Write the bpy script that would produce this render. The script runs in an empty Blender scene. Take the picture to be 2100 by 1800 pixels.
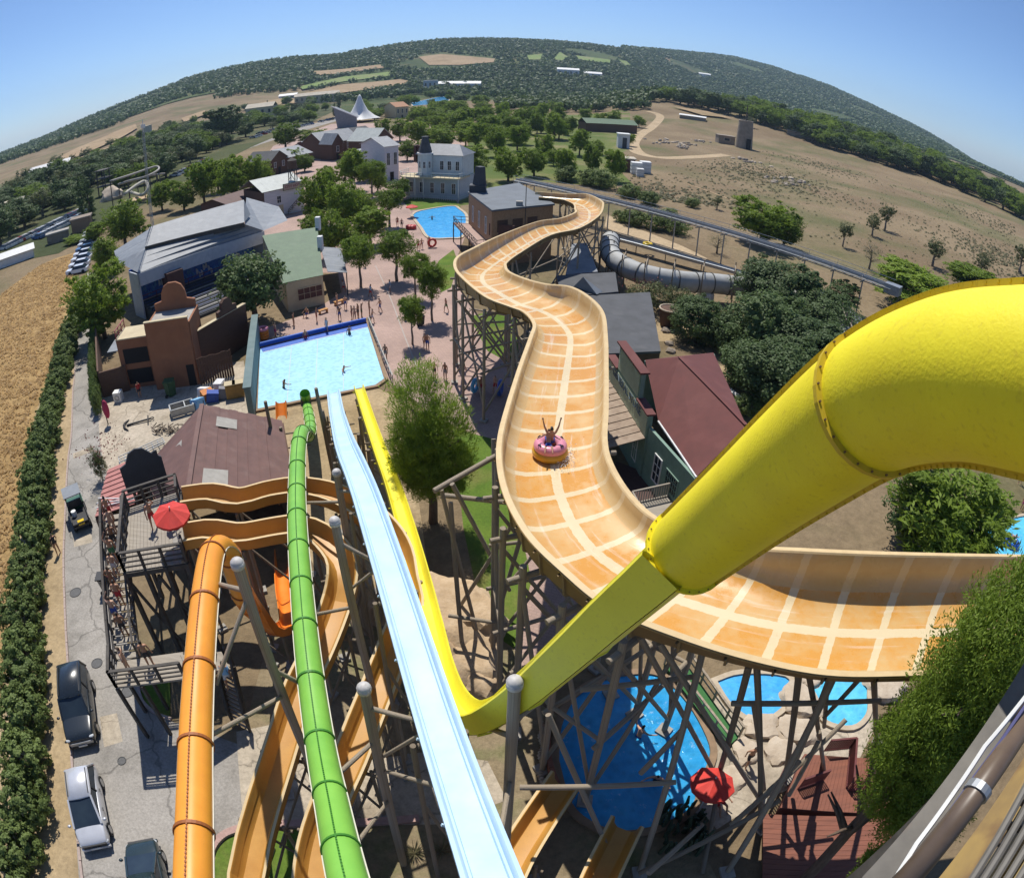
import bpy, bmesh, math, random
import numpy as np
from mathutils import Vector, Matrix
R = math.radians
rnd = random.Random(7)
scene = bpy.context.scene
col = scene.collection

CAM_H = 26.0
PITCH, ROLL, FPX = R(31.7), R(1.8), 1371.0           # fisheye: equisolid, 1371 px focal length on a 2100 px wide frame
cd = bpy.data.cameras.new('camera')
cd.type = 'PANO'
cd.panorama_type = 'FISHEYE_EQUISOLID'
cd.fisheye_lens = FPX / 2100.0 * 36.0
cd.fisheye_fov = R(200)
cd.sensor_fit = 'HORIZONTAL'
cd.sensor_width = 36.0
cd.sensor_height = 36.0 * 1800 / 2100
cd.clip_start = 0.05
cd.clip_end = 20000
cam = bpy.data.objects.new('camera', cd)
col.objects.link(cam)
cam.matrix_world = Matrix.Translation((0, 0, CAM_H)) @ Matrix.Rotation(R(90) - PITCH, 4, 'X') @ Matrix.Rotation(ROLL, 4, 'Z')
scene.camera = cam

SUN_EL, SUN_AZ = R(59.5), R(-17)                          # azimuth from +Y towards +X
w = bpy.data.worlds.new('World'); scene.world = w; w.use_nodes = True
nt = w.node_tree
sky = nt.nodes.new('ShaderNodeTexSky'); sky.sky_type = 'NISHITA'; sky.sun_disc = False
sky.sun_elevation = SUN_EL; sky.sun_rotation = SUN_AZ
sky.altitude = 50; sky.air_density = 0.7; sky.dust_density = 0.3; sky.ozone_density = 9.0
nt.links.new(sky.outputs[0], nt.nodes['Background'].inputs[0])
nt.nodes['Background'].inputs[1].default_value = 0.107
sd = bpy.data.lights.new('sun', 'SUN'); sd.energy = 4.3; sd.angle = R(0.53); sd.color = (1.0, 0.95, 0.87)
sun = bpy.data.objects.new('sun', sd); col.objects.link(sun)
sun_dir = Vector((math.sin(SUN_AZ) * math.cos(SUN_EL), math.cos(SUN_AZ) * math.cos(SUN_EL), math.sin(SUN_EL)))
sun.rotation_euler = sun_dir.to_track_quat('Z', 'Y').to_euler()
vs = scene.view_settings
vs.view_transform = 'Standard'; vs.look = 'None'; vs.exposure = 0.30; vs.gamma = 1.0; vs.use_curve_mapping = False
scene.cycles.max_bounces = 6; scene.cycles.diffuse_bounces = 4; scene.cycles.transparent_max_bounces = 8
scene.cycles.volume_bounces = 0
scene.cycles.use_denoising = True

cP, sP, cR, sR = math.cos(PITCH), math.sin(PITCH), math.cos(ROLL), math.sin(ROLL)
def ray(px, py):
 a, b = px - 1050.0, 900.0 - py
 u, v = cR * a - sR * b, sR * a + cR * b
 rr = math.hypot(u, v) + 1e-9
 th = 2 * math.asin(min(1, rr / (2 * FPX)))
 x, y, z = math.sin(th) * u / rr, math.sin(th) * v / rr, math.cos(th)
 return Vector((x, y * sP + z * cP, y * cP - z * sP))
EYE = Vector((0, 0, CAM_H))
def G(px, py, z=0.0):                                   # at height z
 d = ray(px, py)
 return EYE + d * ((z - CAM_H) / d.z)
def D(px, py, dist):                                    # at a distance along the line of sight
 return EYE + ray(px, py) * dist
def Q(px, py, z=0.0):
 p = G(px, py, z); return (p.x, p.y)
def ztop(base, px, py):                                 # height of an upright thing on ground point base whose top is seen at px, py
 d = ray(px, py)
 t = (base.x * d.x + base.y * d.y) / (d.x * d.x + d.y * d.y)
 return CAM_H + d.z * t
def dist(p): return (Vector(p) - EYE).length
ORD = 'first second third fourth fifth sixth seventh eighth ninth tenth eleventh twelfth thirteenth fourteenth fifteenth sixteenth seventeenth eighteenth nineteenth twentieth'.split()
def nth(i):
 if i < 20: return ORD[i]
 return ('twenty-' if i < 29 else 'thirty-') + ORD[(i - 20) % 10]

SIL = [(0,314),(100,275),(200,232),(300,194),(400,155),(500,130),(600,113),(700,105),(800,90),(900,79),(1000,77),(1100,79),(1200,85),(1300,97),(1400,103),
       (1500,116),(1600,141),(1700,174),(1800,219),(1900,270),(2000,332),(2100,378)]
_az, _el = [], []
for s in SIL:
 d = ray(*s); _az.append(math.degrees(math.atan2(d.x, d.y))); _el.append(d.z / math.hypot(d.x, d.y))
_az = np.array([-80, -60] + _az + [60, 80.]); _el = np.array([-.018, -.018] + _el + [-.018, -.018])
_ra = np.array([-80, -44, -30, -12, 0, 8, 14, 22, 34, 44, 80.]); _rr = np.array([1500, 1500, 1450, 1500, 1700, 1900, 2500, 2700, 2500, 1800, 1700.])
_r0 = np.array([700, 700, 560, 760, 800, 900, 1300, 1400, 1300, 900, 800.])
_ba, _bz = [], []                                          # the low rise that carries the pine belt
for s in [(1330,198),(1400,206),(1500,218),(1600,238),(1700,264),(1800,296),(1900,330),(2000,376),(2100,432)]:
 d = ray(*s); _ba.append(math.degrees(math.atan2(d.x, d.y))); _bz.append(CAM_H + 560 * d.z / math.hypot(d.x, d.y))
_ba = np.array([_ba[0] - 5] + _ba + [_ba[-1] + 25]); _bz = np.array([0.] + _bz + [0.])
def hz(x, y):
 x = np.asarray(x, float); y = np.asarray(y, float)
 r = np.hypot(x, y); az = np.degrees(np.arctan2(x, y)); az = np.clip(az, -80, 80)
 Rr = np.interp(az, _ra, _rr); r0 = np.interp(az, _ra, _r0); el = np.interp(az, _az, _el)
 zr = CAM_H + Rr * el - 6.0                          # the wood on the ridge adds the last metres
 t = np.clip((r - r0) / (Rr - r0), 0, 1); s = t * t * (3 - 2 * t); s = .45 * s + .55 * t
 h = zr * s
 h = np.where(r > Rr, zr - (r - Rr) * .12, h)
 und = 3.0 * np.sin(x / 130.0 + 1.3) * np.sin(y / 170.0) * np.clip((r - 320) / 500, 0, 1)
 rise = np.interp(az, _ba, np.maximum(_bz, 0)); q = np.clip((r - 340) / 220, 0, 1); q = q * q * (3 - 2 * q); dn = np.clip((r - 580) / 500, 0, 1)
 return h + und + rise * q * (1 - dn * dn * (3 - 2 * dn))
def hzs(x, y): return float(hz(x, y))
MARCH = 200.0 * 1.006 ** np.arange(0, 510)
def gnd(px, py):                                        # where a line of sight meets the terrain
 d = ray(px, py)
 t = 30.0
 if d.z < -1e-4:
  t0 = -CAM_H / d.z
  if math.hypot(d.x, d.y) * t0 < 310: return EYE + d * t0
 ts = MARCH; zz = CAM_H + d.z * ts - hz(d.x * ts, d.y * ts); k = np.argmax(zz < 0)
 if zz[k] < 0 and k > 0:
  f = zz[k - 1] / (zz[k - 1] - zz[k]); return EYE + d * float(ts[k - 1] + (ts[k] - ts[k - 1]) * f)
 p = EYE + d * 2500; p.z = hzs(p.x, p.y); return p

OFF = {}
def tag(o, label=None, cat=None, group=None, kind=None):
 if label: o['label'] = label
 if cat: o['category'] = cat
 if group: o['group'] = group
 if kind: o['kind'] = kind
 return o
def thing(name, label, cat, loc=(0, 0, 0), group=None, rz=0.0):
 o = bpy.data.objects.new(name, None); col.objects.link(o)
 o.empty_display_size = .3
 o.location = loc; o.rotation_euler = (0, 0, rz)
 OFF[o.name] = Vector(loc)
 return tag(o, label, cat, group)
def link(name, me, parent=None):
 o = bpy.data.objects.new(name, me); col.objects.link(o)
 if parent: o.parent = parent; OFF[o.name] = OFF.get(parent.name, Vector())
 return o
def dup(root, loc=None, rz=None, label=None, group=None, scale=None):
 def cp(o, par):
  c = o.copy(); col.objects.link(c); c.parent = par
  for ch in o.children: cp(ch, c)
  return c
 r = cp(root, root.parent)
 if loc is not None: r.location = loc
 if rz is not None: r.rotation_euler = (r.rotation_euler[0], r.rotation_euler[1], rz)
 if scale is not None: r.scale = scale if hasattr(scale, '__len__') else (scale,) * 3
 if label: r['label'] = label
 if group: r['group'] = group
 return r

class MB:
 def __init__(s): s.v = []; s.f = []; s.uv = None
 def add(s, vs, fs):
  n = len(s.v); s.v += [tuple(v) for v in vs]; s.f += [tuple(i + n for i in f) for f in fs]; return s
 def obox(s, c, ax, ay, az):                         # centre and three half axes
  c, ax, ay, az = map(Vector, (c, ax, ay, az))
  vs = [c + ax * i + ay * j + az * k for k in (-1, 1) for j in (-1, 1) for i in (-1, 1)]
  return s.add(vs, [(0, 2, 3, 1), (4, 5, 7, 6), (0, 1, 5, 4), (2, 6, 7, 3), (0, 4, 6, 2), (1, 3, 7, 5)])
 def box(s, x, y, z, sx, sy, sz, a=0.0):
  c, q = math.cos(a), math.sin(a)
  return s.obox((x, y, z), (c * sx / 2, q * sx / 2, 0), (-q * sy / 2, c * sy / 2, 0), (0, 0, sz / 2))
 def beam(s, p0, p1, wd, ht, up=(0, 0, 1)):
  p0, p1 = Vector(p0), Vector(p1); d = p1 - p0; L = d.length; d /= L
  sd_ = d.cross(Vector(up))
  if sd_.length < 1e-4: sd_ = Vector((1, 0, 0))
  sd_.normalize(); u = sd_.cross(d)
  return s.obox((p0 + p1) / 2, d * L / 2, sd_ * wd / 2, u * ht / 2)
 def prism(s, pts, z0, z1):
  n = len(pts); vs = [(p[0], p[1], z0) for p in pts] + [(p[0], p[1], z1) for p in pts]
  fs = [tuple(range(n - 1, -1, -1)), tuple(range(n, 2 * n))] + [(i, (i + 1) % n, n + (i + 1) % n, n + i) for i in range(n)]
  return s.add(vs, fs)
 def tube(s, pts, r, n=8, caps=True, taper=None):
  pts = [Vector(p) for p in pts]; m = len(pts)
  rs = r if hasattr(r, '__len__') else [r] * m
  t0 = (pts[1] - pts[0]).normalized()
  ref = Vector((0, 0, 1)) if abs(t0.z) < .9 else Vector((1, 0, 0))
  nx = t0.cross(ref).normalized(); vs = []
  for i, p in enumerate(pts):
   t = (pts[min(i + 1, m - 1)] - pts[max(i - 1, 0)]).normalized()
   nx = (nx - t * nx.dot(t)).normalized(); ny = t.cross(nx)
   for k in range(n):
    a = 2 * math.pi * k / n; vs.append(p + (nx * math.cos(a) + ny * math.sin(a)) * rs[i])
  fs = [(i * n + k, i * n + (k + 1) % n, (i + 1) * n + (k + 1) % n, (i + 1) * n + k) for i in range(m - 1) for k in range(n)]
  if caps: fs += [tuple(range(n - 1, -1, -1)), tuple((m - 1) * n + k for k in range(n))]
  return s.add(vs, fs)
 def cyl(s, p0, p1, r0, r1=None, n=8, caps=True): return s.tube([p0, p1], [r0, r0 if r1 is None else r1], n, caps)
 def ball(s, c, rx, ry=None, rz=None, nu=10, nv=6):
  ry = ry or rx; rz = rz or rx; c = Vector(c); vs = [c + Vector((0, 0, -rz))]
  for j in range(1, nv):
   t = -math.pi / 2 + math.pi * j / nv
   for i in range(nu):
    a = 2 * math.pi * i / nu; vs.append(c + Vector((rx * math.cos(t) * math.cos(a), ry * math.cos(t) * math.sin(a), rz * math.sin(t))))
  vs.append(c + Vector((0, 0, rz))); L = len(vs) - 1; fs = []
  for i in range(nu):
   k = (i + 1) % nu
   fs.append((0, 1 + k, 1 + i)); fs.append((L, L - nu + i, L - nu + k))
   for j in range(nv - 2): fs.append((1 + j * nu + i, 1 + j * nu + k, 1 + (j + 1) * nu + k, 1 + (j + 1) * nu + i))
  return s.add(vs, fs)
 def torus(s, c, R_, r_, n=24, m=8, nrm=(0, 0, 1), sq=1.0):
  q = Vector(nrm).to_track_quat('Z', 'Y'); c = Vector(c); vs = []
  for i in range(n):
   a = 2 * math.pi * i / n
   for j in range(m):
    b = 2 * math.pi * j / m
    vs.append(c + q @ Vector(((R_ + r_ * math.cos(b)) * math.cos(a), (R_ + r_ * math.cos(b)) * math.sin(a), r_ * sq * math.sin(b))))
  return s.add(vs, [(i * m + j, ((i + 1) % n) * m + j, ((i + 1) % n) * m + (j + 1) % m, i * m + (j + 1) % m) for i in range(n) for j in range(m)])
 def mesh(s, name, off=None):
  me = bpy.data.meshes.new(name)
  vs = s.v if off is None else [(v[0] - off.x, v[1] - off.y, v[2] - off.z) for v in s.v]
  me.from_pydata(vs, [], s.f)
  if s.uv:
   l = me.uv_layers.new(name='UVMap'); 
   vi = np.zeros(len(me.loops), np.int32); me.loops.foreach_get('vertex_index', vi)
   l.data.foreach_set('uv', np.asarray(s.uv, np.float32)[vi].ravel())
  return me
 def build(s, name, mat_, parent=None, smooth=False, local=False):
  off = None if (parent is None or local) else OFF.get(parent.name, Vector())
  me = s.mesh(name, off)
  if smooth: me.polygons.foreach_set('use_smooth', [True] * len(me.polygons))
  me.materials.append(mat_); me.update()
  if smooth == 'auto':
   me.set_sharp_from_angle(angle=R(40))
  return link(name, me, parent)

def crom(pts, k=6):                                     # smooth curve through points
 P = [Vector(p) for p in pts]; out = []
 for i in range(len(P) - 1):
  p0, p1, p2, p3 = P[max(i - 1, 0)], P[i], P[i + 1], P[min(i + 2, len(P) - 1)]
  for j in range(k):
   t = j / k; t2 = t * t; t3 = t2 * t
   out.append(.5 * ((2 * p1) + (p2 - p0) * t + (2 * p0 - 5 * p1 + 4 * p2 - p3) * t2 + (3 * p1 - p0 - 3 * p2 + p3) * t3))
 out.append(P[-1]); return out

MAT = {}
def newmat(name):
 m = bpy.data.materials.new(name); m.use_nodes = True
 return m, m.node_tree.nodes, m.node_tree.links, m.node_tree.nodes['Principled BSDF']
def mat(name, c, c2=None, rough=.7, scale=3.0, bump=0.0, bscale=None, stain=None, spec=.5, stretch=(1, 1, 1), coat=0.0, metal=0.0, detail=6, world=False, amt=(.35, .65), bdist=.02):
 if name in MAT: return MAT[name]
 m, N, L, b = newmat(name)
 tc = N.new('ShaderNodeTexCoord'); mp = N.new('ShaderNodeMapping'); mp.inputs['Scale'].default_value = stretch
 if world:
  ge = N.new('ShaderNodeNewGeometry'); L.new(ge.outputs['Position'], mp.inputs['Vector'])
 else: L.new(tc.outputs['Object'], mp.inputs['Vector'])
 nz = N.new('ShaderNodeTexNoise'); nz.inputs['Scale'].default_value = scale; nz.inputs['Detail'].default_value = detail; nz.inputs['Roughness'].default_value = .62
 L.new(mp.outputs[0], nz.inputs['Vector'])
 rp = N.new('ShaderNodeValToRGB'); rp.color_ramp.elements[0].position = amt[0]; rp.color_ramp.elements[1].position = amt[1]
 c2 = c2 or tuple(x * .82 for x in c)
 rp.color_ramp.elements[0].color = (*c2, 1); rp.color_ramp.elements[1].color = (*c, 1)
 L.new(nz.outputs[0], rp.inputs[0]); out = rp.outputs[0]
 if stain:
  n2 = N.new('ShaderNodeTexNoise'); n2.inputs['Scale'].default_value = stain[1]; n2.inputs['Detail'].default_value = 4
  L.new(mp.outputs[0], n2.inputs['Vector'])
  r2 = N.new('ShaderNodeMapRange'); r2.inputs[1].default_value = stain[2] if len(stain) > 2 else .55; r2.inputs[2].default_value = r2.inputs[1].default_value + .15
  r2.inputs[4].default_value = stain[3] if len(stain) > 3 else .8
  L.new(n2.outputs[0], r2.inputs[0])
  mx = N.new('ShaderNodeMix'); mx.data_type = 'RGBA'; L.new(r2.outputs[0], mx.inputs[0]); L.new(out, mx.inputs[6]); mx.inputs[7].default_value = (*stain[0], 1)
  out = mx.outputs[2]
 L.new(out, b.inputs['Base Color'])
 b.inputs['Roughness'].default_value = rough; b.inputs['Specular IOR Level'].default_value = spec
 b.inputs['Metallic'].default_value = metal; b.inputs['Coat Weight'].default_value = coat
 if bump:
  n3 = N.new('ShaderNodeTexNoise'); n3.inputs['Scale'].default_value = bscale or scale * 3; n3.inputs['Detail'].default_value = 5
  L.new(mp.outputs[0], n3.inputs['Vector'])
  bp = N.new('ShaderNodeBump'); bp.inputs['Strength'].default_value = bump; bp.inputs['Distance'].default_value = bdist
  L.new(n3.outputs[0], bp.inputs['Height']); L.new(bp.outputs[0], b.inputs['Normal'])
 MAT[name] = m
 return m
def leafmat(name, c, c2, trans=.25, hue=.0):
 if name in MAT: return MAT[name]
 m, N, L, b = newmat(name)
 ge = N.new('ShaderNodeNewGeometry'); oi = N.new('ShaderNodeObjectInfo')
 ad = N.new('ShaderNodeMath'); ad.operation = 'MULTIPLY_ADD'; L.new(oi.outputs['Random'], ad.inputs[0]); ad.inputs[1].default_value = .5
 ml = N.new('ShaderNodeMath'); ml.operation = 'MULTIPLY'; L.new(ge.outputs['Random Per Island'], ml.inputs[0]); ml.inputs[1].default_value = .5
 L.new(ml.outputs[0], ad.inputs[2])
 rp = N.new('ShaderNodeValToRGB'); rp.color_ramp.elements[0].color = (*c2, 1); rp.color_ramp.elements[1].color = (*c, 1)
 L.new(ad.outputs[0], rp.inputs[0]); L.new(rp.outputs[0], b.inputs['Base Color'])
 b.inputs['Roughness'].default_value = .6; b.inputs['Specular IOR Level'].default_value = .3
 tr = N.new('ShaderNodeBsdfTranslucent'); L.new(rp.outputs[0], tr.inputs[0])
 ms = N.new('ShaderNodeMixShader'); ms.inputs[0].default_value = trans
 L.new(b.outputs[0], ms.inputs[1]); L.new(tr.outputs[0], ms.inputs[2]); L.new(ms.outputs[0], N['Material Output'].inputs[0])
 MAT[name] = m; return m
# ================================================================== THE SETTING
def mixmat(name, cols, scales, rough=.95, bump=.3, bscale=2.0, bdist=.1, thr=.5, crack=0):      # ground covers: three colours in patches, world scale
 m, N, L, b = newmat(name); ge = N.new('ShaderNodeNewGeometry')
 def noise(sc, det=8, rg=.6):
  n = N.new('ShaderNodeTexNoise'); n.inputs['Scale'].default_value = sc; n.inputs['Detail'].default_value = det; n.inputs['Roughness'].default_value = rg
  L.new(ge.outputs['Position'], n.inputs['Vector']); return n.outputs[0]
 def ramp(src, a, b_, ca, cb):
  r = N.new('ShaderNodeValToRGB'); r.color_ramp.elements[0].position = a; r.color_ramp.elements[1].position = b_
  r.color_ramp.elements[0].color = (*ca, 1); r.color_ramp.elements[1].color = (*cb, 1); L.new(src, r.inputs[0]); return r.outputs[0]
 base = ramp(noise(scales[0]), .38, .62, cols[0], cols[1])
 f = N.new('ShaderNodeMapRange'); L.new(noise(scales[1]), f.inputs[0]); f.inputs[1].default_value = thr; f.inputs[2].default_value = thr + .16; f.inputs[4].default_value = .9
 mx = N.new('ShaderNodeMix'); mx.data_type = 'RGBA'; L.new(f.outputs[0], mx.inputs[0]); L.new(base, mx.inputs[6]); mx.inputs[7].default_value = (*cols[2], 1)
 sp = N.new('ShaderNodeMapRange'); L.new(noise(scales[2], 4, .8), sp.inputs[0]); sp.inputs[1].default_value = .3; sp.inputs[2].default_value = .7; sp.inputs[3].default_value = .72; sp.inputs[4].default_value = 1.2
 m2 = N.new('ShaderNodeMix'); m2.data_type = 'RGBA'; m2.blend_type = 'MULTIPLY'; m2.inputs[0].default_value = 1; L.new(mx.outputs[2], m2.inputs[6]); L.new(sp.outputs[0], m2.inputs[7])
 fin = m2.outputs[2]
 if crack:
  n9 = N.new('ShaderNodeTexNoise'); n9.inputs['Scale'].default_value = .7; n9.inputs['Detail'].default_value = 5; L.new(ge.outputs['Position'], n9.inputs['Vector'])
  va = N.new('ShaderNodeVectorMath'); va.operation = 'MULTIPLY_ADD'; L.new(n9.outputs[1], va.inputs[0]); va.inputs[1].default_value = (1.6, 1.6, 0); L.new(ge.outputs['Position'], va.inputs[2])
  vo = N.new('ShaderNodeTexVoronoi'); vo.feature = 'DISTANCE_TO_EDGE'; vo.inputs['Scale'].default_value = crack; L.new(va.outputs[0], vo.inputs['Vector'])
  cr = N.new('ShaderNodeMapRange'); cr.inputs[1].default_value = .003; cr.inputs[2].default_value = .012; cr.inputs[3].default_value = .62; L.new(vo.outputs['Distance'], cr.inputs[0])
  m5 = N.new('ShaderNodeMix'); m5.data_type = 'RGBA'; m5.blend_type = 'MULTIPLY'; m5.inputs[0].default_value = 1; L.new(fin, m5.inputs[6]); L.new(cr.outputs[0], m5.inputs[7]); fin = m5.outputs[2]
 L.new(fin, b.inputs['Base Color']); b.inputs['Roughness'].default_value = rough; b.inputs['Specular IOR Level'].default_value = .15
 bp = N.new('ShaderNodeBump'); bp.inputs['Strength'].default_value = bump; bp.inputs['Distance'].default_value = bdist
 L.new(noise(bscale, 6, .7), bp.inputs['Height']); L.new(bp.outputs[0], b.inputs['Normal'])
 MAT[name] = m; return m
mixmat('dry_field', [(.185, .135, .080), (.25, .19, .115), (.115, .12, .05)], [.03, .022, 1.1], thr=.49, bump=.6, bscale=1.2, bdist=.25)
mixmat('scrub', [(.05, .065, .025), (.08, .09, .035), (.17, .14, .075)], [.012, .02, .5], bump=.5, bscale=.8, bdist=.3)
mixmat('forest_floor', [(.05, .075, .025), (.08, .11, .035), (.14, .125, .06)], [.01, .015, .15], bump=.8, bscale=.12, bdist=2.)
mixmat('wheat', [(.33, .215, .09), (.44, .30, .135), (.25, .16, .065)], [.15, .5, 2.2], bump=.9, bscale=5, bdist=.15)
mixmat('lawn', [(.085, .15, .022), (.125, .19, .03), (.17, .17, .05)], [.3, .25, 6], bump=.5, bscale=14, bdist=.04)
mixmat('park_grass', [(.09, .13, .03), (.15, .17, .05), (.25, .21, .11)], [.05, .06, 2.5], bump=.5, bscale=5, bdist=.06)
mixmat('asphalt', [(.28, .262, .235), (.36, .335, .30), (.215, .20, .175)], [.18, .35, 7], crack=.16, rough=.9, bump=.2, bscale=30, bdist=.01)
mixmat('yard_concrete', [(.40, .345, .265), (.50, .43, .335), (.30, .25, .185)], [.2, .3, 3], crack=.3, rough=.9, bump=.2, bscale=14, bdist=.02)
mixmat('sand', [(.36, .27, .155), (.43, .33, .20), (.28, .21, .12)], [.12, .3, 3], bump=.4, bscale=6, bdist=.05)
mixmat('earth', [(.23, .18, .11), (.31, .25, .16), (.13, .15, .055)], [.15, .3, 2.5], bump=.6, bscale=4, bdist=.1)
mixmat('track', [(.42, .32, .20), (.48, .37, .24), (.34, .26, .16)], [.1, .2, 1.5], bump=.4, bscale=2, bdist=.1)
mixmat('far_tan', [(.33, .235, .14), (.38, .28, .17), (.27, .20, .11)], [.01, .03, .3], bump=.3, bscale=.3)
mixmat('far_green', [(.17, .24, .07), (.21, .27, .09), (.25, .25, .12)], [.01, .03, .3], bump=.3, bscale=.3)
def paving():
 m, N, L, b = newmat('pink_paving'); ge = N.new('ShaderNodeNewGeometry')
 mp = N.new('ShaderNodeMapping'); mp.inputs['Rotation'].default_value = (0, 0, .35); L.new(ge.outputs['Position'], mp.inputs[0])
 br = N.new('ShaderNodeTexBrick'); br.inputs['Scale'].default_value = 1.0; br.inputs['Mortar Size'].default_value = .012; br.inputs['Brick Width'].default_value = .42; br.inputs['Row Height'].default_value = .21
 br.inputs['Color1'].default_value = (.40, .275, .225, 1); br.inputs['Color2'].default_value = (.35, .24, .20, 1); br.inputs['Mortar'].default_value = (.25, .18, .15, 1)
 L.new(mp.outputs[0], br.inputs['Vector'])
 n = N.new('ShaderNodeTexNoise'); n.inputs['Scale'].default_value = .18; n.inputs['Detail'].default_value = 8; L.new(ge.outputs['Position'], n.inputs['Vector'])
 rp = N.new('ShaderNodeMapRange'); rp.inputs[1].default_value = .3; rp.inputs[2].default_value = .7; rp.inputs[3].default_value = .8; rp.inputs[4].default_value = 1.2; L.new(n.outputs[0], rp.inputs[0])
 mx = N.new('ShaderNodeMix'); mx.data_type = 'RGBA'; mx.blend_type = 'MULTIPLY'; mx.inputs[0].default_value = 1
 L.new(br.outputs[0], mx.inputs[6]); L.new(rp.outputs[0], mx.inputs[7]); L.new(mx.outputs[2], b.inputs['Base Color']); b.inputs['Roughness'].default_value = .85
 bp = N.new('ShaderNodeBump'); bp.inputs['Strength'].default_value = .3; bp.inputs['Distance'].default_value = .01; L.new(br.outputs[0], bp.inputs['Height']); L.new(bp.outputs[0], b.inputs['Normal'])
 MAT['paving'] = m
paving()

def terrain():
 rad = [0, 40, 80, 120, 170, 230, 300]
 while rad[-1] < 5200: rad.append(rad[-1] * 1.03)
 azs = list(np.radians(np.concatenate([np.arange(-60, 60, .6), np.arange(60, 300, 8.0)])))
 n = len(azs); v = [(0, 0, 0)]
 for r in rad[1:]:
  x = r * np.sin(azs); y = r * np.cos(azs); z = hz(x, y)
  az = np.degrees(np.arctan2(x, y)); z = np.where(np.abs(az) > 85, np.minimum(z, 0), z)
  if r < 310: z = z * 0
  v += list(zip(x, y, z))
 f = [(0, 1 + (k + 1) % n, 1 + k) for k in range(n)]
 for i in range(len(rad) - 2):
  for k in range(n):
   a = 1 + i * n; b_ = 1 + (i + 1) * n; f.append((a + k, a + (k + 1) % n, b_ + (k + 1) % n, b_ + k))
 m = MB(); m.v = v; m.f = [tuple(q) for q in f]
 o = m.build('ground', MAT['dry_field'], smooth=True); o['kind'] = 'structure'
terrain()

def sheet(name, pts, m, dz, maxlen=None):
 bm = bmesh.new(); fs = bm.faces.new([bm.verts.new((p[0], p[1], 0)) for p in pts])
 far = max(math.hypot(p[0], p[1]) for p in pts) > 300
 bmesh.ops.triangulate(bm, faces=bm.faces[:])
 if far:
  ml = maxlen or 30
  for _ in range(7):
   e = [e for e in bm.edges if e.calc_length() > max(ml, .04 * math.hypot(e.verts[0].co.x, e.verts[0].co.y))]
   if not e: break
   bmesh.ops.subdivide_edges(bm, edges=e, cuts=1); bmesh.ops.triangulate(bm, faces=[q for q in bm.faces if len(q.verts) > 3])
  for v_ in bm.verts:
   r = math.hypot(v_.co.x, v_.co.y); v_.co.z = (hzs(v_.co.x, v_.co.y) if r > 300 else 0) + dz * (1 if r < 300 else min(3, 1 + (r - 300) / 400))
 else:
  for v_ in bm.verts: v_.co.z = dz
 bmesh.ops.recalc_face_normals(bm, faces=bm.faces[:])
 me = bpy.data.meshes.new(name); bm.to_mesh(me); bm.free()
 if me.polygons and me.polygons[0].normal.z < 0: me.flip_normals()
 me.materials.append(MAT[m]); o = link(name, me); o['kind'] = 'structure'; return o
def S(name, px, m, dz): return sheet(name, [Q(*p) for p in px], m, dz)
def SF(name, px, m, dz):
 return sheet(name, [tuple(gnd(*p))[:2] for p in px], m, dz)

def polar(a0, a1, r0, r1, n=14):
 return [(r0 * math.sin(R(a)), r0 * math.cos(R(a))) for a in np.linspace(a0, a1, n)] + [(r1 * math.sin(R(a)), r1 * math.cos(R(a))) for a in np.linspace(a1, a0, n)]
sheet('wooded_hillside', polar(-50, 12, 900, 1680, 40), 'forest_floor', .5, 60)
sheet('distant_wooded_hillside', polar(12, 50, 1150, 2750, 30), 'forest_floor', .6, 80)
SF('scrubland', [(-250,640),(0,545),(120,520),(190,480),(330,400),(520,300),(640,250),(700,222),(760,205),(640,212),(480,238),(350,262),(230,300),(100,350),(0,385),(-250,480)], 'scrub', .05)
SF('valley_scrubland', [(700,240),(860,215),(1000,205),(1300,205),(1500,205),(1500,180),(1300,165),(1000,170),(800,185),(700,200)], 'forest_floor', .06)
S('park_lawn', [(880,430),(960,300),(960,262),(1010,240),(1290,240),(1300,300),(1250,330),(1300,380),(1200,380),(1050,370),(960,420)], 'park_grass', .004)
S('village_ground', [(560,560),(470,440),(560,300),(680,255),(900,255),(960,300),(940,420),(880,430),(700,470),(690,560)], 'paving', .008)
for px in ([(858,120),(905,114),(1015,124),(1012,131),(940,137),(880,137)], [(500,222),(600,200),(700,177),(820,166),(850,172),(700,194),(610,214),(515,233)],
           [(85,343),(160,306),(240,272),(278,258),(282,266),(180,316),(95,352)], [(372,246),(420,230),(422,238),(378,254)], [(1380,222),(1450,232),(1500,246),(1440,240)],
           [(640,150),(780,136),(790,142),(650,158)]):
 SF('distant_field', px, 'far_tan', .9)
for px in ([(1080,117),(1112,114),(1108,126),(1085,126)], [(1135,125),(1148,110),(1165,120),(1152,128)], [(1180,117),(1252,126),(1250,133),(1188,126)], [(1268,126),(1284,128),(1294,137),(1280,137)],
           [(615,181),(700,162),(800,151),(800,159),(705,171),(620,187)]):
 SF('distant_green_field', px, 'far_green', 1.0)
SF('car_park_surface', [(-40,535),(60,480),(130,448),(185,424),(196,436),(150,470),(80,500),(20,520)], 'asphalt', .012)
SF('upper_car_park_surface', [(350,362),(400,330),(520,285),(640,255),(700,238),(700,246),(560,288),(440,330),(365,372)], 'asphalt', .02)
S('wheat_field', [(-300,760),(0,606),(81,545),(111,531),(160,516),(170,522),(150,600),(135,660),(128,697),(113,765),(92,800),(72,850),(55,945),(44,1060),(24,1234),(14,1370),(-10,1500),(-40,1800),(-300,1750),(-500,1300)], 'wheat', .012)
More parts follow.
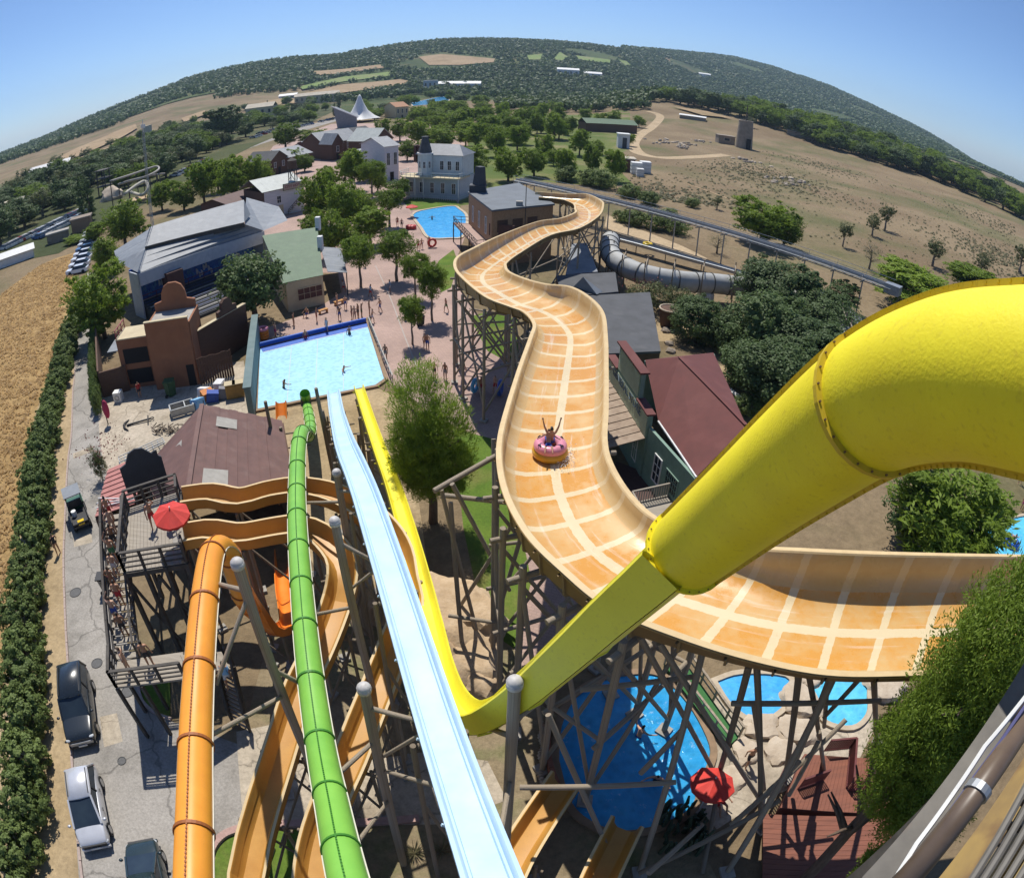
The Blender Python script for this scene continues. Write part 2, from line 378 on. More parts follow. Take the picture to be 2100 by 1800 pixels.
S('earth_verge', [(160,640),(175,655),(172,700),(160,772),(160,860),(150,945),(143,1060),(141,1150),(142,1249),(147,1290),(153,1403),(158,1521),(170,1673),(185,1830),(-20,1830),(-30,1500),(0,1370),(14,1234),(38,1060),(49,945),(67,850),(87,800),(111,765),(125,697),(140,640)], 'sand', .008)
S('service_road', [(178,560),(196,560),(206,660),(199,704),(196,772),(205,829),(240,900),(215,1003),(222,1090),(240,1205),(272,1369),(290,1436),(330,1472),(420,1500),(500,1530),(500,1690),(440,1725),(400,1880),(170,1880),(155,1673),(146,1521),(142,1403),(136,1268),(133,1249),(130,1147),(133,1060),(139,945),(146,887),(149,800),(152,772),(155,704),(167,660)], 'asphalt', .016)
S('service_yard', [(199,790),(330,770),(500,740),(520,860),(440,900),(330,980),(240,1000),(214,960),(205,905)], 'yard_concrete', .02)
S('plaza', [(500,690),(640,640),(700,600),(690,540),(700,470),(790,395),(850,425),(960,470),(925,560),(960,620),(1010,680),(1060,760),(1120,860),(1170,1000),(1200,1200),(1170,1360),(1080,1430),(1055,1330),(1090,1190),(1060,1050),(1000,900),(900,860),(820,800),(788,780),(760,650),(520,720)], 'paving', .012)
S('pool_apron', [(520,845),(640,830),(770,795),(810,810),(850,960),(880,1180),(900,1260),(700,1260),(560,1000),(500,880)], 'sand', .012)
S('slide_garden_ground', [(330,1480),(500,1500),(560,1280),(640,1180),(880,1180),(930,1300),(1060,1300),(1090,1430),(1160,1480),(1150,1640),(1250,1710),(1430,1720),(1500,1860),(400,1860),(440,1725),(500,1690)], 'earth', .010)
S('stone_terrace', [(485,1500),(560,1485),(640,1500),(740,1560),(880,1540),(1000,1560),(1040,1640),(900,1690),(640,1685),(500,1690)], 'yard_concrete', .022)
S('terrace_by_round_pool', [(1440,1470),(1490,1400),(1800,1385),(1790,1500),(1760,1560),(1560,1640),(1470,1700),(1420,1640),(1462,1560)], 'yard_concrete', .018)
S('slide_lawn', [(930,880),(1010,900),(1060,1050),(1090,1190),(1055,1330),(1010,1300),(975,1200),(950,1080)], 'lawn', .022)
S('plaza_lawn', [(962,650),(1000,640),(1060,655),(1062,720),(1040,742),(1000,720)], 'lawn', .022)
S('corner_lawn', [(281,1369),(300,1350),(350,1350),(350,1474),(318,1463),(296,1440),(285,1410)], 'lawn', .03)
S('lower_lawn', [(444,1745),(470,1712),(520,1700),(720,1698),(720,1860),(430,1860)], 'lawn', .03)
S('pool_lawn', [(890,560),(900,535),(930,512),(940,540),(925,590),(905,600)], 'lawn', .03)
S('house_lawn', [(826,412),(850,405),(935,412),(945,425),(880,428),(842,432)], 'lawn', .03)
S('dry_yard', [(1330,640),(1400,600),(1560,700),(1600,900),(1560,960),(1480,800),(1440,700),(1340,700)], 'sand', .010)
S('earth_path', [(1245,440),(1290,462),(1400,505),(1450,530),(1440,545),(1390,525),(1280,485),(1240,465)], 'track', .014)
def ribbon(name, pts, wd, m, dz, far=False):
 P_ = crom([(p.x, p.y, 0) for p in pts], 5); Lf, Rt = [], []
 for i, p in enumerate(P_):
  t = (P_[min(i + 1, len(P_) - 1)] - P_[max(i - 1, 0)]).normalized(); n = Vector((-t.y, t.x, 0))
  Lf.append(p + n * wd / 2); Rt.append(p - n * wd / 2)
 mb = MB(); k = len(P_)
 for q in Lf + Rt:
  r = math.hypot(q.x, q.y); mb.v.append((q.x, q.y, (hzs(q.x, q.y) if r > 300 else 0) + dz * max(1, (r - 200) / 100)))
 mb.f = [(i, k + i, k + i + 1, i + 1) for i in range(k - 1)]
 o = mb.build(name, MAT[m]); o['kind'] = 'structure'; return o
ribbon('dirt_track', [gnd(*p) for p in [(1326,229),(1345,233),(1354,241),(1340,258),(1315,275),(1300,290),(1300,303),(1315,316),(1360,324),(1430,322),(1490,318)]], 5.0, 'track', .03)
ribbon('farm_lane', [gnd(*p) for p in [(-60,425),(40,380),(120,340),(200,312),(300,270)]], 5.0, 'far_tan', .1)
ribbon('approach_road', [gnd(*p) for p in [(-60,505),(0,472),(70,436),(130,408),(200,372)]], 6.0, 'asphalt', .05)
ribbon('dry_stone_line', [gnd(*p) for p in [(1410,378),(1460,395),(1510,415)]], .8, 'far_tan', .05)
MAT_kerb = mat('kerb_stone', (.42, .33, .29), (.33, .26, .23), rough=.9, scale=6, bump=.2)
kerb = bpy.data.objects.new('road_kerb', None); col.objects.link(kerb); kerb['kind'] = 'structure'
kp = crom([G(*p) for p in [(168,662),(156,704),(153,772),(150,800),(147,887),(140,945),(134,1060),(131,1147),(134,1249),(143,1403),(147,1521),(157,1673),(170,1800)]], 8)
kme = MB().box(0, 0, .06, .96, .14, .12).mesh('kerb_slab'); kme.materials.append(MAT_kerb)
acc = 0; 
for a, b_ in zip(kp[:-1], kp[1:]):
 L_ = (b_ - a).length; t = (b_ - a) / L_
 while acc < L_:
  p = a + t * acc; o = link('kerb_slab', kme, kerb); o.location = (p.x, p.y, 0); o.rotation_euler = (0, 0, math.atan2(t.y, t.x) + rnd.uniform(-.02, .02)); acc += 1.0
 acc -= L_
lk = [G(*p) for p in [(276,1360),(283,1400),(290,1432),(305,1452),(325,1466),(352,1476)]]
mb = MB()
for side in (1,):
 P_ = crom(lk, 6)
 for a, b_ in zip(P_[:-1], P_[1:]): mb.beam((a.x, a.y, .07), (b_.x, b_.y, .07), .18, .14)
o = mb.build('lawn_kerb', MAT_kerb); o['kind'] = 'structure'
lk = [G(*p) for p in [(430,1760),(445,1728),(475,1706),(540,1692),(640,1690),(740,1688),(860,1680)]]
mb = MB(); P_ = crom(lk, 6)
for a, b_ in zip(P_[:-1], P_[1:]): mb.beam((a.x, a.y, .1), (b_.x, b_.y, .1), .34, .2)
o = mb.build('terrace_kerb', mat('kerb_pink', (.45, .29, .25), rough=.9, scale=5, bump=.2)); o['kind'] = 'structure'

def watermat(name, c, c2, foam=.0, sc=.9):
 m, N, L, b = newmat(name); ge = N.new('ShaderNodeNewGeometry')
 n = N.new('ShaderNodeTexNoise'); n.inputs['Scale'].default_value = sc; n.inputs['Detail'].default_value = 9; n.inputs['Roughness'].default_value = .7; n.inputs['Distortion'].default_value = .6; L.new(ge.outputs['Position'], n.inputs['Vector'])
 vo = N.new('ShaderNodeTexVoronoi'); vo.feature = 'SMOOTH_F1'; vo.inputs['Scale'].default_value = 2.6; L.new(ge.outputs['Position'], vo.inputs['Vector'])
 rp = N.new('ShaderNodeValToRGB'); rp.color_ramp.elements[0].position = .38; rp.color_ramp.elements[1].position = .64
 rp.color_ramp.elements[0].color = (*c2, 1); rp.color_ramp.elements[1].color = (*c, 1); L.new(n.outputs[0], rp.inputs[0])
 ca = N.new('ShaderNodeMapRange'); ca.inputs[1].default_value = .1; ca.inputs[2].default_value = .55; ca.inputs[3].default_value = .93; ca.inputs[4].default_value = 1.12; L.new(vo.outputs['Distance'], ca.inputs[0])  # network of refracted light painted into the water colour as brighter and darker cells
 mx = N.new('ShaderNodeMix'); mx.data_type = 'RGBA'; mx.blend_type = 'MULTIPLY'; mx.inputs[0].default_value = 1; L.new(rp.outputs[0], mx.inputs[6]); L.new(ca.outputs[0], mx.inputs[7])
 out = mx.outputs[2]
 if foam:
  n2 = N.new('ShaderNodeTexNoise'); n2.inputs['Scale'].default_value = 1.6; n2.inputs['Detail'].default_value = 10; n2.inputs['Roughness'].default_value = .75; L.new(ge.outputs['Position'], n2.inputs['Vector'])
  fr = N.new('ShaderNodeMapRange'); fr.inputs[1].default_value = .60; fr.inputs[2].default_value = .72; fr.inputs[4].default_value = foam; L.new(n2.outputs[0], fr.inputs[0])
  m3 = N.new('ShaderNodeMix'); m3.data_type = 'RGBA'; L.new(fr.outputs[0], m3.inputs[0]); L.new(out, m3.inputs[6]); m3.inputs[7].default_value = (.8, .88, .9, 1); out = m3.outputs[2]
 L.new(out, b.inputs['Base Color']); b.inputs['Roughness'].default_value = .06; b.inputs['IOR'].default_value = 1.33
 n3 = N.new('ShaderNodeTexNoise'); n3.inputs['Scale'].default_value = 3.5; n3.inputs['Detail'].default_value = 6; L.new(ge.outputs['Position'], n3.inputs['Vector'])
 bp = N.new('ShaderNodeBump'); bp.inputs['Strength'].default_value = .5; bp.inputs['Distance'].default_value = .12; L.new(n3.outputs[0], bp.inputs['Height']); L.new(bp.outputs[0], b.inputs['Normal'])
 MAT[name] = m; return m
watermat('water_pale', (.41, .69, .84), (.36, .64, .82), .22, .5)
watermat('water_blue', (.10, .42, .76), (.05, .33, .70), .35)
watermat('water_deep', (.045, .33, .62), (.02, .24, .52), .6, .5)
watermat('water_cyan', (.13, .52, .74), (.08, .44, .70), .4)
def offset(pts, d):
 n = len(pts); out = []
 ar = sum(pts[i][0] * pts[(i + 1) % n][1] - pts[(i + 1) % n][0] * pts[i][1] for i in range(n)); sg = 1 if ar > 0 else -1
 for i in range(n):
  p0, p1, p2 = (Vector((*pts[(i + k) % n], 0)) for k in (-1, 0, 1))
  a = (p1 - p0).normalized(); b = (p2 - p1).normalized()
  na = Vector((a.y, -a.x, 0)) * sg; nb = Vector((b.y, -b.x, 0)) * sg
  q = (na + nb); q = q / max(.35, q.length_squared) * 2 if q.length > .3 else na
  out.append((p1.x + q.x * d, p1.y + q.y * d))
 return out
def pool(label, px, wm, cop, cw=.4, z=.07, smooth=True, world=None):
 pts = world or [Q(*p) for p in px]
 if smooth: 
  q = crom([(a, b, 0) for a, b in pts + pts[:1]], 4); pts = [(v.x, v.y) for v in q[:-1]]
 cx = sum(p[0] for p in pts) / len(pts); cy = sum(p[1] for p in pts) / len(pts)
 t = thing('swimming_pool', label, 'pool', (cx, cy, 0))
 mb = MB(); mb.v = [(p[0], p[1], z) for p in pts]; mb.f = [tuple(range(len(pts)))]
 ar = sum(pts[i][0] * pts[(i + 1) % len(pts)][1] - pts[(i + 1) % len(pts)][0] * pts[i][1] for i in range(len(pts)))
 if ar < 0: mb.f = [tuple(reversed(mb.f[0]))]
 mb.build('water', MAT[wm], t)
 o = offset(pts, cw); n = len(pts); mb = MB(); zt = z + .10
 mb.v = [(p[0], p[1], zt) for p in pts] + [(p[0], p[1], zt) for p in o] + [(p[0], p[1], z - .05) for p in pts] + [(p[0], p[1], .0) for p in o]
 for i in range(n):
  k = (i + 1) % n; mb.f += [(i, k, n + k, n + i), (i, 2 * n + i, 2 * n + k, k), (n + i, n + k, 3 * n + k, 3 * n + i)]
 mb.build('coping', cop, t)
 return t, pts
M_cop = mat('coping_stone', (.50, .42, .31), (.40, .32, .22), rough=.85, scale=2, bump=.2)
M_copb = mat('coping_brown', (.30, .20, .12), (.22, .15, .09), rough=.85, scale=2, bump=.2)
M_blue = mat('pool_blue_paint', (.02, .12, .50), (.015, .09, .42), rough=.5, scale=1.5)
M_white = mat('white_paint', (.74, .74, .72), (.62, .62, .60), rough=.6, scale=2)
bp_, bpts = pool('large rectangular landing pool of pale blue water below the straight slides', [(534,716),(752,664),(788,780),(770,793),(529,842)], 'water_pale', M_copb, .35, .10, smooth=False)
a, b_ = Vector((*bpts[0], 0)), Vector((*bpts[1], 0)); t = (b_ - a).normalized(); nrm = Vector((-t.y, t.x, 0))
if nrm.y < 0: nrm = -nrm
mb = MB(); mb.obox((a + b_) / 2 - nrm * .55 + Vector((0, 0, .108)), t * ((b_ - a).length / 2 - .02), nrm * .55, (0, 0, .006)); mb.build('painted_blue_step', M_blue, bp_)
mb = MB(); mb.obox((a + b_) / 2 - nrm * 1.2 + Vector((0, 0, .112)), t * ((b_ - a).length / 2 - .05), nrm * .05, (0, 0, .008)); mb.build('white_float_line', M_white, bp_)
mb = MB(); mb.obox((a + b_) / 2 + nrm * .2 + Vector((0, 0, .3)), t * ((b_ - a).length / 2), nrm * .12, (0, 0, .3)); mb.build('far_pool_wall', M_blue, bp_)
q0, q1 = Vector((*bpts[4], 0)), Vector((*bpts[3], 0))
for k in (.26, .5, .74):                                  # lane ropes
 mb = MB(); mb.beam(a.lerp(b_, k) - nrm * 1.2 + Vector((0, 0, .115)), q0.lerp(q1, k) + nrm * .4 + Vector((0, 0, .115)), .05, .012); mb.build('lane_line', mat('lane_line', (.55, .60, .68), rough=.6), bp_)
pool('small bright blue pool with pale rim beside the brick balcony building', [(847,443),(862,434),(924,424),(940,430),(955,446),(948,484),(922,489),(882,488),(866,468)], 'water_blue', M_cop, .5)
pool('round deep blue splash pool under the big curving raft slide', [(1146,1560),(1152,1490),(1182,1432),(1240,1397),(1300,1386),(1345,1388),(1380,1412),(1420,1462),(1453,1530),(1448,1570),(1425,1610),(1424,1640),(1400,1670),(1350,1692),(1310,1702),(1270,1704),(1220,1690),(1172,1648)], 'water_deep', M_copb, .35)
pool('light blue pool behind the log frame with a rope of floats', [(1470,1400),(1520,1385),(1608,1390),(1617,1420),(1604,1450),(1562,1478),(1530,1470),(1495,1440)], 'water_blue', M_cop, .3)
pool('turquoise paddling pool beside the spiky yucca', [(1655,1395),(1765,1390),(1776,1430),(1774,1465),(1745,1490),(1695,1480),(1684,1450)], 'water_cyan', M_cop, .3)
pool('blue lazy river under the pine at the frame edge', [(1990,1120),(2015,1085),(2060,1070),(2120,1060),(2180,1090),(2160,1180),(2060,1200),(2000,1180)], 'water_cyan', M_cop, .3)
def fpts(px): return [tuple(gnd(*p))[:2] for p in px]
pool('long blue pool among the far park buildings', None, 'water_blue', M_cop, 1.2, .3, False, fpts([(843,213),(862,209),(905,201),(922,203),(920,208),(900,214),(870,216),(848,218)]))
pool('pale lagoon pool in front of the low white buildings far behind', None, 'water_pale', M_cop, 1.2, .3, False, fpts([(905,186),(960,184),(1015,187),(1012,191),(960,190),(905,192)]))

M_man = mat('cast_iron', (.10, .10, .10), (.07, .07, .07), rough=.7, scale=8)
for i, (px, py, rr_) in enumerate([(155,1215,.38), (199,1360,.32), (262,1418,.34), (250,1560,.2)]):
 p = G(px, py); t = thing('manhole_cover', ['dark round manhole cover above the black car', 'manhole cover in the road beside the black car', 'manhole cover next to the kerb of the corner lawn', 'small round cover in the road near the orange tube'][i], 'manhole', (p.x, p.y, .02)); mb = MB(); mb.cyl((0, 0, 0), (0, 0, .012), rr_, n=20); mb.build('lid', M_man, t, local=True); mb = MB().torus((0, 0, .01), rr_ + .03, .025, 22, 5); mb.build('rim', M_man, t, local=True)
def patch(px, m, dz): return S('road_patch', px, m, dz)
patch([(205,1470),(240,1462),(252,1520),(214,1532)], 'yard_concrete', .021); patch([(150,1090),(186,1082),(190,1112),(152,1122)], 'yard_concrete', .021); patch([(150,930),(190,915),(192,925),(151,941)], 'yard_concrete', .021)
# ================================================================== SLIDES
def plastic(name, c, c2, rough=.35, sc=1.2, streak=True, bump=.0, dirt=None):
 if name in MAT: return MAT[name]
 m, N, L, b = newmat(name); tc = N.new('ShaderNodeTexCoord'); mp = N.new('ShaderNodeMapping'); L.new(tc.outputs['Object'], mp.inputs[0])
 n = N.new('ShaderNodeTexNoise'); n.inputs['Scale'].default_value = sc; n.inputs['Detail'].default_value = 8; n.inputs['Roughness'].default_value = .65; L.new(mp.outputs[0], n.inputs['Vector'])
 rp = N.new('ShaderNodeValToRGB'); rp.color_ramp.elements[0].position = .3; rp.color_ramp.elements[1].position = .65
 rp.color_ramp.elements[0].color = (*c2, 1); rp.color_ramp.elements[1].color = (*c, 1); L.new(n.outputs[0], rp.inputs[0]); out = rp.outputs[0]
 if dirt:
  n2 = N.new('ShaderNodeTexNoise'); n2.inputs['Scale'].default_value = 14; n2.inputs['Detail'].default_value = 6; L.new(mp.outputs[0], n2.inputs['Vector'])
  r2 = N.new('ShaderNodeMapRange'); r2.inputs[1].default_value = .58; r2.inputs[2].default_value = .75; r2.inputs[4].default_value = .35; L.new(n2.outputs[0], r2.inputs[0])
  mx = N.new('ShaderNodeMix'); mx.data_type = 'RGBA'; L.new(r2.outputs[0], mx.inputs[0]); L.new(out, mx.inputs[6]); mx.inputs[7].default_value = (*dirt, 1); out = mx.outputs[2]
 L.new(out, b.inputs['Base Color']); b.inputs['Roughness'].default_value = rough; b.inputs['Specular IOR Level'].default_value = .4
 rr_ = N.new('ShaderNodeMapRange'); rr_.inputs[3].default_value = rough - .1; rr_.inputs[4].default_value = rough + .2; L.new(n.outputs[0], rr_.inputs[0]); L.new(rr_.outputs[0], b.inputs['Roughness'])
 if bump:
  n3 = N.new('ShaderNodeTexNoise'); n3.inputs['Scale'].default_value = 32; n3.inputs['Detail'].default_value = 6; L.new(mp.outputs[0], n3.inputs['Vector'])
  bp = N.new('ShaderNodeBump'); bp.inputs['Strength'].default_value = bump; bp.inputs['Distance'].default_value = .008; L.new(n3.outputs[0], bp.inputs['Height']); L.new(bp.outputs[0], b.inputs['Normal'])
 MAT[name] = m; return m
YEL = plastic('yellow_glassfibre', (.86, .74, .018), (.74, .61, .014), .52, .7, bump=.55, dirt=(.45, .32, .02))
YEL2 = plastic('yellow_flange', (.60, .43, .02), (.50, .36, .02), .5, 2, dirt=(.25, .16, .04))
YEL3 = plastic('yellow_trough', (.84, .76, .05), (.76, .68, .04), .4, .8, dirt=(.5, .4, .05))
GRN = plastic('green_glassfibre', (.22, .50, .075), (.17, .43, .06), .35, .8)
GRN2 = plastic('green_flange', (.05, .22, .02), (.04, .17, .02), .5, 2)
ORG = plastic('orange_glassfibre', (.82, .33, .035), (.72, .27, .03), .35, .8)
ORG2 = plastic('orange_flange', (.32, .10, .02), (.25, .08, .02), .5, 2)
ORG3 = plastic('orange_trough', (.85, .25, .03), (.72, .19, .02), .35, .8)
BLU = plastic('pale_blue_glassfibre', (.50, .67, .80), (.42, .60, .77), .4, .9)
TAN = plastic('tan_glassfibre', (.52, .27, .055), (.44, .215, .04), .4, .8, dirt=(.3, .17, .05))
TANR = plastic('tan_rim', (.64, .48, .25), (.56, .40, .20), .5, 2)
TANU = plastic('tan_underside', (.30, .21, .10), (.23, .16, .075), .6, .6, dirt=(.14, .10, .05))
PALE = plastic('pale_seam', (.60, .58, .48), (.50, .48, .40), .5, 2)
BOLT = mat('bolt_rust', (.16, .09, .04), rough=.7, scale=9)

def tilemat():
 m, N, L, b = newmat('raft_slide_floor'); uv = N.new('ShaderNodeUVMap'); sp = N.new('ShaderNodeSeparateXYZ'); L.new(uv.outputs[0], sp.inputs[0])
 def math_(op, a, b2=None, clamp=False):
  n = N.new('ShaderNodeMath'); n.operation = op; n.use_clamp = clamp
  for i, x in enumerate((a, b2)):
   if x is None: continue
   if isinstance(x, (int, float)): n.inputs[i].default_value = x
   else: L.new(x, n.inputs[i])
  return n.outputs[0]
 ge = N.new('ShaderNodeNewGeometry'); nz = N.new('ShaderNodeTexNoise'); nz.inputs['Scale'].default_value = .55; nz.inputs['Detail'].default_value = 8; nz.inputs['Roughness'].default_value = .7; L.new(ge.outputs['Position'], nz.inputs['Vector'])
 n2 = N.new('ShaderNodeTexNoise'); n2.inputs['Scale'].default_value = 5; n2.inputs['Detail'].default_value = 4; L.new(ge.outputs['Position'], n2.inputs['Vector'])
 wob = math_('MULTIPLY', math_('SUBTRACT', n2.outputs[0], .5), .10)
 u, v = math_('ADD', sp.outputs[0], math_('MULTIPLY', wob, .25)), math_('ADD', sp.outputs[1], wob)
 vm = math_('MODULO', v, 1.85); cross = math_('LESS_THAN', vm, .31)
 cen = math_('LESS_THAN', math_('ABSOLUTE', math_('SUBTRACT', u, .47)), .046)
 floor = math_('LESS_THAN', math_('ABSOLUTE', math_('SUBTRACT', u, .48)), .31)
 wear = N.new('ShaderNodeMapRange'); wear.inputs[1].default_value = .42; wear.inputs[2].default_value = .62; L.new(nz.outputs[0], wear.inputs[0])
 def mix(f, a, c):
  x = N.new('ShaderNodeMix'); x.data_type = 'RGBA'
  if isinstance(f, (int, float)): x.inputs[0].default_value = f
  else: L.new(f, x.inputs[0])
  for i, q in ((6, a), (7, c)):
   if isinstance(q, tuple): x.inputs[i].default_value = (*q, 1)
   else: L.new(q, x.inputs[i])
  return x.outputs[2]
 panel = mix(wear.outputs[0], (.60, .29, .055), (.57, .36, .135))
 wall = mix(wear.outputs[0], (.53, .365, .16), (.50, .32, .12))
 base = mix(floor, wall, panel)
 band = mix(floor, (.58, .44, .24), (.66, .55, .34))
 rim = math_('LESS_THAN', math_('ABSOLUTE', math_('SUBTRACT', u, .5)), .485)
 lines = math_('MULTIPLY', math_('MAXIMUM', math_('MULTIPLY', cross, .9), math_('MULTIPLY', cen, .95)), rim)
 out = mix(lines, base, band)
 cx_ = N.new('ShaderNodeCombineXYZ'); L.new(math_('MULTIPLY', sp.outputs[0], 16), cx_.inputs[0]); L.new(math_('MULTIPLY', sp.outputs[1], .16), cx_.inputs[1])
 n7 = N.new('ShaderNodeTexNoise'); n7.inputs['Scale'].default_value = 1.0; n7.inputs['Detail'].default_value = 7; n7.inputs['Roughness'].default_value = .7; L.new(cx_.outputs[0], n7.inputs['Vector'])
 fm = N.new('ShaderNodeMapRange'); fm.inputs[1].default_value = .56; fm.inputs[2].default_value = .72; fm.inputs[4].default_value = .5; L.new(n7.outputs[0], fm.inputs[0])
 out = mix(math_('MULTIPLY', fm.outputs[0], floor), out, (.78, .74, .66))
 L.new(out, b.inputs['Base Color']); wr = N.new('ShaderNodeMapRange'); wr.inputs[1].default_value = .35; wr.inputs[2].default_value = .6; wr.inputs[3].default_value = .16; wr.inputs[4].default_value = .5; L.new(nz.outputs[0], wr.inputs[0]); L.new(wr.outputs[0], b.inputs['Roughness'])
 n4 = N.new('ShaderNodeTexNoise'); n4.inputs['Scale'].default_value = 40; L.new(ge.outputs['Position'], n4.inputs['Vector'])
 bp = N.new('ShaderNodeBump'); bp.inputs['Strength'].default_value = .25; bp.inputs['Distance'].default_value = .006; L.new(n4.outputs[0], bp.inputs['Height']); L.new(bp.outputs[0], b.inputs['Normal'])
 MAT['tile'] = m; return m
TILE = tilemat()

RIM = [(1098,393,1105,404),(1161,398,1150,408),(1202,398,1172,415),(1231,411,1180,421),(1235,422,1181,428),(1226,442,1181,436),(1187,467,1150,448),(1129,481,1103,455),(1069,515,1030,482),(1038,536,975,508),
       (1034,546,941,527),(1042,558,936,548),(1075,572,955,572),(1117,583,1000,608),(1165,588,1050,628),(1203,608,1080,640),(1232,640,1099,664),(1239,690,1092,692),(1240,750,1070,754),(1239,839,1044,839),
       (1236,900,1030,900),(1245,945,1030,955),(1275,1000,1047,1020),(1320,1050,1090,1095),(1380,1085,1160,1165),(1450,1108,1255,1240),(1547,1125,1400,1300),(1640,1131,1547,1345),(1773,1137,1700,1374),(1940,1141,1860,1376),(2100,1143,2020,1368),(2260,1147,2190,1355)]
HA = [.8]*2 + [1.1,1.3,1.3,1.0] + [.8]*7 + [1.1,1.5,1.6,1.5,1.2] + [.9]*7 + [1.0,1.3,1.6,1.7,1.7,1.7,1.7]
HB = [.8]*8 + [1.2,1.5,1.6,1.6,1.4,1.1] + [.85]*5 + [1.0,1.2,1.4,1.5,1.5,1.4,1.2,.95,.8,.75,.75,.75,.75]
nst = len(RIM); RA, RB, FZ = [], [], []
for i, (ax, ay, bx, by) in enumerate(RIM):
 zf = np.interp(i, [0, 5, 10, 16, 20, 26, 31], [7.6, 8.0, 8.6, 9.5, 10.1, 10.8, 11.4])
 RA.append(G(ax, ay, zf + HA[i])); RB.append(G(bx, by, zf + HB[i])); FZ.append(zf)
KS = 6
cA, cB = crom(RA, KS), crom(RB, KS); cF = [q.x for q in crom([(z, 0, 0) for z in FZ], KS)]
raft = thing('raft_slide', 'wide tan and orange raft slide winding through the picture on log towers', 'water slide', (cA[0].x, cA[0].y, 0))
def raft_ring(i):
 A, B, zf = cA[i], cB[i], cF[i]
 a2, b2 = Vector((A.x, A.y, 0)), Vector((B.x, B.y, 0)); d = b2 - a2; W = d.length; d /= W
 def at(s, z): q = a2 + d * s; return Vector((q.x, q.y, z))
 pr = [at(-.22, A.z - .10), at(-.22, A.z), at(0, A.z + .02), at(.05, A.z - .04), at(.10, zf + .62 * (A.z - zf)), at(.22, zf + .34 * (A.z - zf)), at(.12 * W, zf + .16 * (A.z - zf)), at(.24 * W, zf + .04)]
 pr += [at(.38 * W, zf), at(.5 * W, zf - .01), at(.62 * W, zf)]
 pr += [at(.76 * W, zf + .04), at(.88 * W, zf + .16 * (B.z - zf)), at(W - .22, zf + .34 * (B.z - zf)), at(W - .10, zf + .62 * (B.z - zf)), at(W - .05, B.z - .04), at(W, B.z + .02), at(W + .22, B.z), at(W + .22, B.z - .10)]
 us = [0, 0, .005, .02, .05, .10, .2, .27, .38, .5, .62, .73, .8, .90, .95, .98, .995, 1, 1]
 under = [at(W + .04, B.z - .12), at(W - .10, zf + .2 * (B.z - zf)), at(.84 * W, zf - .12), at(.5 * W, zf - .22), at(.16 * W, zf - .12), at(.10, zf + .2 * (A.z - zf)), at(-.04, A.z - .12)]
 return pr, us, under
NR = len(cA); vlen = [0.0]
for i in range(1, NR): vlen.append(vlen[-1] + (((cA[i] + cB[i]) - (cA[i - 1] + cB[i - 1])) / 2).length)
sec = 4
for s0 in range(0, NR - 1, sec):
 ids = list(range(s0, min(s0 + sec, NR - 1) + 1)); mb = MB(); uvs = []; mu = MB()
 for i in ids:
  pr, us, un = raft_ring(i); mb.v += [tuple(p) for p in pr]; uvs += [(u, vlen[i]) for u in us]
  mu.v += [tuple(p) for p in [pr[-1]] + un + [pr[0]]]
 n = 19; k = 9
 for a in range(len(ids) - 1):
  for j in range(n - 1): mb.f.append((a * n + j, (a + 1) * n + j, (a + 1) * n + j + 1, a * n + j + 1))
  for j in range(k - 1): mu.f.append((a * k + j, (a + 1) * k + j, (a + 1) * k + j + 1, a * k + j + 1))
 mb.uv = uvs
 o = mb.build('trough_section', TILE, raft, smooth=True)
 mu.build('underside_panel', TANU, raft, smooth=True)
 for side in (0, 1):
  m2 = MB(); q = []
  for i in ids:
   pr, us, un = raft_ring(i); e = [pr[0], pr[1], pr[2], pr[3]] if side == 0 else [pr[-1], pr[-2], pr[-3], pr[-4]]
   q.append([p + Vector((0, 0, .012)) for p in e])
  for r4 in q: m2.v += [tuple(p) for p in r4]
  for a in range(len(ids) - 1):
   for j in range(3):
    f = (a * 4 + j, (a + 1) * 4 + j, (a + 1) * 4 + j + 1, a * 4 + j + 1); m2.f.append(f if side == 0 else tuple(reversed(f)))
  m2.build('rim_board', TANR, raft)
 pr, us, un = raft_ring(ids[0]); m3 = MB()
 pts = [pr[-1]] + un + [pr[0]]; c0 = sum((p for p in pts), Vector()) / len(pts)
 ou = [c0 + (p - c0) * 1.03 - Vector((0, 0, .10)) for p in pts]; t = (cA[ids[1]] - cA[ids[0]] + cB[ids[1]] - cB[ids[0]]).normalized() * .04
 m3.v = [tuple(p - t) for p in pts] + [tuple(p - t) for p in ou] + [tuple(p + t) for p in ou] + [tuple(p + t) for p in pts]
 m3.f = [(r_ * k + j, r_ * k + j + 1, (r_ + 1) * k + j + 1, (r_ + 1) * k + j) for r_ in range(3) for j in range(k - 1)]
 m3.build('joint_flange', TANU, raft)

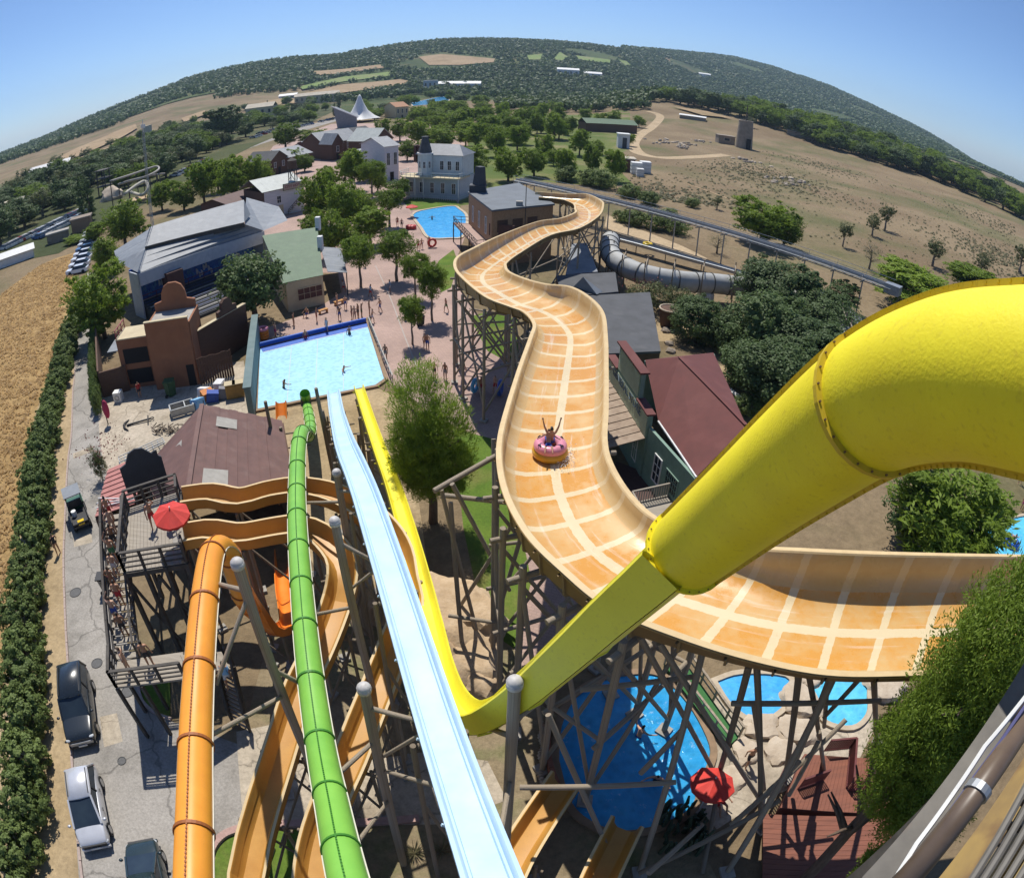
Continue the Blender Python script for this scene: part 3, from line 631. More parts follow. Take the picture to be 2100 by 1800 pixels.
def frames(path):
 out = []; n = len(path)
 for i, p in enumerate(path):
  t = (path[min(i + 1, n - 1)] - path[max(i - 1, 0)]).normalized()
  s = t.cross(Vector((0, 0, 1)))
  if s.length < .05: s = out[-1][2].copy() if out else Vector((1, 0, 0))
  s.normalize(); 
  if out and s.dot(out[-1][2]) < 0: s = -s
  out.append((p, t, s, s.cross(t)))
 return out
def resample(path, step):
 out = [path[0].copy()]; need = step
 for a, b in zip(path[:-1], path[1:]):
  L_ = (b - a).length; pos = 0
  while L_ - pos >= need: pos += need; out.append(a.lerp(b, pos / L_)); need = step
  need -= L_ - pos
 if (out[-1] - path[-1]).length > step * .3: out.append(path[-1].copy())
 return out
def tube_slide(t, path, r, m, mf, seclen, fr=.05, fw=.05, seam=True, side=None, n=22, up=None, bolts=0):
 step = min(seclen, sum((b - a).length for a, b in zip(path[:-1], path[1:])) * 1.001) / (6 if n < 30 else 24); spn = 6 if n < 30 else 24; P_ = resample(path, step); F = frames(P_)
 if bolts: F = [(p, tt, tt.cross(p - EYE).normalized(), u) for p, tt, s, u in F]; F = [(p, tt, s, s.cross(tt)) for p, tt, s, u in F]
 for s0 in range(0, len(F) - 1, spn):
  ids = F[s0:s0 + spn + 1]; mb = MB()
  for (p, tt, s, u) in ids:
   for k in range(n): a = 2 * math.pi * k / n; mb.v.append(tuple(p + (s * math.cos(a) + u * math.sin(a)) * r))
  for a in range(len(ids) - 1):
   for k in range(n): mb.f.append((a * n + k, a * n + (k + 1) % n, (a + 1) * n + (k + 1) % n, (a + 1) * n + k))
  mb.build('tube_section', m, t, smooth=True)
  if seam:
   ms = MB()
   for (p, tt, s, u), (p2, t2, s2, u2) in zip(ids[:-1], ids[1:]):
    ms.beam(p + u * (r + .008), p2 + u2 * (r + .008), .022, .02, up=u)
    for q in (.1, .35, .6, .85): c = p.lerp(p2, q) + u.lerp(u2, q) * (r + .02); ms.obox(c, tt * .028, s * .02, u * .014)
   ms.build('bolted_seam', mf, t)
  if side:
   for sg in (-1, 1):
    ms = MB()
    for (p, tt, s, u), (p2, t2, s2, u2) in zip(ids[:-1], ids[1:]):
     ms.beam(p + s * sg * (r + .015), p2 + s2 * sg * (r + .015), (.09 if bolts else .03), .03, up=u)
     if bolts: 
      c = p.lerp(p2, .5) + s * sg * (r + .04); ms.obox(c, tt * .012, s * .012, u * .028)
    ms.build('side_flange', side, t)
  p, tt, s, u = ids[0]; ring(t, p, tt, r, fr, fw, mf, bolts)
def ring(t, p, tt, r, fr, fw, mf, bolts=0):
 mb = MB(); n = 28; q = tt.to_track_quat('Z', 'Y')
 for (rr_, z) in ((r - .01, -fw), (r + fr, -fw), (r + fr, fw), (r - .01, fw)):
  for k in range(n): a = 2 * math.pi * k / n; mb.v.append(tuple(p + q @ Vector((rr_ * math.cos(a), rr_ * math.sin(a), z))))
 mb.f = [(j * n + k, j * n + (k + 1) % n, (j + 1) * n + (k + 1) % n, (j + 1) * n + k) for j in range(3) for k in range(n)]
 o = mb.build('flange_ring', mf, t)
 if bolts:
  b = MB()
  for k in range(bolts):
   a = 2 * math.pi * k / bolts; c = p + q @ Vector(((r + fr * .6) * math.cos(a), (r + fr * .6) * math.sin(a), 0)); b.cyl(c - tt * (fw + .018), c + tt * (fw + .018), .011, n=6)
  b.build('bolt_circle', BOLT, o)['kind'] = 'stuff'
def trough_slide(t, path, prof, m, seclen=2.4, mrim=None, under=None, flange=True, sc=None, name='trough_section'):
 step = seclen / 5; P_ = resample(path, step); F = frames(P_); n = len(prof)
 wmax = max(abs(p[0]) for p in prof); zmin = min(p[1] for p in prof)
 tot = len(F)
 for s0 in range(0, len(F) - 1, 5):
  ids = F[s0:s0 + 6]; mb = MB(); mu = MB(); uv = []
  for gi, (p, tt, s, u) in enumerate(ids):
   k_ = sc((s0 + gi) / tot) if sc else 1.0
   mb.v += [tuple(p + s * a * k_ + u * b * k_) for a, b in prof]
   mu.v += [tuple(p + s * a * k_ + u * (b - .012) * k_) for a, b in [prof[0]] + [(-wmax * .82, zmin - .02), (-wmax * .4, zmin - .1), (wmax * .4, zmin - .1), (wmax * .82, zmin - .02)] + [prof[-1]]]
  for a in range(len(ids) - 1):
   mb.f += [(a * n + j, a * n + j + 1, (a + 1) * n + j + 1, (a + 1) * n + j) for j in range(n - 1)]
   mu.f += [(a * 6 + j, (a + 1) * 6 + j, (a + 1) * 6 + j + 1, a * 6 + j + 1) for j in range(5)]
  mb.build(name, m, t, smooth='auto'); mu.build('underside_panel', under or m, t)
  if mrim:
   for sg in (0, 1):
    mr = MB()
    for (p, tt, s, u), (p2, t2, s2, u2) in zip(ids[:-1], ids[1:]):
     e = prof[1] if sg == 0 else prof[-2]
     mr.beam(p + s * e[0] + u * (e[1] + .012), p2 + s2 * e[0] + u2 * (e[1] + .012), .11, .03, up=u)
    mr.build('rim_board', mrim, t)
  if flange:
   p, tt, s, u = ids[0]; mf = MB()
   q = [prof[0], (-wmax * .85, zmin - .03), (-wmax * .4, zmin - .12), (wmax * .4, zmin - .12), (wmax * .85, zmin - .03), prof[-1]]
   for (a0, b0), (a1, b1) in zip(q[:-1], q[1:]): mf.beam(p + s * a0 + u * (b0 - .03), p + s * a1 + u * (b1 - .03), .06, .06, up=tt)
   mf.build('joint_flange', under or m, t)

bpath = crom([D(1035,1880,12.2), D(985,1740,13.6), D(943,1620,15.0), D(893,1470,16.9), D(846,1320,18.9), D(812,1210,20.9), D(780,1110,23.2), D(752,1025,26.2), D(733,975,28.6), D(718,940,30.6), D(706,908,35.5), D(697,875,42.), D(690,845,49.), G(684,806,.75)], 6)
blue = thing('body_slide', 'pale blue open slide running straight from the camera down to the pool', 'water slide', (bpath[-1].x, bpath[-1].y, 0))
trough_slide(blue, bpath, [(-.60,.02),(-.60,.30),(-.50,.33),(-.44,.27),(-.42,.12),(-.36,.10),(-.33,.02),(-.24,0),(.24,0),(.33,.02),(.36,.10),(.42,.12),(.44,.27),(.50,.33),(.60,.30),(.60,.02)], BLU, 3.0, sc=lambda q: .92)
gpath = crom([D(740,1900,12.8), D(708,1780,14.2), D(683,1660,16.4), D(661,1550,18.6), D(644,1440,20.3), D(630,1330,22.0), D(618,1200,25.0), D(610,1080,28.6), D(609,990,32.6), D(611,930,35.4), D(616,893,37.4), D(624,886,40.5), D(633,893,44.5), D(637,880,48.0), D(634,855,52.5), D(629,830,56.5), G(625,806,.9)], 6)
green = thing('tube_slide', 'bright green enclosed tube slide with bolted seam between the orange and blue slides', 'water slide', (gpath[-1].x, gpath[-1].y, 0))
tube_slide(green, gpath, .42, GRN, GRN2, 2.6, fr=.035, fw=.04, side=PALE)
opath = crom([D(397,1920,14.0), D(397,1780,14.8), D(399,1650,15.8), D(402,1500,17.3), D(408,1380,18.6), D(417,1260,20.2), D(426,1180,21.6), D(436,1134,22.9), D(450,1122,24.0), D(466,1132,25.0), D(478,1158,26.0), D(488,1190,26.9), D(497,1222,28.2)], 6)
orange = thing('tube_slide', 'thick orange tube slide beside the road bending over into an open orange chute', 'water slide', (opath[-1].x, opath[-1].y, 0))
tube_slide(orange, opath, .45, ORG, ORG2, 2.7, fr=.04, fw=.045, side=PALE)
oc = crom([D(496,1220,28.0), D(520,1258,30.6), D(548,1288,32.2), D(574,1297,33.0), D(592,1283,34.2), D(589,1250,36.0), D(583,1215,37.6), D(580,1170,39.6), D(580,1100,43), D(584,1040,46), D(586,985,48.6), D(580,900,53.6), G(577,826,.7)], 6)
OPEN = [(-.46,-.02),(-.46,.36),(-.40,.38),(-.37,.30),(-.30,.08),(-.18,0),(.18,0),(.30,.08),(.37,.30),(.40,.38),(.46,.36),(.46,-.02)]
trough_slide(orange, oc, OPEN, ORG3, 2.4)
ypath = crom([D(2330,830,4.6), D(2220,795,4.8), D(2100,776,5.1), D(1950,775,5.6), D(1800,825,6.4), D(1660,925,7.5), D(1530,1030,9.0), D(1412,1128,10.6)], 8)
yellow = thing('tube_slide', 'huge yellow tube slide in front on the upper right ending in an open yellow chute', 'water slide', (2.7, 9.5, 0))
for seg in (ypath[:33], ypath[32:]):
 tube_slide(yellow, seg, .66, YEL, YEL2, 7.5, fr=.06, fw=.03, seam=False, side=YEL2, n=40, bolts=26)
p_, t_, s_, u_ = frames(ypath)[-1]
dn_ = Vector((0, 0, -.30))
yc = crom([D(1425,1118,10.45) + dn_, D(1350,1186,11.2) + dn_, D(1270,1256,12.2) + dn_, D(1180,1334,13.6) + dn_, D(1100,1402,15.2) + dn_, D(1040,1452,16.8) + dn_ * .5, D(1000,1480,18.2), D(958,1478,19.8), D(925,1442,21.6), D(902,1380,23.8), D(885,1300,26.6), D(862,1200,29.6), D(836,1100,33.4), D(806,1000,38), D(780,930,42.6), D(756,860,49.5), G(736,798,.7)], 7)
YPR = [(-.56,-.1),(-.56,.52),(-.50,.55),(-.46,.50),(-.40,.16),(-.26,0),(.26,0),(.40,.16),(.46,.50),(.50,.55),(.56,.52),(.56,-.1)]
trough_slide(yellow, yc, YPR, YEL3, 3.0, sc=lambda q: 1.22 - .27 * min(1, q * 5) - .2 * min(1, max(0, (q - .28) * 2.2)))
ring(yellow, p_, t_, .66, .07, .035, YEL, 26)

def rimpath(rims, zs, k=5):
 c = []
 for (a, b), z in zip(rims, zs):
  A, B = G(*a, z), G(*b, z); c.append(((A + B) / 2, (A - B).length))
 return c
s1 = [((376,1019),(376,1049)),((434,1013),(434,1042)),((492,1023),(492,1052)),((548,1000),(550,1046)),((597,991),(597,1039)),((650,993),(635,1042)),((700,1008),(680,1052)),((760,1042),(735,1080)),((812,1088),(775,1120)),((842,1140),(795,1160)),((853,1200),(802,1205))]
z1 = [7.4,7.35,7.2,7.0,6.9,6.8,6.7,6.5,6.3,6.1,5.9]
c1 = [G((a[0] + b[0]) / 2, (a[1] + b[1]) / 2, z - .55) for (a, b), z in zip(s1, z1)]
c1 += [G(838,1265,5.0), G(812,1340,4.7), G(785,1410,4.45), G(755,1485,4.2), G(722,1570,3.9), G(690,1640,3.7), G(662,1720,3.4), G(648,1800,3.2), G(650,1900,3.0), G(720,2010,2.7), G(850,2020,2.4), G(960,1930,2.1), G(1015,1850,1.9), G(1060,1760,1.6), G(1110,1680,1.3), G(1160,1606,1.0)]
s2 = [((379,1095),(381,1130)),((429,1085),(434,1124)),((492,1095),(492,1130)),((556,1076),(556,1128)),((600,1068),(600,1123)),((640,1076),(635,1128)),((680,1095),(655,1145)),((714,1140),(680,1165)),((729,1180),(684,1195))]
z2 = [7.4,7.35,7.2,7.0,6.9,6.8,6.6,6.4,6.2]
c2_ = [G((a[0] + b[0]) / 2, (a[1] + b[1]) / 2, z - .55) for (a, b), z in zip(s2, z2)]
c2_ += [G(700,1235,5.2), G(682,1290,4.9), G(655,1355,4.65), G(622,1425,4.4), G(598,1500,4.1), G(572,1585,3.8), G(546,1670,3.5), G(524,1760,3.2), G(520,1860,3.0), G(620,2080,2.8), G(900,2150,2.5), G(1120,2000,2.2), G(1190,1890,1.9), G(1235,1790,1.5), G(1280,1700,1.1)]
TPR = [(-.66,.06),(-.66,.62),(-.58,.66),(-.53,.58),(-.47,.22),(-.30,.02),(0,0),(.30,.02),(.47,.22),(.53,.58),(.58,.66),(.66,.62),(.66,.06)]
for nm, c, lb in ((1, c1, 'tan curved body slide, the upper lane starting behind the red parasol'), (2, c2_, 'tan curved body slide, the lower lane in front of the orange tube bend')):
 pth = crom(c, 6); tt = thing('body_slide', lb, 'water slide', (pth[0].x, pth[0].y, 0))
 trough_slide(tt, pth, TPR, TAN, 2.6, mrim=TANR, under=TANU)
# ================================================================== LOG TOWERS
WOODL = mat('weathered_log', (.43, .36, .27), (.29, .235, .17), rough=.85, scale=2.5, bump=.5, bscale=9, stretch=(3, 3, .25), stain=((.13, .10, .07), 1.2, .56, .6), bdist=.15)
WOODD = mat('dark_log', (.30, .24, .17), (.19, .15, .105), rough=.85, scale=2.5, bump=.5, bscale=9, stretch=(3, 3, .25), bdist=.15)
CAPM = mat('pole_cap', (.55, .53, .50), (.40, .38, .36), rough=.55, scale=5, stain=((.25, .22, .2), 6, .6, .7))
def logmesh(nm, m, n=9):
 mb = MB(); rr = random.Random(3)
 for j in range(5):
  for k in range(n):
   a = 2 * math.pi * k / n; r_ = 1 + rr.uniform(-.06, .06) - .06 * j / 4
   mb.v.append((r_ * math.cos(a), r_ * math.sin(a), j / 4))
 mb.f = [(j * n + k, j * n + (k + 1) % n, (j + 1) * n + (k + 1) % n, (j + 1) * n + k) for j in range(4) for k in range(n)] + [tuple(range(n - 1, -1, -1)), tuple(4 * n + k for k in range(n))]
 me = mb.mesh(nm); me.polygons.foreach_set('use_smooth', [True] * (4 * n) + [False, False]); me.materials.append(m); return me
LOGME, LOGDK = logmesh('log', WOODL), logmesh('dark_log', WOODD)
def log(t, p0, p1, r=.13, dark=False, name='log'):
 r *= .84
 p0, p1 = Vector(p0), Vector(p1); d = p1 - p0
 o = link(name, LOGDK if dark else LOGME, t)
 o.matrix_local = Matrix.Translation(p0 - OFF[t.name]) @ d.to_track_quat('Z', 'Y').to_matrix().to_4x4() @ Matrix.Diagonal((r, r, d.length, 1))
 for q in (p0, p1):
  if q.z < 0:
   f = link('footing', FOOT, t); f.matrix_local = Matrix.Translation(Vector((q.x, q.y, .03)) - OFF[t.name]) @ Matrix.Rotation(rnd.uniform(0, 1.5), 4, 'Z') @ Matrix.Diagonal((max(.5, r * 4.4), max(.5, r * 4.4), 1, 1))
 return o
FOOT = MB().box(0, 0, .05, 1, 1, .2).mesh('footing'); FOOT.materials.append(mat('footing_concrete', (.36, .34, .30), (.27, .25, .22), rough=.95, scale=3, bump=.2))
def gz(p): return Vector((p.x, p.y, -.05))
def tower(label, i0, i1, every, ext=.5, r=.12, xb=True):
 ids = list(range(i0, i1 + 1, every)); c = (cA[ids[0]] + cB[ids[0]]) / 2
 t = thing('log_tower', label, 'log tower', (c.x, c.y, 0)); prev = None
 for i in ids:
  A, B, zf = cA[i].copy(), cB[i].copy(), cF[i] - .34
  d = (B - A); d.z = 0; W = d.length; d.normalize()
  a = Vector((A.x, A.y, zf)) - d * .25; b = Vector((B.x, B.y, zf)) + d * .25
  log(t, gz(a), a + Vector((0, 0, .5)), r * 1.15); log(t, gz(b), b + Vector((0, 0, .5)), r * 1.15)
  log(t, a - d * ext, b + d * ext, r)
  log(t, Vector((a.x, a.y, zf * .52)) - d * .35, Vector((b.x, b.y, zf * .48)) + d * .35, r * .85)
  if xb:
   log(t, Vector((a.x, a.y, zf * .1)), Vector((b.x, b.y, zf * .95)), r * .8); log(t, Vector((b.x, b.y, zf * .08)), Vector((a.x, a.y, zf * .92)), r * .8)
  if prev:
   for p, q in zip(prev, (a, b)):
    log(t, Vector((p.x, p.y, p.z * .95)), Vector((q.x, q.y, q.z * .15)), r * .75)
    log(t, Vector((p.x, p.y, p.z * .5)), Vector((q.x, q.y, q.z * .5)), r * .75)
  prev = (a, b)
 return t
tower('log trestle under the far end of the raft slide behind the brick building', 6, 48, 10, .2)
tower('tall log tower beneath the left bend of the raft slide over the plaza', 54, 78, 6, .5, .13)
tower('log trestle under the middle bend of the raft slide beside the grey roofs', 86, 112, 9, .4, .13)
tower('log tower below the straight run of the raft slide beside the pine', 118, 132, 7, .5, .14)
tw = tower('log tower at the lower left bend of the raft slide above the lawn', 138, 152, 7, .6, .15)
log(tw, G(890,1007,9.4), G(1032,926,9.9), .15); log(tw, G(912,1016,8.2), G(1040,1030,8.6), .14); log(tw, G(927,992,9.6), G(1045,1210,3.0), .13)
log(tw, G(924,1030,8.0), gz(G(950,1350)), .14); log(tw, G(905,1004,9.0), gz(G(985,1320)), .12); log(tw, G(1012,900,9), gz(G(1022,1290)), .15)
log(tw, G(920,1262,2.5), G(1042,1280,2.6), .12); log(tw, G(945,1240,1.5), G(1060,1060,8.5), .12); log(tw, G(1080,1060,8.8), gz(G(1000,1330)), .12)
tr_ = thing('log_tower', 'big log frame of crossing poles standing over the round pool', 'log tower', tuple(gz(G(1397,1508))))
def LG(a, b, r=.14, dk=False): log(tr_, a, b, r, dk)
LG(G(1452,1289,10.7), gz(G(1310,1790)), .15); LG(G(1313,1306,10.7), gz(G(1470,1590)), .13); LG(G(1352,1318,10.7), gz(G(1560,1640)), .13)
LG(G(1124,1465,7.5), gz(G(1262,1770)), .13); LG(G(1066,1614,5.2), G(1386,1603,5.6), .13); LG(G(1190,1414,7.2), G(1430,1386,8.3), .13); LG(G(1314,1585,4.5), G(1404,1490,7.0), .13)
LG(G(1536,1364,10.7), gz(G(1470,1600)), .15, True); LG(G(1552,1366,10.7), gz(G(1560,1700)), .14, True); LG(G(1500,1442,8.2), G(1806,1436,8.4), .13); LG(G(1640,1364,10.7), gz(G(1610,1600)), .15, True)
LG(G(1655,1364,10.7), gz(G(1690,1570)), .13, True); LG(G(1790,1364,10.7), gz(G(1798,1520)), .15, True); LG(G(1712,1361,10.7), G(1632,1560,2.5), .13); LG(G(1720,1366,10.7), gz(G(1490,1790)), .16)
LG(G(1786,1366,10.7), G(1690,1470,6.5), .11, True); LG(G(1735,1475,6.0), G(1560,1640,3.0), .13); LG(G(1618,1630,2.5), G(1678,1520,6.0), .12); LG(G(1545,1440,8.1), G(1568,1620,.5), .11)
LG(G(1700,1361,10.7), G(1690,1490,5.0), .11); LG(G(1680,1500,5.5), gz(G(1692,1585)), .11); LG(G(1500,1690,1.5), G(1640,1560,5.2), .14); LG(G(1440,1690,1.0), G(1330,1790,3.0), .13)
LG(G(1310,1790,1.0), G(1600,1640,3.6), .13, True); LG(G(1475,1600,1.5), G(1440,1790,.2), .13, True)
def cap_pole(label, top, foot, r, arms=(), capped=True, dark=False):
 t = thing('slide_support', label, 'support pole', tuple(foot))
 log(t, foot, top, r * 1.1, dark, 'pole')
 if capped:
  MB().add([], []); mb = MB().ball(top, r * 1.12, r * 1.12, r * .9, 14, 8); mb.cyl(top - (top - foot).normalized() * .14, top + (top - foot).normalized() * .02, r * 1.12, n=14); mb.build('cap', CAPM, t, smooth=True)
 for a, b, rr in arms: log(t, a, b, rr, dark, 'crossbeam')
 return t
def under(path, i, dz=-.12): return path[i] + Vector((0, 0, dz))
def near(path, px, py):
 d = ray(px, py); return min(path, key=lambda p: ((p - EYE).normalized() - d).length)
tA = D(486,1154,17.4); cap_pole('capped weathered pole standing between the orange and green tubes', tA, Vector((tA.x + .25, tA.y - .3, 0)), .17,
 [(tA + Vector((0, 0, -1.0)), near(opath, 430,1180) + Vector((.2, 0, -.3)), .09), (tA + Vector((.02, 0, -1.2)), near(opath, 408,1390) + Vector((.4, 0, -.4)), .08), (tA + Vector((.1, -.1, -4.2)), near(gpath, 636,1380) + Vector((-.3, 0, -.5)), .09), (tA + Vector((.1, -.1, -5.5)), near(opath, 404,1480) + Vector((.3, 0, -.5)), .09)])
tB = D(746,1410,17.4); cap_pole('thick capped log pole between the green tube and the blue slide', tB, Vector((tB.x - .2, tB.y - .2, 0)), .175,
 [(tB + Vector((0, 0, -.9)), near(bpath, 893,1470) + Vector((-.35, 0, -.25)), .085), (tB + Vector((-.05, 0, -2.6)), near(gpath, 661,1560) + Vector((.3, 0, -.45)), .09), (tB + Vector((0, 0, -3.6)), near(bpath, 893,1470) + Vector((-.2, 0, -.6)), .075), (tB + Vector((0, 0, -4.4)), near(bpath, 930,1600) + Vector((-.3, 0, -.5)), .08), (tB + Vector((-.1, 0, -6.5)), near(gpath, 690,1680) + Vector((.2, 0, -1.6)), .08)])
tC = D(1056,1398,14.2); cap_pole('grey pole with white domed cap between the blue and yellow slides', tC, Vector((tC.x - .05, tC.y - .15, 0)), .17,
 [(tC + Vector((0, 0, -1.5)), near(yc, 1100,1408) + Vector((.5, .4, -.35)), .10), (tC + Vector((0, 0, -4.4)), near(bpath, 985,1740) + Vector((.3, 0, -.6)), .09), (tC + Vector((0, 0, -2.2)), near(yc, 985,1482) + Vector((0, .2, -.4)), .09)])
tE = D(686,1068,21.6); cap_pole('slim capped pole behind the green tube with arm to the blue slide', tE, Vector((tE.x + .5, tE.y - .5, 0)), .17,
 [(tE + Vector((0, 0, -.9)), near(bpath, 790,1140) + Vector((-.3, 0, -.3)), .09), (tE + Vector((0, 0, -3.2)), near(bpath, 790,1140) + Vector((-.3, 0, -.5)), .07), (tE + Vector((0, 0, -4.0)), near(gpath, 622,1240) + Vector((.3, 0, -.4)), .08)])
tD = D(690,968,29.); cap_pole('far capped pole beside the hump of the blue slide', tD, Vector((tD.x + .3, tD.y - .4, 0)), .18,
 [(tD + Vector((0, 0, -1.0)), near(bpath, 745,1000) + Vector((-.2, 0, -.3)), .09), (tD + Vector((0, 0, -1.6)), near(gpath, 609,1010) + Vector((.3, 0, -.4)), .09)])
for base, top, lb in (((576,975),(544,823),'dark pole at the corner of the barn roof beside the orange chute'), ((592,972),(575,876),'thin dark pole right against the orange chute near the barn'), ((683,970),(648,796),'tallest dark pole between the green and blue slides by the pool'),
                      ((690,960),(661,842),'second dark pole leaning beside the blue slide by the pool'), ((752,975),(738,856),'dark pole against the yellow chute by the pool apron'), ((742,970),(735,890),'short dark pole left of the yellow chute'), ((762,985),(755,922),'stub of a dark pole beside the yellow chute')):
 bs = G(*base); z = ztop(bs, *top); tp_ = G(*top, z)
 cap_pole(lb, tp_, Vector((bs.x, bs.y, 0)), .14, [(Vector((bs.x - .2, bs.y, z * .55)), Vector((bs.x + 1.8, bs.y + .6, z * .55)), .07)], False, True)
def trestle(label, path, step, i0, i1):
 P_ = resample(path, step); t = None
 for i, (p, tt, s, u) in enumerate(frames(P_)):
  if i < i0 or i > i1 or p.z < 1.2: continue
  if t is None: t = thing('log_trestle', label, 'log trestle', (p.x, p.y, 0))
  a, b = p - s * .8, p + s * .8
  log(t, gz(a), a + Vector((0, 0, .1)), .10, i % 2 == 0); log(t, gz(b), b + Vector((0, 0, .1)), .10, i % 2 == 1); log(t, a - s * .3 - Vector((0, 0, .22)), b + s * .3 - Vector((0, 0, .22)), .09, True)
  log(t, Vector((a.x, a.y, p.z * .15)), Vector((b.x, b.y, p.z * .85)), .07, True)
  if i + 1 < len(P_): q = P_[i + 1]; log(t, Vector((a.x, a.y, p.z * .85)), Vector((q.x, q.y, q.z * .3)), .07, True)
trestle('dark log trestle under the upper tan lane turning behind the blue slide', crom(c1, 6), 3.0, 0, 16)
trestle('dark log trestle under the lower tan lane between the orange and green tubes', crom(c2_, 6), 3.0, 0, 14)
def props(label, path, step, z0, r, xoff):
 P_ = resample(path, step); t = None
 for i, (p, tt, s, u) in enumerate(frames(P_)):
  if p.z < z0 or i == 0: continue
  if t is None: t = thing('log_trestle', label, 'log trestle', (p.x, p.y, 0))
  a = p + s * xoff; log(t, gz(a), Vector((a.x, a.y, p.z - .1)), r, True); log(t, a - Vector((0, 0, .35)), p - s * xoff - Vector((0, 0, .35)), r * .8, i % 2)
  b = p - s * xoff * 1.2; log(t, gz(b), Vector((b.x, b.y, p.z - .3)), r * .9, True); log(t, Vector((a.x, a.y, p.z * .2)), Vector((b.x, b.y, p.z * .7)), r * .7, True)
props('log props under the blue slide', bpath, 6.0, 2.0, .11, .6)
props('log props under the run-out of the yellow chute', yc[56:], 8.0, 2.0, .10, .5)
props('short log props under the open orange chute', oc, 5.0, 1.2, .09, .45)
# ================================================================== BUILDINGS
def wmat(name, c, c2=None, rough=.8, **k): return mat(name, c, c2, rough, **k)
M_brownroof = wmat('brown_roof_sheet', (.165, .085, .070), (.125, .066, .056), .75, scale=1.2, stain=((.20, .13, .11), .8, .55, .6))
M_redroof = wmat('red_brown_roof', (.14, .042, .036), (.115, .036, .031), .85, scale=.8, stain=((.16, .06, .05), .4, .55, .5))
M_greyroof = wmat('grey_roof_sheet', (.21, .23, .25), (.165, .18, .20), .6, scale=.9, stain=((.28, .29, .30), .6, .56, .5))
M_darkroof = wmat('charcoal_roof', (.075, .078, .085), (.055, .058, .062), .8, scale=.7, stain=((.10, .10, .105), .5, .55, .6))
M_greenroof = wmat('green_roof_sheet', (.105, .17, .095), (.085, .14, .08), .7, scale=.9, stain=((.14, .19, .12), .7, .56, .5))
M_paleroof = wmat('pale_roof', (.42, .45, .42), (.34, .37, .35), .6, scale=1)
M_terra = wmat('terracotta_render', (.30, .13, .065), (.25, .105, .052), .9, scale=.8, stain=((.22, .10, .055), .9, .52, .6), bump=.2)
M_brownw = wmat('brown_boards', (.12, .065, .04), (.085, .045, .03), .85, scale=2, stretch=(1, 1, 6))
M_cream = wmat('cream_render', (.55, .47, .30), (.47, .39, .25), .85, scale=1)
M_whitew = wmat('white_boards', (.62, .63, .66), (.52, .53, .57), .7, scale=1.5, stretch=(.4, .4, 4))
M_bluegrey = wmat('blue_grey_boards', (.44, .48, .52), (.36, .40, .44), .7, scale=1.5)
M_brick = wmat('tan_brick', (.40, .25, .14), (.32, .19, .10), .9, scale=4, bump=.3)
M_greenw = wmat('green_boards', (.20, .31, .24), (.16, .26, .20), .7, scale=1.5)
M_greenp = wmat('pale_green_slat', (.52, .58, .40), (.44, .50, .34), .7, scale=2)
M_glass = mat('window_glass', (.035, .045, .055), (.02, .03, .04), rough=.12, scale=1)
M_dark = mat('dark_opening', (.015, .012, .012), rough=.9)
M_maroon = wmat('maroon_panel', (.10, .04, .03), (.075, .03, .025), .7, scale=2)
M_deck = wmat('grey_deck_board', (.36, .32, .26), (.27, .235, .19), .85, scale=2, stretch=(.3, 4, 1), bump=.3)
M_rail = wmat('dark_rail_wood', (.085, .075, .065), (.055, .048, .04), .8, scale=3)
M_teal = wmat('teal_grey_wall', (.14, .20, .20), (.11, .165, .165), .8, scale=.9, stain=((.20, .23, .22), .6, .55, .6))
M_conc = wmat('bare_concrete', (.38, .36, .32), (.30, .28, .25), .9, scale=2, bump=.2)
M_steel = mat('galvanised_steel', (.36, .38, .40), (.27, .29, .31), rough=.45, scale=3, metal=.6)
M_bluem = wmat('blue_mural', (.02, .09, .40), (.05, .20, .58), .6, scale=1.3)
M_pinkcor = wmat('pink_corrugated', (.47, .20, .17), (.40, .165, .14), .7, scale=1.5)
M_chim = wmat('dark_slate', (.045, .05, .06), rough=.7, scale=2)

def quadsheets(t, a, b, c, d, n, m, th=.05, name='roof_sheet', lap=.012, both=False):
 """a-b ridge, d-c eave: n lapped sheets side by side between ridge and eave"""
 a, b, c, d = map(Vector, (a, b, c, d)); nr = (b - a).cross(d - a).normalized()
 if nr.z < 0: nr = -nr
 for i in range(n):
  s0, s1 = i / n, (i + 1) / n; h = nr * (lap * (i % 2))
  q = [a.lerp(b, s0), a.lerp(b, s1), d.lerp(c, s1), d.lerp(c, s0)]
  mb = MB(); mb.add([p + h for p in q] + [p + h - nr * th for p in q], [(0, 1, 2, 3), (7, 6, 5, 4), (0, 4, 5, 1), (1, 5, 6, 2), (2, 6, 7, 3), (3, 7, 4, 0)])
  mb.build(name, m, t)
def rowsheets(t, a, b, c, d, n, m, **k): quadsheets(t, b, c, d, a, n, m, **k)
def wall(t, p0, p1, z0, z1, m, th=.2, name='wall', z1b=None):
 p0, p1 = Vector(p0), Vector(p1); d = (p1 - p0); d.z = 0; d.normalize(); n = Vector((-d.y, d.x, 0)) * th / 2
 z1b = z1 if z1b is None else z1b; mb = MB(); vs = []
 for p, zt in ((p0, z1), (p1, z1b)):
  for sg in (-1, 1): vs += [(p.x + n.x * sg, p.y + n.y * sg, z0), (p.x + n.x * sg, p.y + n.y * sg, zt)]
 mb.add(vs, [(0, 4, 5, 1), (2, 3, 7, 6), (0, 1, 3, 2), (4, 6, 7, 5), (1, 5, 7, 3), (0, 2, 6, 4)]); return mb.build(name, m, t)
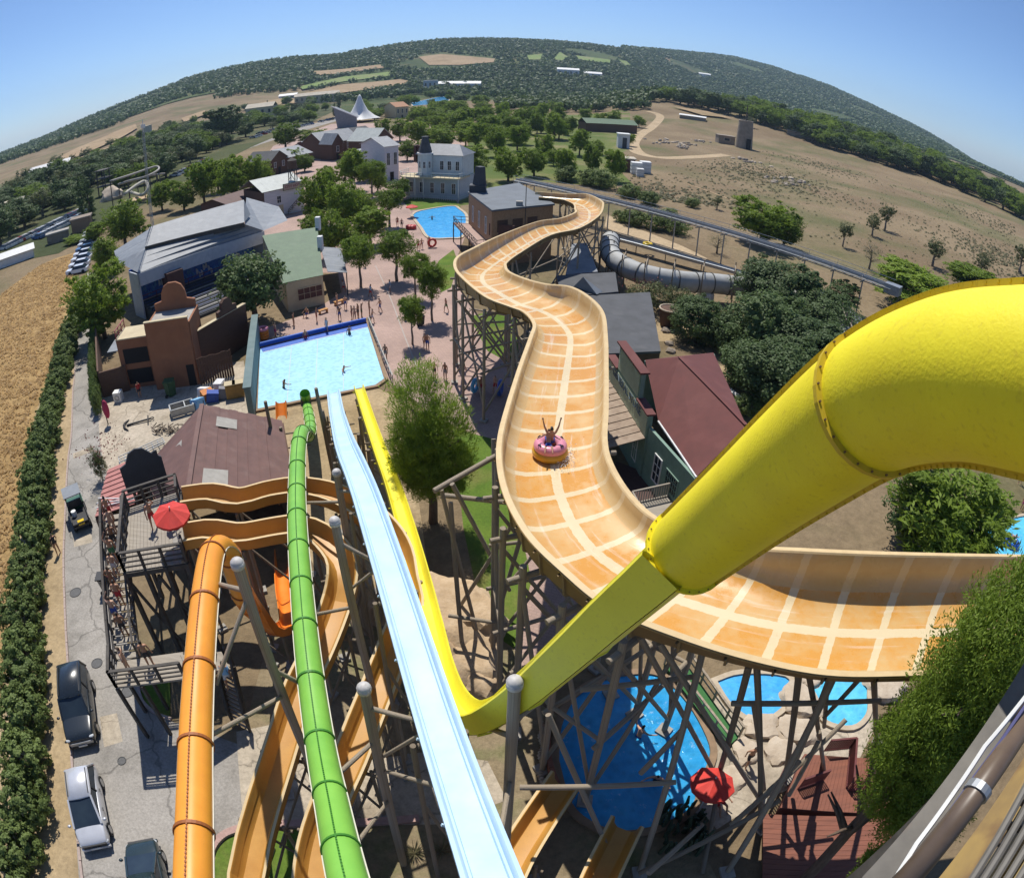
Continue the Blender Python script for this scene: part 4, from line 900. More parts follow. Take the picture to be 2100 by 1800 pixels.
def window(t, p0, p1, s, z, w_, h, m=None, pm=None, th=.1, bars=(1, 1), name='window', out=None):
 """on the wall p0-p1 at fraction s, centre height z, on the side facing out (default: the camera)"""
 p0, p1 = Vector(p0), Vector(p1); p0.z = p1.z = 0; d = (p1 - p0).normalized(); n = Vector((-d.y, d.x, 0)); c = p0.lerp(p1, s)
 o = out or (EYE - c); o = Vector((o.x, o.y, 0))
 if n.dot(o) < 0: n = -n
 c = c + n * (th + .03) + Vector((0, 0, z)); m = m or M_white; pm = pm or M_glass; mb = MB(); f = .09
 mb.obox(c + d * (w_ / 2 - f / 2), d * f / 2, n * .05, (0, 0, h / 2)); mb.obox(c - d * (w_ / 2 - f / 2), d * f / 2, n * .05, (0, 0, h / 2))
 mb.obox(c + Vector((0, 0, h / 2 - f / 2)), d * (w_ / 2 - f), n * .05, (0, 0, f / 2)); mb.obox(c - Vector((0, 0, h / 2 - f / 2)), d * (w_ / 2 - f), n * .05, (0, 0, f / 2))
 for k in range(1, bars[0] + 1): mb.obox(c + d * (w_ - 2 * f) * (k / (bars[0] + 1) - .5), d * .02, n * .04, (0, 0, h / 2 - f))
 for k in range(1, bars[1] + 1): mb.obox(c + Vector((0, 0, (h - 2 * f) * (k / (bars[1] + 1) - .5))), d * (w_ / 2 - f), n * .035, (0, 0, .02))
 wd = mb.build(name, m, t); mb = MB(); mb.obox(c - n * .01, d * (w_ / 2 - f), n * .015, (0, 0, h / 2 - f)); mb.build('pane', pm, wd); return wd
def opening(t, p0, p1, s, z, w_, h, m=None, name='doorway', th=.1, out=None):
 p0, p1 = Vector(p0), Vector(p1); p0.z = p1.z = 0; d = (p1 - p0).normalized(); n = Vector((-d.y, d.x, 0)); c = p0.lerp(p1, s)
 o = out or (EYE - c)
 if n.dot(Vector((o.x, o.y, 0))) < 0: n = -n
 mb = MB(); mb.obox(c + n * (th + .015) + Vector((0, 0, z)), d * w_ / 2, n * .02, (0, 0, h / 2)); return mb.build(name, m or M_dark, t)
def railing(t, pts, h=1.0, step=1.6, m=None, rails=3, pw=.09, z=None, top=True, name='railing'):
 m = m or M_rail; P_ = [Vector(p) for p in pts]
 for a, b in zip(P_[:-1], P_[1:]):
  L_ = (b - a).length; n = max(1, round(L_ / step))
  for k in range(n + 1):
   p = a.lerp(b, k / n); mb = MB(); mb.box(p.x, p.y, p.z + h / 2, pw, pw, h); mb.build('rail_post', m, t)
  for r_ in range(rails):
   zz = h * (r_ + 1) / rails; mb = MB(); mb.beam(a + Vector((0, 0, zz - .04)), b + Vector((0, 0, zz - .04)), pw * (1.3 if r_ == rails - 1 else .5), .07); mb.build('rail', m, t)
def gable(t, o, ax, ay, L_, W, ze, zr, m, n=6, over=.4, walls=None, th=.06):
 """o corner, ax along the ridge, ay across; eaves at ze, ridge at zr"""
 o, ax, ay = Vector(o), Vector(ax).normalized(), Vector(ay).normalized(); o.z = 0
 def P(u, v, z): q = o + ax * u + ay * v; return Vector((q.x, q.y, z))
 sl = (zr - ze) / (W / 2); dz = over * sl
 quadsheets(t, P(-over, W / 2, zr), P(L_ + over, W / 2, zr), P(L_ + over, -over, ze - dz), P(-over, -over, ze - dz), n, m, th)
 quadsheets(t, P(-over, W / 2, zr), P(L_ + over, W / 2, zr), P(L_ + over, W + over, ze - dz), P(-over, W + over, ze - dz), n, m, th)
 if walls:
  wall(t, P(0, .1, 0), P(L_, .1, 0), 0, ze, walls); wall(t, P(0, W - .1, 0), P(L_, W - .1, 0), 0, ze, walls)
  for u in (.1, L_ - .1):
   mb = MB(); e = ax * .1
   q = [P(u, 0.2, 0), P(u, W - .2, 0), P(u, W - .2, ze - .02), P(u, W / 2, zr - .1), P(u, .2, ze - .02)]
   mb.add([p - e for p in q] + [p + e for p in q], [(0, 1, 2, 3, 4), (9, 8, 7, 6, 5)] + [(i, i + 5, (i + 1) % 5 + 5, (i + 1) % 5) for i in range(5)]); mb.build('gable_wall', walls, t)
 return P
def sign(t, txt, c, right, up, h, m, name='lettering'):
 cu = bpy.data.curves.new('lettering', 'FONT'); cu.body = txt; cu.size = 1; cu.align_x = 'CENTER'; cu.align_y = 'CENTER'; cu.extrude = .02; cu.resolution_u = 2
 tmp = bpy.data.objects.new('tmp', cu); col.objects.link(tmp); dg = bpy.context.evaluated_depsgraph_get(); me = bpy.data.meshes.new_from_object(tmp.evaluated_get(dg)); bpy.data.objects.remove(tmp); bpy.data.curves.remove(cu)
 right, up = Vector(right).normalized(), Vector(up).normalized(); n = right.cross(up)
 M_ = Matrix((( right.x, up.x, n.x, 0), (right.y, up.y, n.y, 0), (right.z, up.z, n.z, 0), (0, 0, 0, 1))); me.transform(Matrix.Translation(Vector(c) - OFF.get(t.name, Vector())) @ M_ @ Matrix.Scale(h, 4))
 me.materials.clear(); me.materials.append(m); return link(name, me, t)

t = thing('barn', 'low barn with a brown sheet roof beside the service yard', 'barn', (-18, 33, 0))
r1, r2 = G(414,829,6.2), G(386,1006,6.2); e1, e2 = G(578,862,3.5), G(606,1016,3.5); w2, w3 = G(288,970,3.4), G(330,1040,3.2); w1 = G(384,852,4.6)
rowsheets(t, r1, r2, e2, e1, 9, M_brownroof, name='roof_board', lap=.05)
mb = MB(); mb.add([r1, r2, w3, w2], [(0, 1, 2, 3)]); mb.add([p - Vector((0, 0, .08)) for p in (r1, r2, w3, w2)], [(3, 2, 1, 0)]); mb.build('roof_slope', M_brownroof, t)
mb = MB(); mb.beam(r1 + Vector((0, 0, .03)), r2 + Vector((0, 0, .03)), .3, .06); mb.build('ridge_cap', M_brownroof, t)
def on(a, b, c, d, u, v): return a.lerp(b, u).lerp(d.lerp(c, u), v)
for (u0, u1, v0, v1) in ((.14, .27, .2, .44), (.78, .95, .12, .36)):
 q = [on(r1, r2, e2, e1, u, v) + Vector((0, 0, .1)) for u, v in ((u0, v0), (u1, v0), (u1, v1), (u0, v1))]
 mb = MB(); mb.add(q, [(0, 1, 2, 3)]); mb.build('skylight', M_conc, t)
q = [on(r1, r2, w3, w2, u, v) + Vector((0, 0, .06)) for u, v in ((.25, .3), (.42, .3), (.42, .6), (.25, .6))]
mb = MB(); mb.add(q, [(0, 1, 2, 3)]); mb.build('skylight', M_conc, t)
for a, b in ((e1, e2), (w2, w3), (e1, r1), (r1, w2)):
 wall(t, a.lerp(b, .02), b.lerp(a, .02), 0, min(a.z, b.z) - .1, M_brownw)
mb = MB(); mb.add([r1 - Vector((0, 0, .1)), e1 - Vector((0, 0, .1)), Vector((r1.x, r1.y, 3.3))], [(0, 1, 2)]); mb.build('gable_wall', M_brownw, t)
t = thing('lean_to', 'lean-to with pink corrugated sheet roof beside the road', 'shed', tuple(G(240,1000)))
a, b, c, d = G(300,929,3.6), G(276,1034,3.6), G(196,1060,2.4), G(222,962,2.4)
quadsheets(t, a, b, c, d, 18, M_pinkcor, name='corrugation', lap=.06)
wall(t, d.lerp(c, .03), c.lerp(d, .03), 0, 2.3, M_brownw); wall(t, c, b, 0, 2.3, M_brownw); wall(t, d, a, 0, 2.3, M_conc)
mb = MB()
for k in range(3): mb.beam(a.lerp(b, .95) + Vector((0, 0, .2)), c.lerp(d, .1 + .1 * k) + Vector((0, 0, .3)), .06, .05)
mb.build('ladder_rail', M_white, t)
t = thing('false_front', 'black curved false-front board above the slide platform', 'signboard', tuple(G(300,1050)))
A, B = G(263,1015,6.0), G(345,985,6.0); d = (B - A); L_ = d.length; d.normalize(); n = Vector((-d.y, d.x, 0))
pr = [(0, 0), (L_, 0), (L_, 1.6), (L_ * .93, 1.75), (L_ * .93, 2.1), (L_ * .86, 2.1), (L_ * .8, 2.0), (L_ * .62, 2.5), (L_ * .45, 2.6), (L_ * .28, 2.45), (L_ * .16, 1.9), (0, 1.75)]
mb = MB(); k = len(pr); mb.add([A + d * u + Vector((0, 0, z)) - n * .06 for u, z in pr] + [A + d * u + Vector((0, 0, z)) + n * .06 for u, z in pr], [tuple(range(k)), tuple(range(2 * k - 1, k - 1, -1))] + [(i, i + k, (i + 1) % k + k, (i + 1) % k) for i in range(k)]); mb.build('board', M_chim, t)
for u in (.15, .5, .85): mb = MB(); p = A + d * L_ * u + n * .15; mb.box(p.x, p.y, 3.2, .14, .14, 6.4); mb.build('post', M_rail, t)
zd = 6.5
FL, FR, BR, BL = G(256,1172,zd), G(383,1152,zd), G(368,1008,zd), G(264,1042,zd)
t = thing('slide_platform', 'timber slide platform on posts with dark railings and queue steps', 'platform', (FL.x, FL.y, 0))
for i in range(16):
 a, b = FL.lerp(FR, i / 16), FL.lerp(FR, (i + .94) / 16); c, d = BL.lerp(BR, (i + .94) / 16), BL.lerp(BR, i / 16)
 mb = MB(); mb.add([a, b, c, d] + [p - Vector((0, 0, .05)) for p in (a, b, c, d)], [(0, 1, 2, 3), (7, 6, 5, 4), (0, 4, 5, 1), (1, 5, 6, 2), (2, 6, 7, 3), (3, 7, 4, 0)]); mb.build('deck_board', M_deck, t)
mb = MB()
for p, q in ((FL, FR), (BL, BR), (FL, BL), (FR, BR)): mb.beam(p - Vector((0, 0, .2)), q - Vector((0, 0, .2)), .16, .26)
mb.build('deck_frame', M_rail, t)
railing(t, [FR, FL, FL.lerp(BL, .95)], 1.15, 1.0, rails=4, pw=.12); railing(t, [BL, BR], 1.15, 1.2, rails=4, pw=.12); railing(t, [BR, BR.lerp(FR, .2)], 1.15, .8, rails=3, pw=.1); railing(t, [FR, FR.lerp(BR, .1)], 1.15, .8, rails=3, pw=.1)
for s in (0, .33, .66, 1):
 for p, q in ((FL, FR), (BL, BR)):
  x = p.lerp(q, s); mb = MB(); mb.box(x.x, x.y, zd / 2, .2, .2, zd - .1); mb.build('post', M_rail, t)
for s in (0, .5):
 p, q = FL.lerp(FR, s), FL.lerp(FR, s + .5); mb = MB(); mb.beam((p.x, p.y, .6), (q.x, q.y, zd - .5), .12, .12); mb.build('brace', M_rail, t); mb = MB(); mb.beam((q.x, q.y, .6), (p.x, p.y, zd - .5), .12, .12); mb.build('brace', M_rail, t)
oL = (FL - FR).normalized(); bk = (BL - FL).normalized(); W2 = 1.25
def stair(p0, p1, wv, n, rail=True):
 for i in range(n):
  c = p0.lerp(p1, (i + .5) / n) + wv / 2; mb = MB(); dd = (p1 - p0); dd.z = 0; mb.obox(c, dd / n / 2 * .98, wv / 2, (0, 0, .03)); mb.build('tread', M_deck, t)
 for e in (Vector(), wv):
  mb = MB(); mb.beam(p0 + e - Vector((0, 0, .08)), p1 + e - Vector((0, 0, .08)), .08, .24); mb.build('stringer', M_rail, t)
 if rail:
  railing(t, [p0 + wv, p1 + wv], 1.05, 1.3, rails=3, pw=.1); railing(t, [p0, p1], 1.05, 1.3, rails=2, pw=.08)
sb = BL + oL * .15 + bk * (-.3); st0 = sb; st1 = FL + oL * .15 - bk * 3.2; st1.z = 4.0
stair(st0, st1, oL * W2, 20)
ld0 = st1 - bk * 1.6; ld = [st1, st1 + oL * W2, ld0 + oL * W2, ld0, ld0 - oL * 2.2, st1 - oL * 2.2]
mb = MB(); mb.add(ld + [p - Vector((0, 0, .12)) for p in ld], [tuple(range(6)), tuple(range(11, 5, -1))] + [(i, i + 6, (i + 1) % 6 + 6, (i + 1) % 6) for i in range(6)]); mb.build('landing', M_deck, t)
railing(t, [st1 + oL * W2, ld0 + oL * W2, ld0 - oL * 2.2], 1.1, 1.0, rails=4, pw=.12)
for p in ld: mb = MB(); mb.box(p.x, p.y, 1.95, .16, .16, 3.9); mb.build('post', M_rail, t)
s2a = st1 - oL * 2.2; s2b = G(512,1498,.1); wv = -bk * 1.2
s2a2 = G(480,1365,3.2)
stair(s2a2, Vector((s2b.x, s2b.y, .1)), Vector(( -1.0, .35, 0)), 14)
mb = MB(); mb.beam(s2a - bk * .8, s2a2 + Vector((-.5, .2, 0)), 1.2, .12); mb.build('landing', M_deck, t)
bA, bB = G(324,799), G(409,788); t = thing('stage_house', 'square terracotta stage building with curved parapet', 'building', (bA.x, bA.y, 0)); d = (bB - bA).normalized(); n = Vector((-d.y, d.x, 0)); W_ = (bB - bA).length; dp = 4.5
wall(t, bA, bB, 0, 6.7, M_terra, .24); wall(t, bA + n * dp, bB + n * dp, 0, 6.2, M_terra, .24); wall(t, bA + n * .12, bA + n * dp, 0, 6.2, M_terra, .2); wall(t, bB + n * .12, bB + n * dp, 0, 6.2, M_terra, .2)
mb = MB(); mb.obox((bA + bB) / 2 + n * dp / 2 + Vector((0, 0, 6.15)), d * (W_ / 2 - .1), n * (dp / 2 - .1), (0, 0, .05)); mb.build('flat_roof', M_conc, t)
mb = MB(); mb.obox((bA + bB) / 2 + Vector((0, 0, 6.74)), d * (W_ / 2 + .05), n * .2, (0, 0, .045)); mb.build('coping', M_cream, t)
c = (bA + bB) / 2 + n * (dp - .3); pr = [(-2.1, 6.2), (2.1, 6.2), (2.1, 7.0), (1.3, 7.2), (1.2, 8.0), (.9, 8.6), (.4, 8.9), (-.4, 8.9), (-.9, 8.6), (-1.2, 8.0), (-1.3, 7.2), (-2.1, 7.0)]
mb = MB(); k = len(pr); mb.add([c + d * u + Vector((0, 0, z)) - n * .15 for u, z in pr] + [c + d * u + Vector((0, 0, z)) + n * .15 for u, z in pr], [tuple(range(k)), tuple(range(2 * k - 1, k - 1, -1))] + [(i, i + k, (i + 1) % k + k, (i + 1) % k) for i in range(k)]); mb.build('curved_parapet', M_terra, t)
opening(t, bA, bB, .87, 1.1, .75, 2.1, th=.12)
wA, wB = bA - d * 3.6 + n * 1.2, bA - d * .1 + n * 1.2
wall(t, wA, wB, 0, 5.0, M_terra, .2, 'side_wing_wall'); wall(t, wA, wA + n * 3, 0, 5.0, M_terra, .2, 'side_wing_wall'); mb = MB(); mb.obox((wA + wB) / 2 + n * 1.5 + Vector((0, 0, 5.05)), d * 1.85, n * 1.6, (0, 0, .06)); mb.build('wing_roof', M_cream, t)
for z in (1.2, 3.3): opening(t, wA, wB, .5, z, 2.6, 1.5, name='open_bay')
railing(t, [wA + Vector((0, 0, 5.1)), wA + n * 3 + Vector((0, 0, 5.1))], .9, 1.0, m=mat('red_rail', (.30, .05, .07), rough=.6), rails=2, pw=.07)
t = thing('stage_wall', 'brown ranch wall with stepped gable running from the stage to the pool', 'wall', tuple(bB)); rA, rB = bB + n * 2.5, G(512,702)
wall(t, rA, rB, 0, 4.3, M_brownw, .3); c = rA.lerp(rB, .62); d2 = (rB - rA).normalized(); mb = MB(); n2 = Vector((-d2.y, d2.x, 0))
pr = [(-1.4, 4.2), (1.4, 4.2), (1.4, 4.9), (.8, 5.0), (.7, 5.6), (.3, 5.9), (-.3, 5.9), (-.7, 5.6), (-.8, 5.0), (-1.4, 4.9)]; k = len(pr)
mb.add([c + d2 * u + Vector((0, 0, z)) - n2 * .18 for u, z in pr] + [c + d2 * u + Vector((0, 0, z)) + n2 * .18 for u, z in pr], [tuple(range(k)), tuple(range(2 * k - 1, k - 1, -1))] + [(i, i + k, (i + 1) % k + k, (i + 1) % k) for i in range(k)]); mb.build('stepped_gable', M_brownw, t)
mb = MB(); mb.beam(rA + Vector((0, 0, 4.33)), rB + Vector((0, 0, 4.33)), .45, .06); mb.build('coping', M_cream, t)
t = thing('plank_fence', 'upright brown plank fence beside the terracotta building', 'fence', tuple(G(410,785))); fA, fB = G(412,790), G(482,770)
for i in range(14): p = fA.lerp(fB, i / 14); q = fA.lerp(fB, (i + .86) / 14); wall(t, p, q, 0, 2.6 + .12 * rnd.random(), M_brownw, .05, 'plank')
mb = MB(); mb.beam(fA + Vector((0, .08, 1.9)), fB + Vector((0, .08, 1.9)), .06, .1); mb.build('cross_rail', M_brownw, t)
t = thing('yard_sheds', 'low open brown sheds between the hedge fence and the terracotta building', 'shed', tuple(G(230,800)))
for a, b, h in (((214,815),(268,800),2.6), ((255,765),(312,750),2.8), ((206,720),(214,815),2.8)): wall(t, G(*a), G(*b), 0, h, M_brownw, .18); 
mb = MB(); a = G(262,770); mb.obox(a + Vector((-1, 2.2, 2.5)), (1.6, .5, 0), (-.5, 1.6, 0), (0, 0, .05)); mb.build('shed_roof', M_greyroof, t)
t = thing('pool_wall', 'long teal-grey rendered wall along the side of the landing pool', 'wall', tuple(G(520,845))); a, b = G(518,862), G(530,700)
wall(t, a, b, 0, 2.9, M_teal, .5); mb = MB(); mb.beam(a + Vector((0, 0, 2.95)), b + Vector((0, 0, 2.95)), .7, .1); mb.build('coping', M_teal, t)
t = thing('theatre_stand', 'grandstand under a long grey hipped roof with blue mural', 'grandstand', tuple(G(330,640)))
eL, eR = G(284,560,6.0), G(541,473,6.0); kL, kR = G(299,512,7.6), G(502,460,7.6); uL, uR = G(297,506,8.0), G(501,456,8.0); rL, rR = G(306,466,9.6), G(500,410,9.6)
xL, xLb = G(240,536,6.0), G(234,515,6.0); bR, bR2 = G(572,424,6.0), G(590,452,6.0)
rowsheets(t, eL, eR, kR, kL, 3, M_greyroof, name='roof_sheet'); quadsheets(t, rL, rR, uR, uL, 14, M_greyroof)
quadsheets(t, kL, G(306,470,7.6), xLb, xL, 2, M_greyroof); mb = MB(); mb.add([kL, eL, xL], [(0, 1, 2)]); mb.build('roof_hip', M_greyroof, t)
mb = MB(); mb.add([kR, eR, bR2, bR, G(505,405,7.6)], [(0, 1, 2, 3, 4)]); mb.build('roof_hip', M_greyroof, t); mb = MB(); mb.add([rR, uR, G(514,440,7.6)], [(0, 1, 2)]); mb.build('roof_hip', M_greyroof, t)
mb = MB(); mb.add([rL, rR, rR + Vector((-3.5, 5.5, -2.5)), rL + Vector((-3.5, 5.5, -2.5))], [(0, 1, 2, 3)]); mb.build('back_roof', M_greyroof, t)
wall(t, uL - Vector((0, 0, 0)), uR, 7.3, 7.95, M_rail, .1, 'clerestory_gap')
fw_ = (eR - eL).normalized(); fn = Vector((fw_.y, -fw_.x, 0)); 
if fn.dot(EYE - eL) < 0: fn = -fn
wall(t, eL + fn * .05, eR + fn * .05, 4.3, 5.95, M_bluegrey, .12, 'fascia')
mL, mR = eL - fn * 3.0, eR - fn * 3.0; wall(t, mL, mR, 0, 6.0, M_bluem, .2, 'mural_wall'); wall(t, mL, eL - fn * .2, 0, 5.8, M_bluegrey, .2); wall(t, mR, eR - fn * .2, 0, 5.8, M_bluegrey, .2)
for i in range(6):
 s = .06 + .15 * i; mb = MB(); rr = random.Random(i); c0 = mL.lerp(mR, s + .05) + fn * .13; c0.z = 0
 for k in range(7): mb.ball(c0 + fw_ * (k - 3) * .38 + Vector((0, 0, 2.6 + .5 * math.sin(k * 1.3 + i) )), .3, .05, .42, 8, 5)
 mb.build('mural_wave', M_white if i % 2 else mat('mural_light_blue', (.10, .32, .62), rough=.6), t)
M_seat = wmat('blue_bench', (.025, .05, .16), (.035, .045, .07), .6, scale=2); M_step = wmat('dark_step', (.055, .06, .068), rough=.8, scale=2)
for i in range(11):
 z = 1.75 - .14 * i; a = eL + fn * (-1.6 + .82 * i); b = eR + fn * (-1.6 + .82 * i); a.z = b.z = 0; c = (a + b) / 2
 mb = MB(); mb.obox(c + Vector((0, 0, z / 2)), fw_ * (b - a).length / 2 * .97, fn * .40, (0, 0, z / 2)); mb.build('step', M_step, t)
 mb = MB(); mb.obox(c + Vector((0, 0, z + .2)), fw_ * (b - a).length / 2 * .95, fn * .13, (0, 0, .035)); mb.build('bench', M_seat if i % 3 else M_conc, t)
a, b = eL - fn * .9, eR - fn * .9
railing(t, [Vector((a.x, a.y, 1.8)), Vector((b.x, b.y, 1.8))], 1.0, 2.5, m=mat('maroon_rail', (.12, .03, .05), rough=.6), rails=2, pw=.07)
c = eL.lerp(eR, .24); mb = MB(); mb.box(c.x, c.y, 3.6, 2.4, 1.6, 2.4, math.atan2(fw_.y, fw_.x)); mb.build('control_booth', M_maroon, t)
t = thing('lattice_mast', 'tall thin lattice radio mast in front of the grandstand', 'mast', tuple(G(333,600))); b0 = G(333,600); zt = ztop(b0, 292, 264)
for k in range(3): a = k * 2.094; mb = MB(); mb.cyl((b0.x + .22 * math.cos(a), b0.y + .22 * math.sin(a), 0), (b0.x + .16 * math.cos(a), b0.y + .16 * math.sin(a), zt), .04, n=5); mb.build('mast_leg', M_steel, t)
mb = MB(); k = 0; z = .5
while z < zt - .6:
 a0, a1 = k * 2.094, (k + 1) * 2.094; mb.cyl((b0.x + .2 * math.cos(a0), b0.y + .2 * math.sin(a0), z), (b0.x + .2 * math.cos(a1), b0.y + .2 * math.sin(a1), z + .5), .02, n=4); z += .34; k += 1
mb.build('lattice', M_steel, t)['kind'] = 'stuff'
mb = MB(); mb.cyl((b0.x, b0.y, zt - .5), (b0.x, b0.y, zt + 1.2), .05, n=6); mb.box(b0.x, b0.y, zt + .3, .5, .3, .5); mb.build('antenna', M_white, t)
t = thing('pool_bar', 'cream building with a green sheet roof behind the pool terrace', 'building', tuple(G(630,625)))
g1, g2, g3, g4 = G(538,483,6.2), G(651,466,6.2), G(663,564,3.6), G(580,581,3.6)
quadsheets(t, g1, g2, g3, g4, 12, M_greenroof); f0, f1 = G(596,633), G(664,616)
wall(t, Vector((g4.x, g4.y, 0)) + Vector((.2, .3, 0)), Vector((g3.x, g3.y, 0)) + Vector((-.2, .3, 0)), 0, 3.5, M_cream); q0, q1 = Vector((g4.x + .2, g4.y + .3, 0)), Vector((g3.x - .2, g3.y + .3, 0))
window(t, q0, q1, .62, 1.8, 3.1, 1.5, M_cream, M_maroon, bars=(3, 1), name='shutter')
wall(t, Vector((g3.x - .3, g3.y + .3, 0)), Vector((g2.x - .3, g2.y, 0)), 0, 3.6, M_cream, z1b=6.0); wall(t, Vector((g4.x + .3, g4.y + .3, 0)), Vector((g1.x + .3, g1.y, 0)), 0, 3.6, M_cream, z1b=6.0); wall(t, Vector((g1.x, g1.y, 0)), Vector((g2.x, g2.y, 0)), 0, 6.0, M_cream)
for p in (g2, g2.lerp(g3, .45)): mb = MB(); mb.box(p.x + .1, p.y, p.z + .5, .6, .7, 1.8); mb.build('parapet_pier', M_white, t)
a, b, c, d = G(657,506,3.4), G(699,509,2.9), G(712,559,2.9), G(672,557,3.4); quadsheets(t, a, d, c, b, 5, M_greyroof, name='awning_sheet')
for p in (b, c): mb = MB(); mb.cyl((p.x - .1, p.y, 0), (p.x - .1, p.y, 2.9), .07, n=6); mb.build('awning_post', M_rail, t)
t = thing('hotel_building', 'white boarded western hotel with a name sign under the roof', 'building', tuple(G(600,430)))
h0, h1 = G(541,396,5.2), G(621,379,5.2); h0.z = h1.z = 0; d = (h1 - h0).normalized(); n = Vector((-d.y, d.x, 0)); W_ = (h1 - h0).length
wall(t, h0, h1, 0, 5.2, M_whitew); wall(t, h0, h0 + n * 9, 0, 5.2, M_brownw); wall(t, h1, h1 + n * 9, 0, 5.2, M_brownw); wall(t, h0 + n * 9, h1 + n * 9, 0, 5.2, M_brownw)
a, b = h0 - d * .6 - n * .5, h1 + d * .4 - n * .5; quadsheets(t, Vector((*(a + n * 5.4).xy, 7.4)), Vector((*(b + n * 5.4).xy, 7.4)), Vector((*b.xy, 5.4)), Vector((*a.xy, 5.4)), 6, M_paleroof)
quadsheets(t, Vector((*(a + n * 5.4).xy, 7.4)), Vector((*(b + n * 5.4).xy, 7.4)), Vector((*(b + n * 10.5).xy, 5.4)), Vector((*(a + n * 10.5).xy, 5.4)), 6, M_greyroof)
c = h0.lerp(h1, .72) - n * .75 + Vector((0, 0, 5.55)); sb_ = MB(); sb_.obox(c, d * 2.3, n * .06, (0, 0, .55)); so = sb_.build('name_board', wmat('sign_buff', (.45, .34, .28), rough=.7), t)
sign(so, 'CITY HOTEL', c - n * .08, d, (0, 0, 1), .72, mat('sign_dark_red', (.16, .03, .03), rough=.6))
mb = MB(); mb.obox(c + n * .02, d * 2.42, n * .05, (0, 0, .66)); mb.build('sign_frame', mat('sign_green', (.05, .10, .05), rough=.6), t)
mb = MB(); p = h0.lerp(h1, .5) - n * .4
for i in range(9): q = p + d * (i * .42) - n * .5; mb = MB(); mb.obox(q + Vector((0, 0, .3 + i * .32)), d * .22, n * .5, (0, 0, .03)); mb.build('stair_tread', M_deck, t)
railing(t, [p + Vector((0, 0, .3)) - n, p + d * 3.8 - n + Vector((0, 0, 3.2))], .9, 1.2, rails=2, pw=.08)
window(t, h0, h1, .36, 3.3, 1.0, 1.5); opening(t, h0, h1, .4, 1.1, 1.0, 2.1, M_cream, 'door')
wt = thing('water_tower', 'small dark wooden water tank on stilts above the hotel roof', 'water tower', tuple(h1.lerp(h0, .12) + n * 2 + Vector((0, 0, 0)))); p = h1.lerp(h0, .12) + n * 2.0
for sx in (-.8, .8):
 for sy in (-.8, .8): mb = MB(); mb.beam((p.x + sx, p.y + sy, 0), (p.x + sx * .75, p.y + sy * .75, 8.6), .14, .14); mb.build('leg', M_rail, wt)
for sx in (-1, 1): mb = MB(); mb.beam((p.x - sx * .8, p.y - .8, 6.0), (p.x + sx * .7, p.y - .7, 8.4), .08, .08); mb.build('brace', M_rail, wt)
mb = MB(); mb.cyl((p.x, p.y, 8.6), (p.x, p.y, 10.2), .95, .85, n=14); mb.build('tank', M_brownw, wt); mb = MB(); mb.cyl((p.x, p.y, 10.2), (p.x, p.y, 10.8), .95, .1, n=14); mb.build('tank_lid', M_rail, wt)
def house(label, pA, pB, depth, ze, zr, roof, wl, nwin=2, along=True, cat='building', nsh=7, name='village_house', win=True):
 a, b = G(*pA) if isinstance(pA, tuple) and len(pA) == 2 else pA, G(*pB) if isinstance(pB, tuple) and len(pB) == 2 else pB
 a, b = Vector((a.x, a.y, 0)), Vector((b.x, b.y, 0)); tt = thing(name, label, cat, tuple(a)); d = (b - a).normalized(); n = Vector((-d.y, d.x, 0)); L_ = (b - a).length
 if along: gable(tt, a, d, n, L_, depth, ze, zr, roof, nsh, .4, wl)
 else: gable(tt, a, n, d, depth, L_, ze, zr, roof, nsh, .4, wl)
 if win:
  for i in range(nwin): window(tt, a, b, (i + .5) / nwin, ze * .62, min(1.1, L_ / nwin * .5), ze * .36, th=.05)
  opening(tt, a, b, .5, 1.05, 1.0, 2.1, name='door', th=.03)
 return tt
house('dark brown wooden house with pale window left behind the hotel', (557,362), (590,352), 9, 4.6, 6.8, M_darkroof, M_brownw, 2, False)
house('grey-roofed house directly behind the hotel roof', (590,352), (640,340), 12, 4.2, 6.4, M_greyroof, M_brownw, 3)
house('long maroon shed in the trees beside the grandstand roof', (470,455), (540,430), 8, 3.6, 4.6, M_maroon, M_maroon, 3, nsh=4)
house('long village hall with ribbed grey roof and front gable', (664,328), (736,316), 12, 5.4, 8.6, M_greyroof, M_brownw, 5, nsh=14)
house('small dark gable porch house in front of the village hall', (682,330), (704,326), 6, 5.6, 8.4, M_greyroof, M_brownw, 1, False)
house('dark grey sloping-roof house right of the village hall', (738,312), (772,306), 11, 5.6, 8.2, M_darkroof, M_brownw, 2)
house('dark house with pale steep gable behind the white tower house', (768,330), (806,322), 10, 6.2, 9.6, M_paleroof, M_brownw, 2, False)
house('small open dark porch with pale roof in front of the village', (740,342), (768,336), 5, 3.6, 4.8, M_paleroof, M_brownw, 0, win=False)
house('tall pale blue boarded house left of the turret house', (790,372), (818,368), 12, 8.6, 10.4, M_greyroof, M_whitew, 2, True)
house('low grey-roofed village shop beside the trees', (636,322), (668,314), 7, 3.8, 5.4, M_greyroof, M_maroon, 3)
house('brick coloured house with orange tiles far in the park', (812,244), (838,242), 14, 7, 9.5, wmat('orange_tile', (.42, .22, .12), rough=.85), M_cream, 3)
b0, b1 = G(826,405), G(940,412); t = thing('turret_house', 'pale green-white two-storey house with turret and wraparound balcony', 'house', tuple(b0)); d = (b1 - b0).normalized(); n = Vector((-d.y, d.x, 0)); W_ = (b1 - b0).length
def TP(u, v, z): q = b0 + d * u + n * v; return Vector((q.x, q.y, z))
M_tw = wmat('pale_mint_boards', (.58, .63, .62), (.50, .55, .54), .7, scale=1.2)
UW = W_ - .6
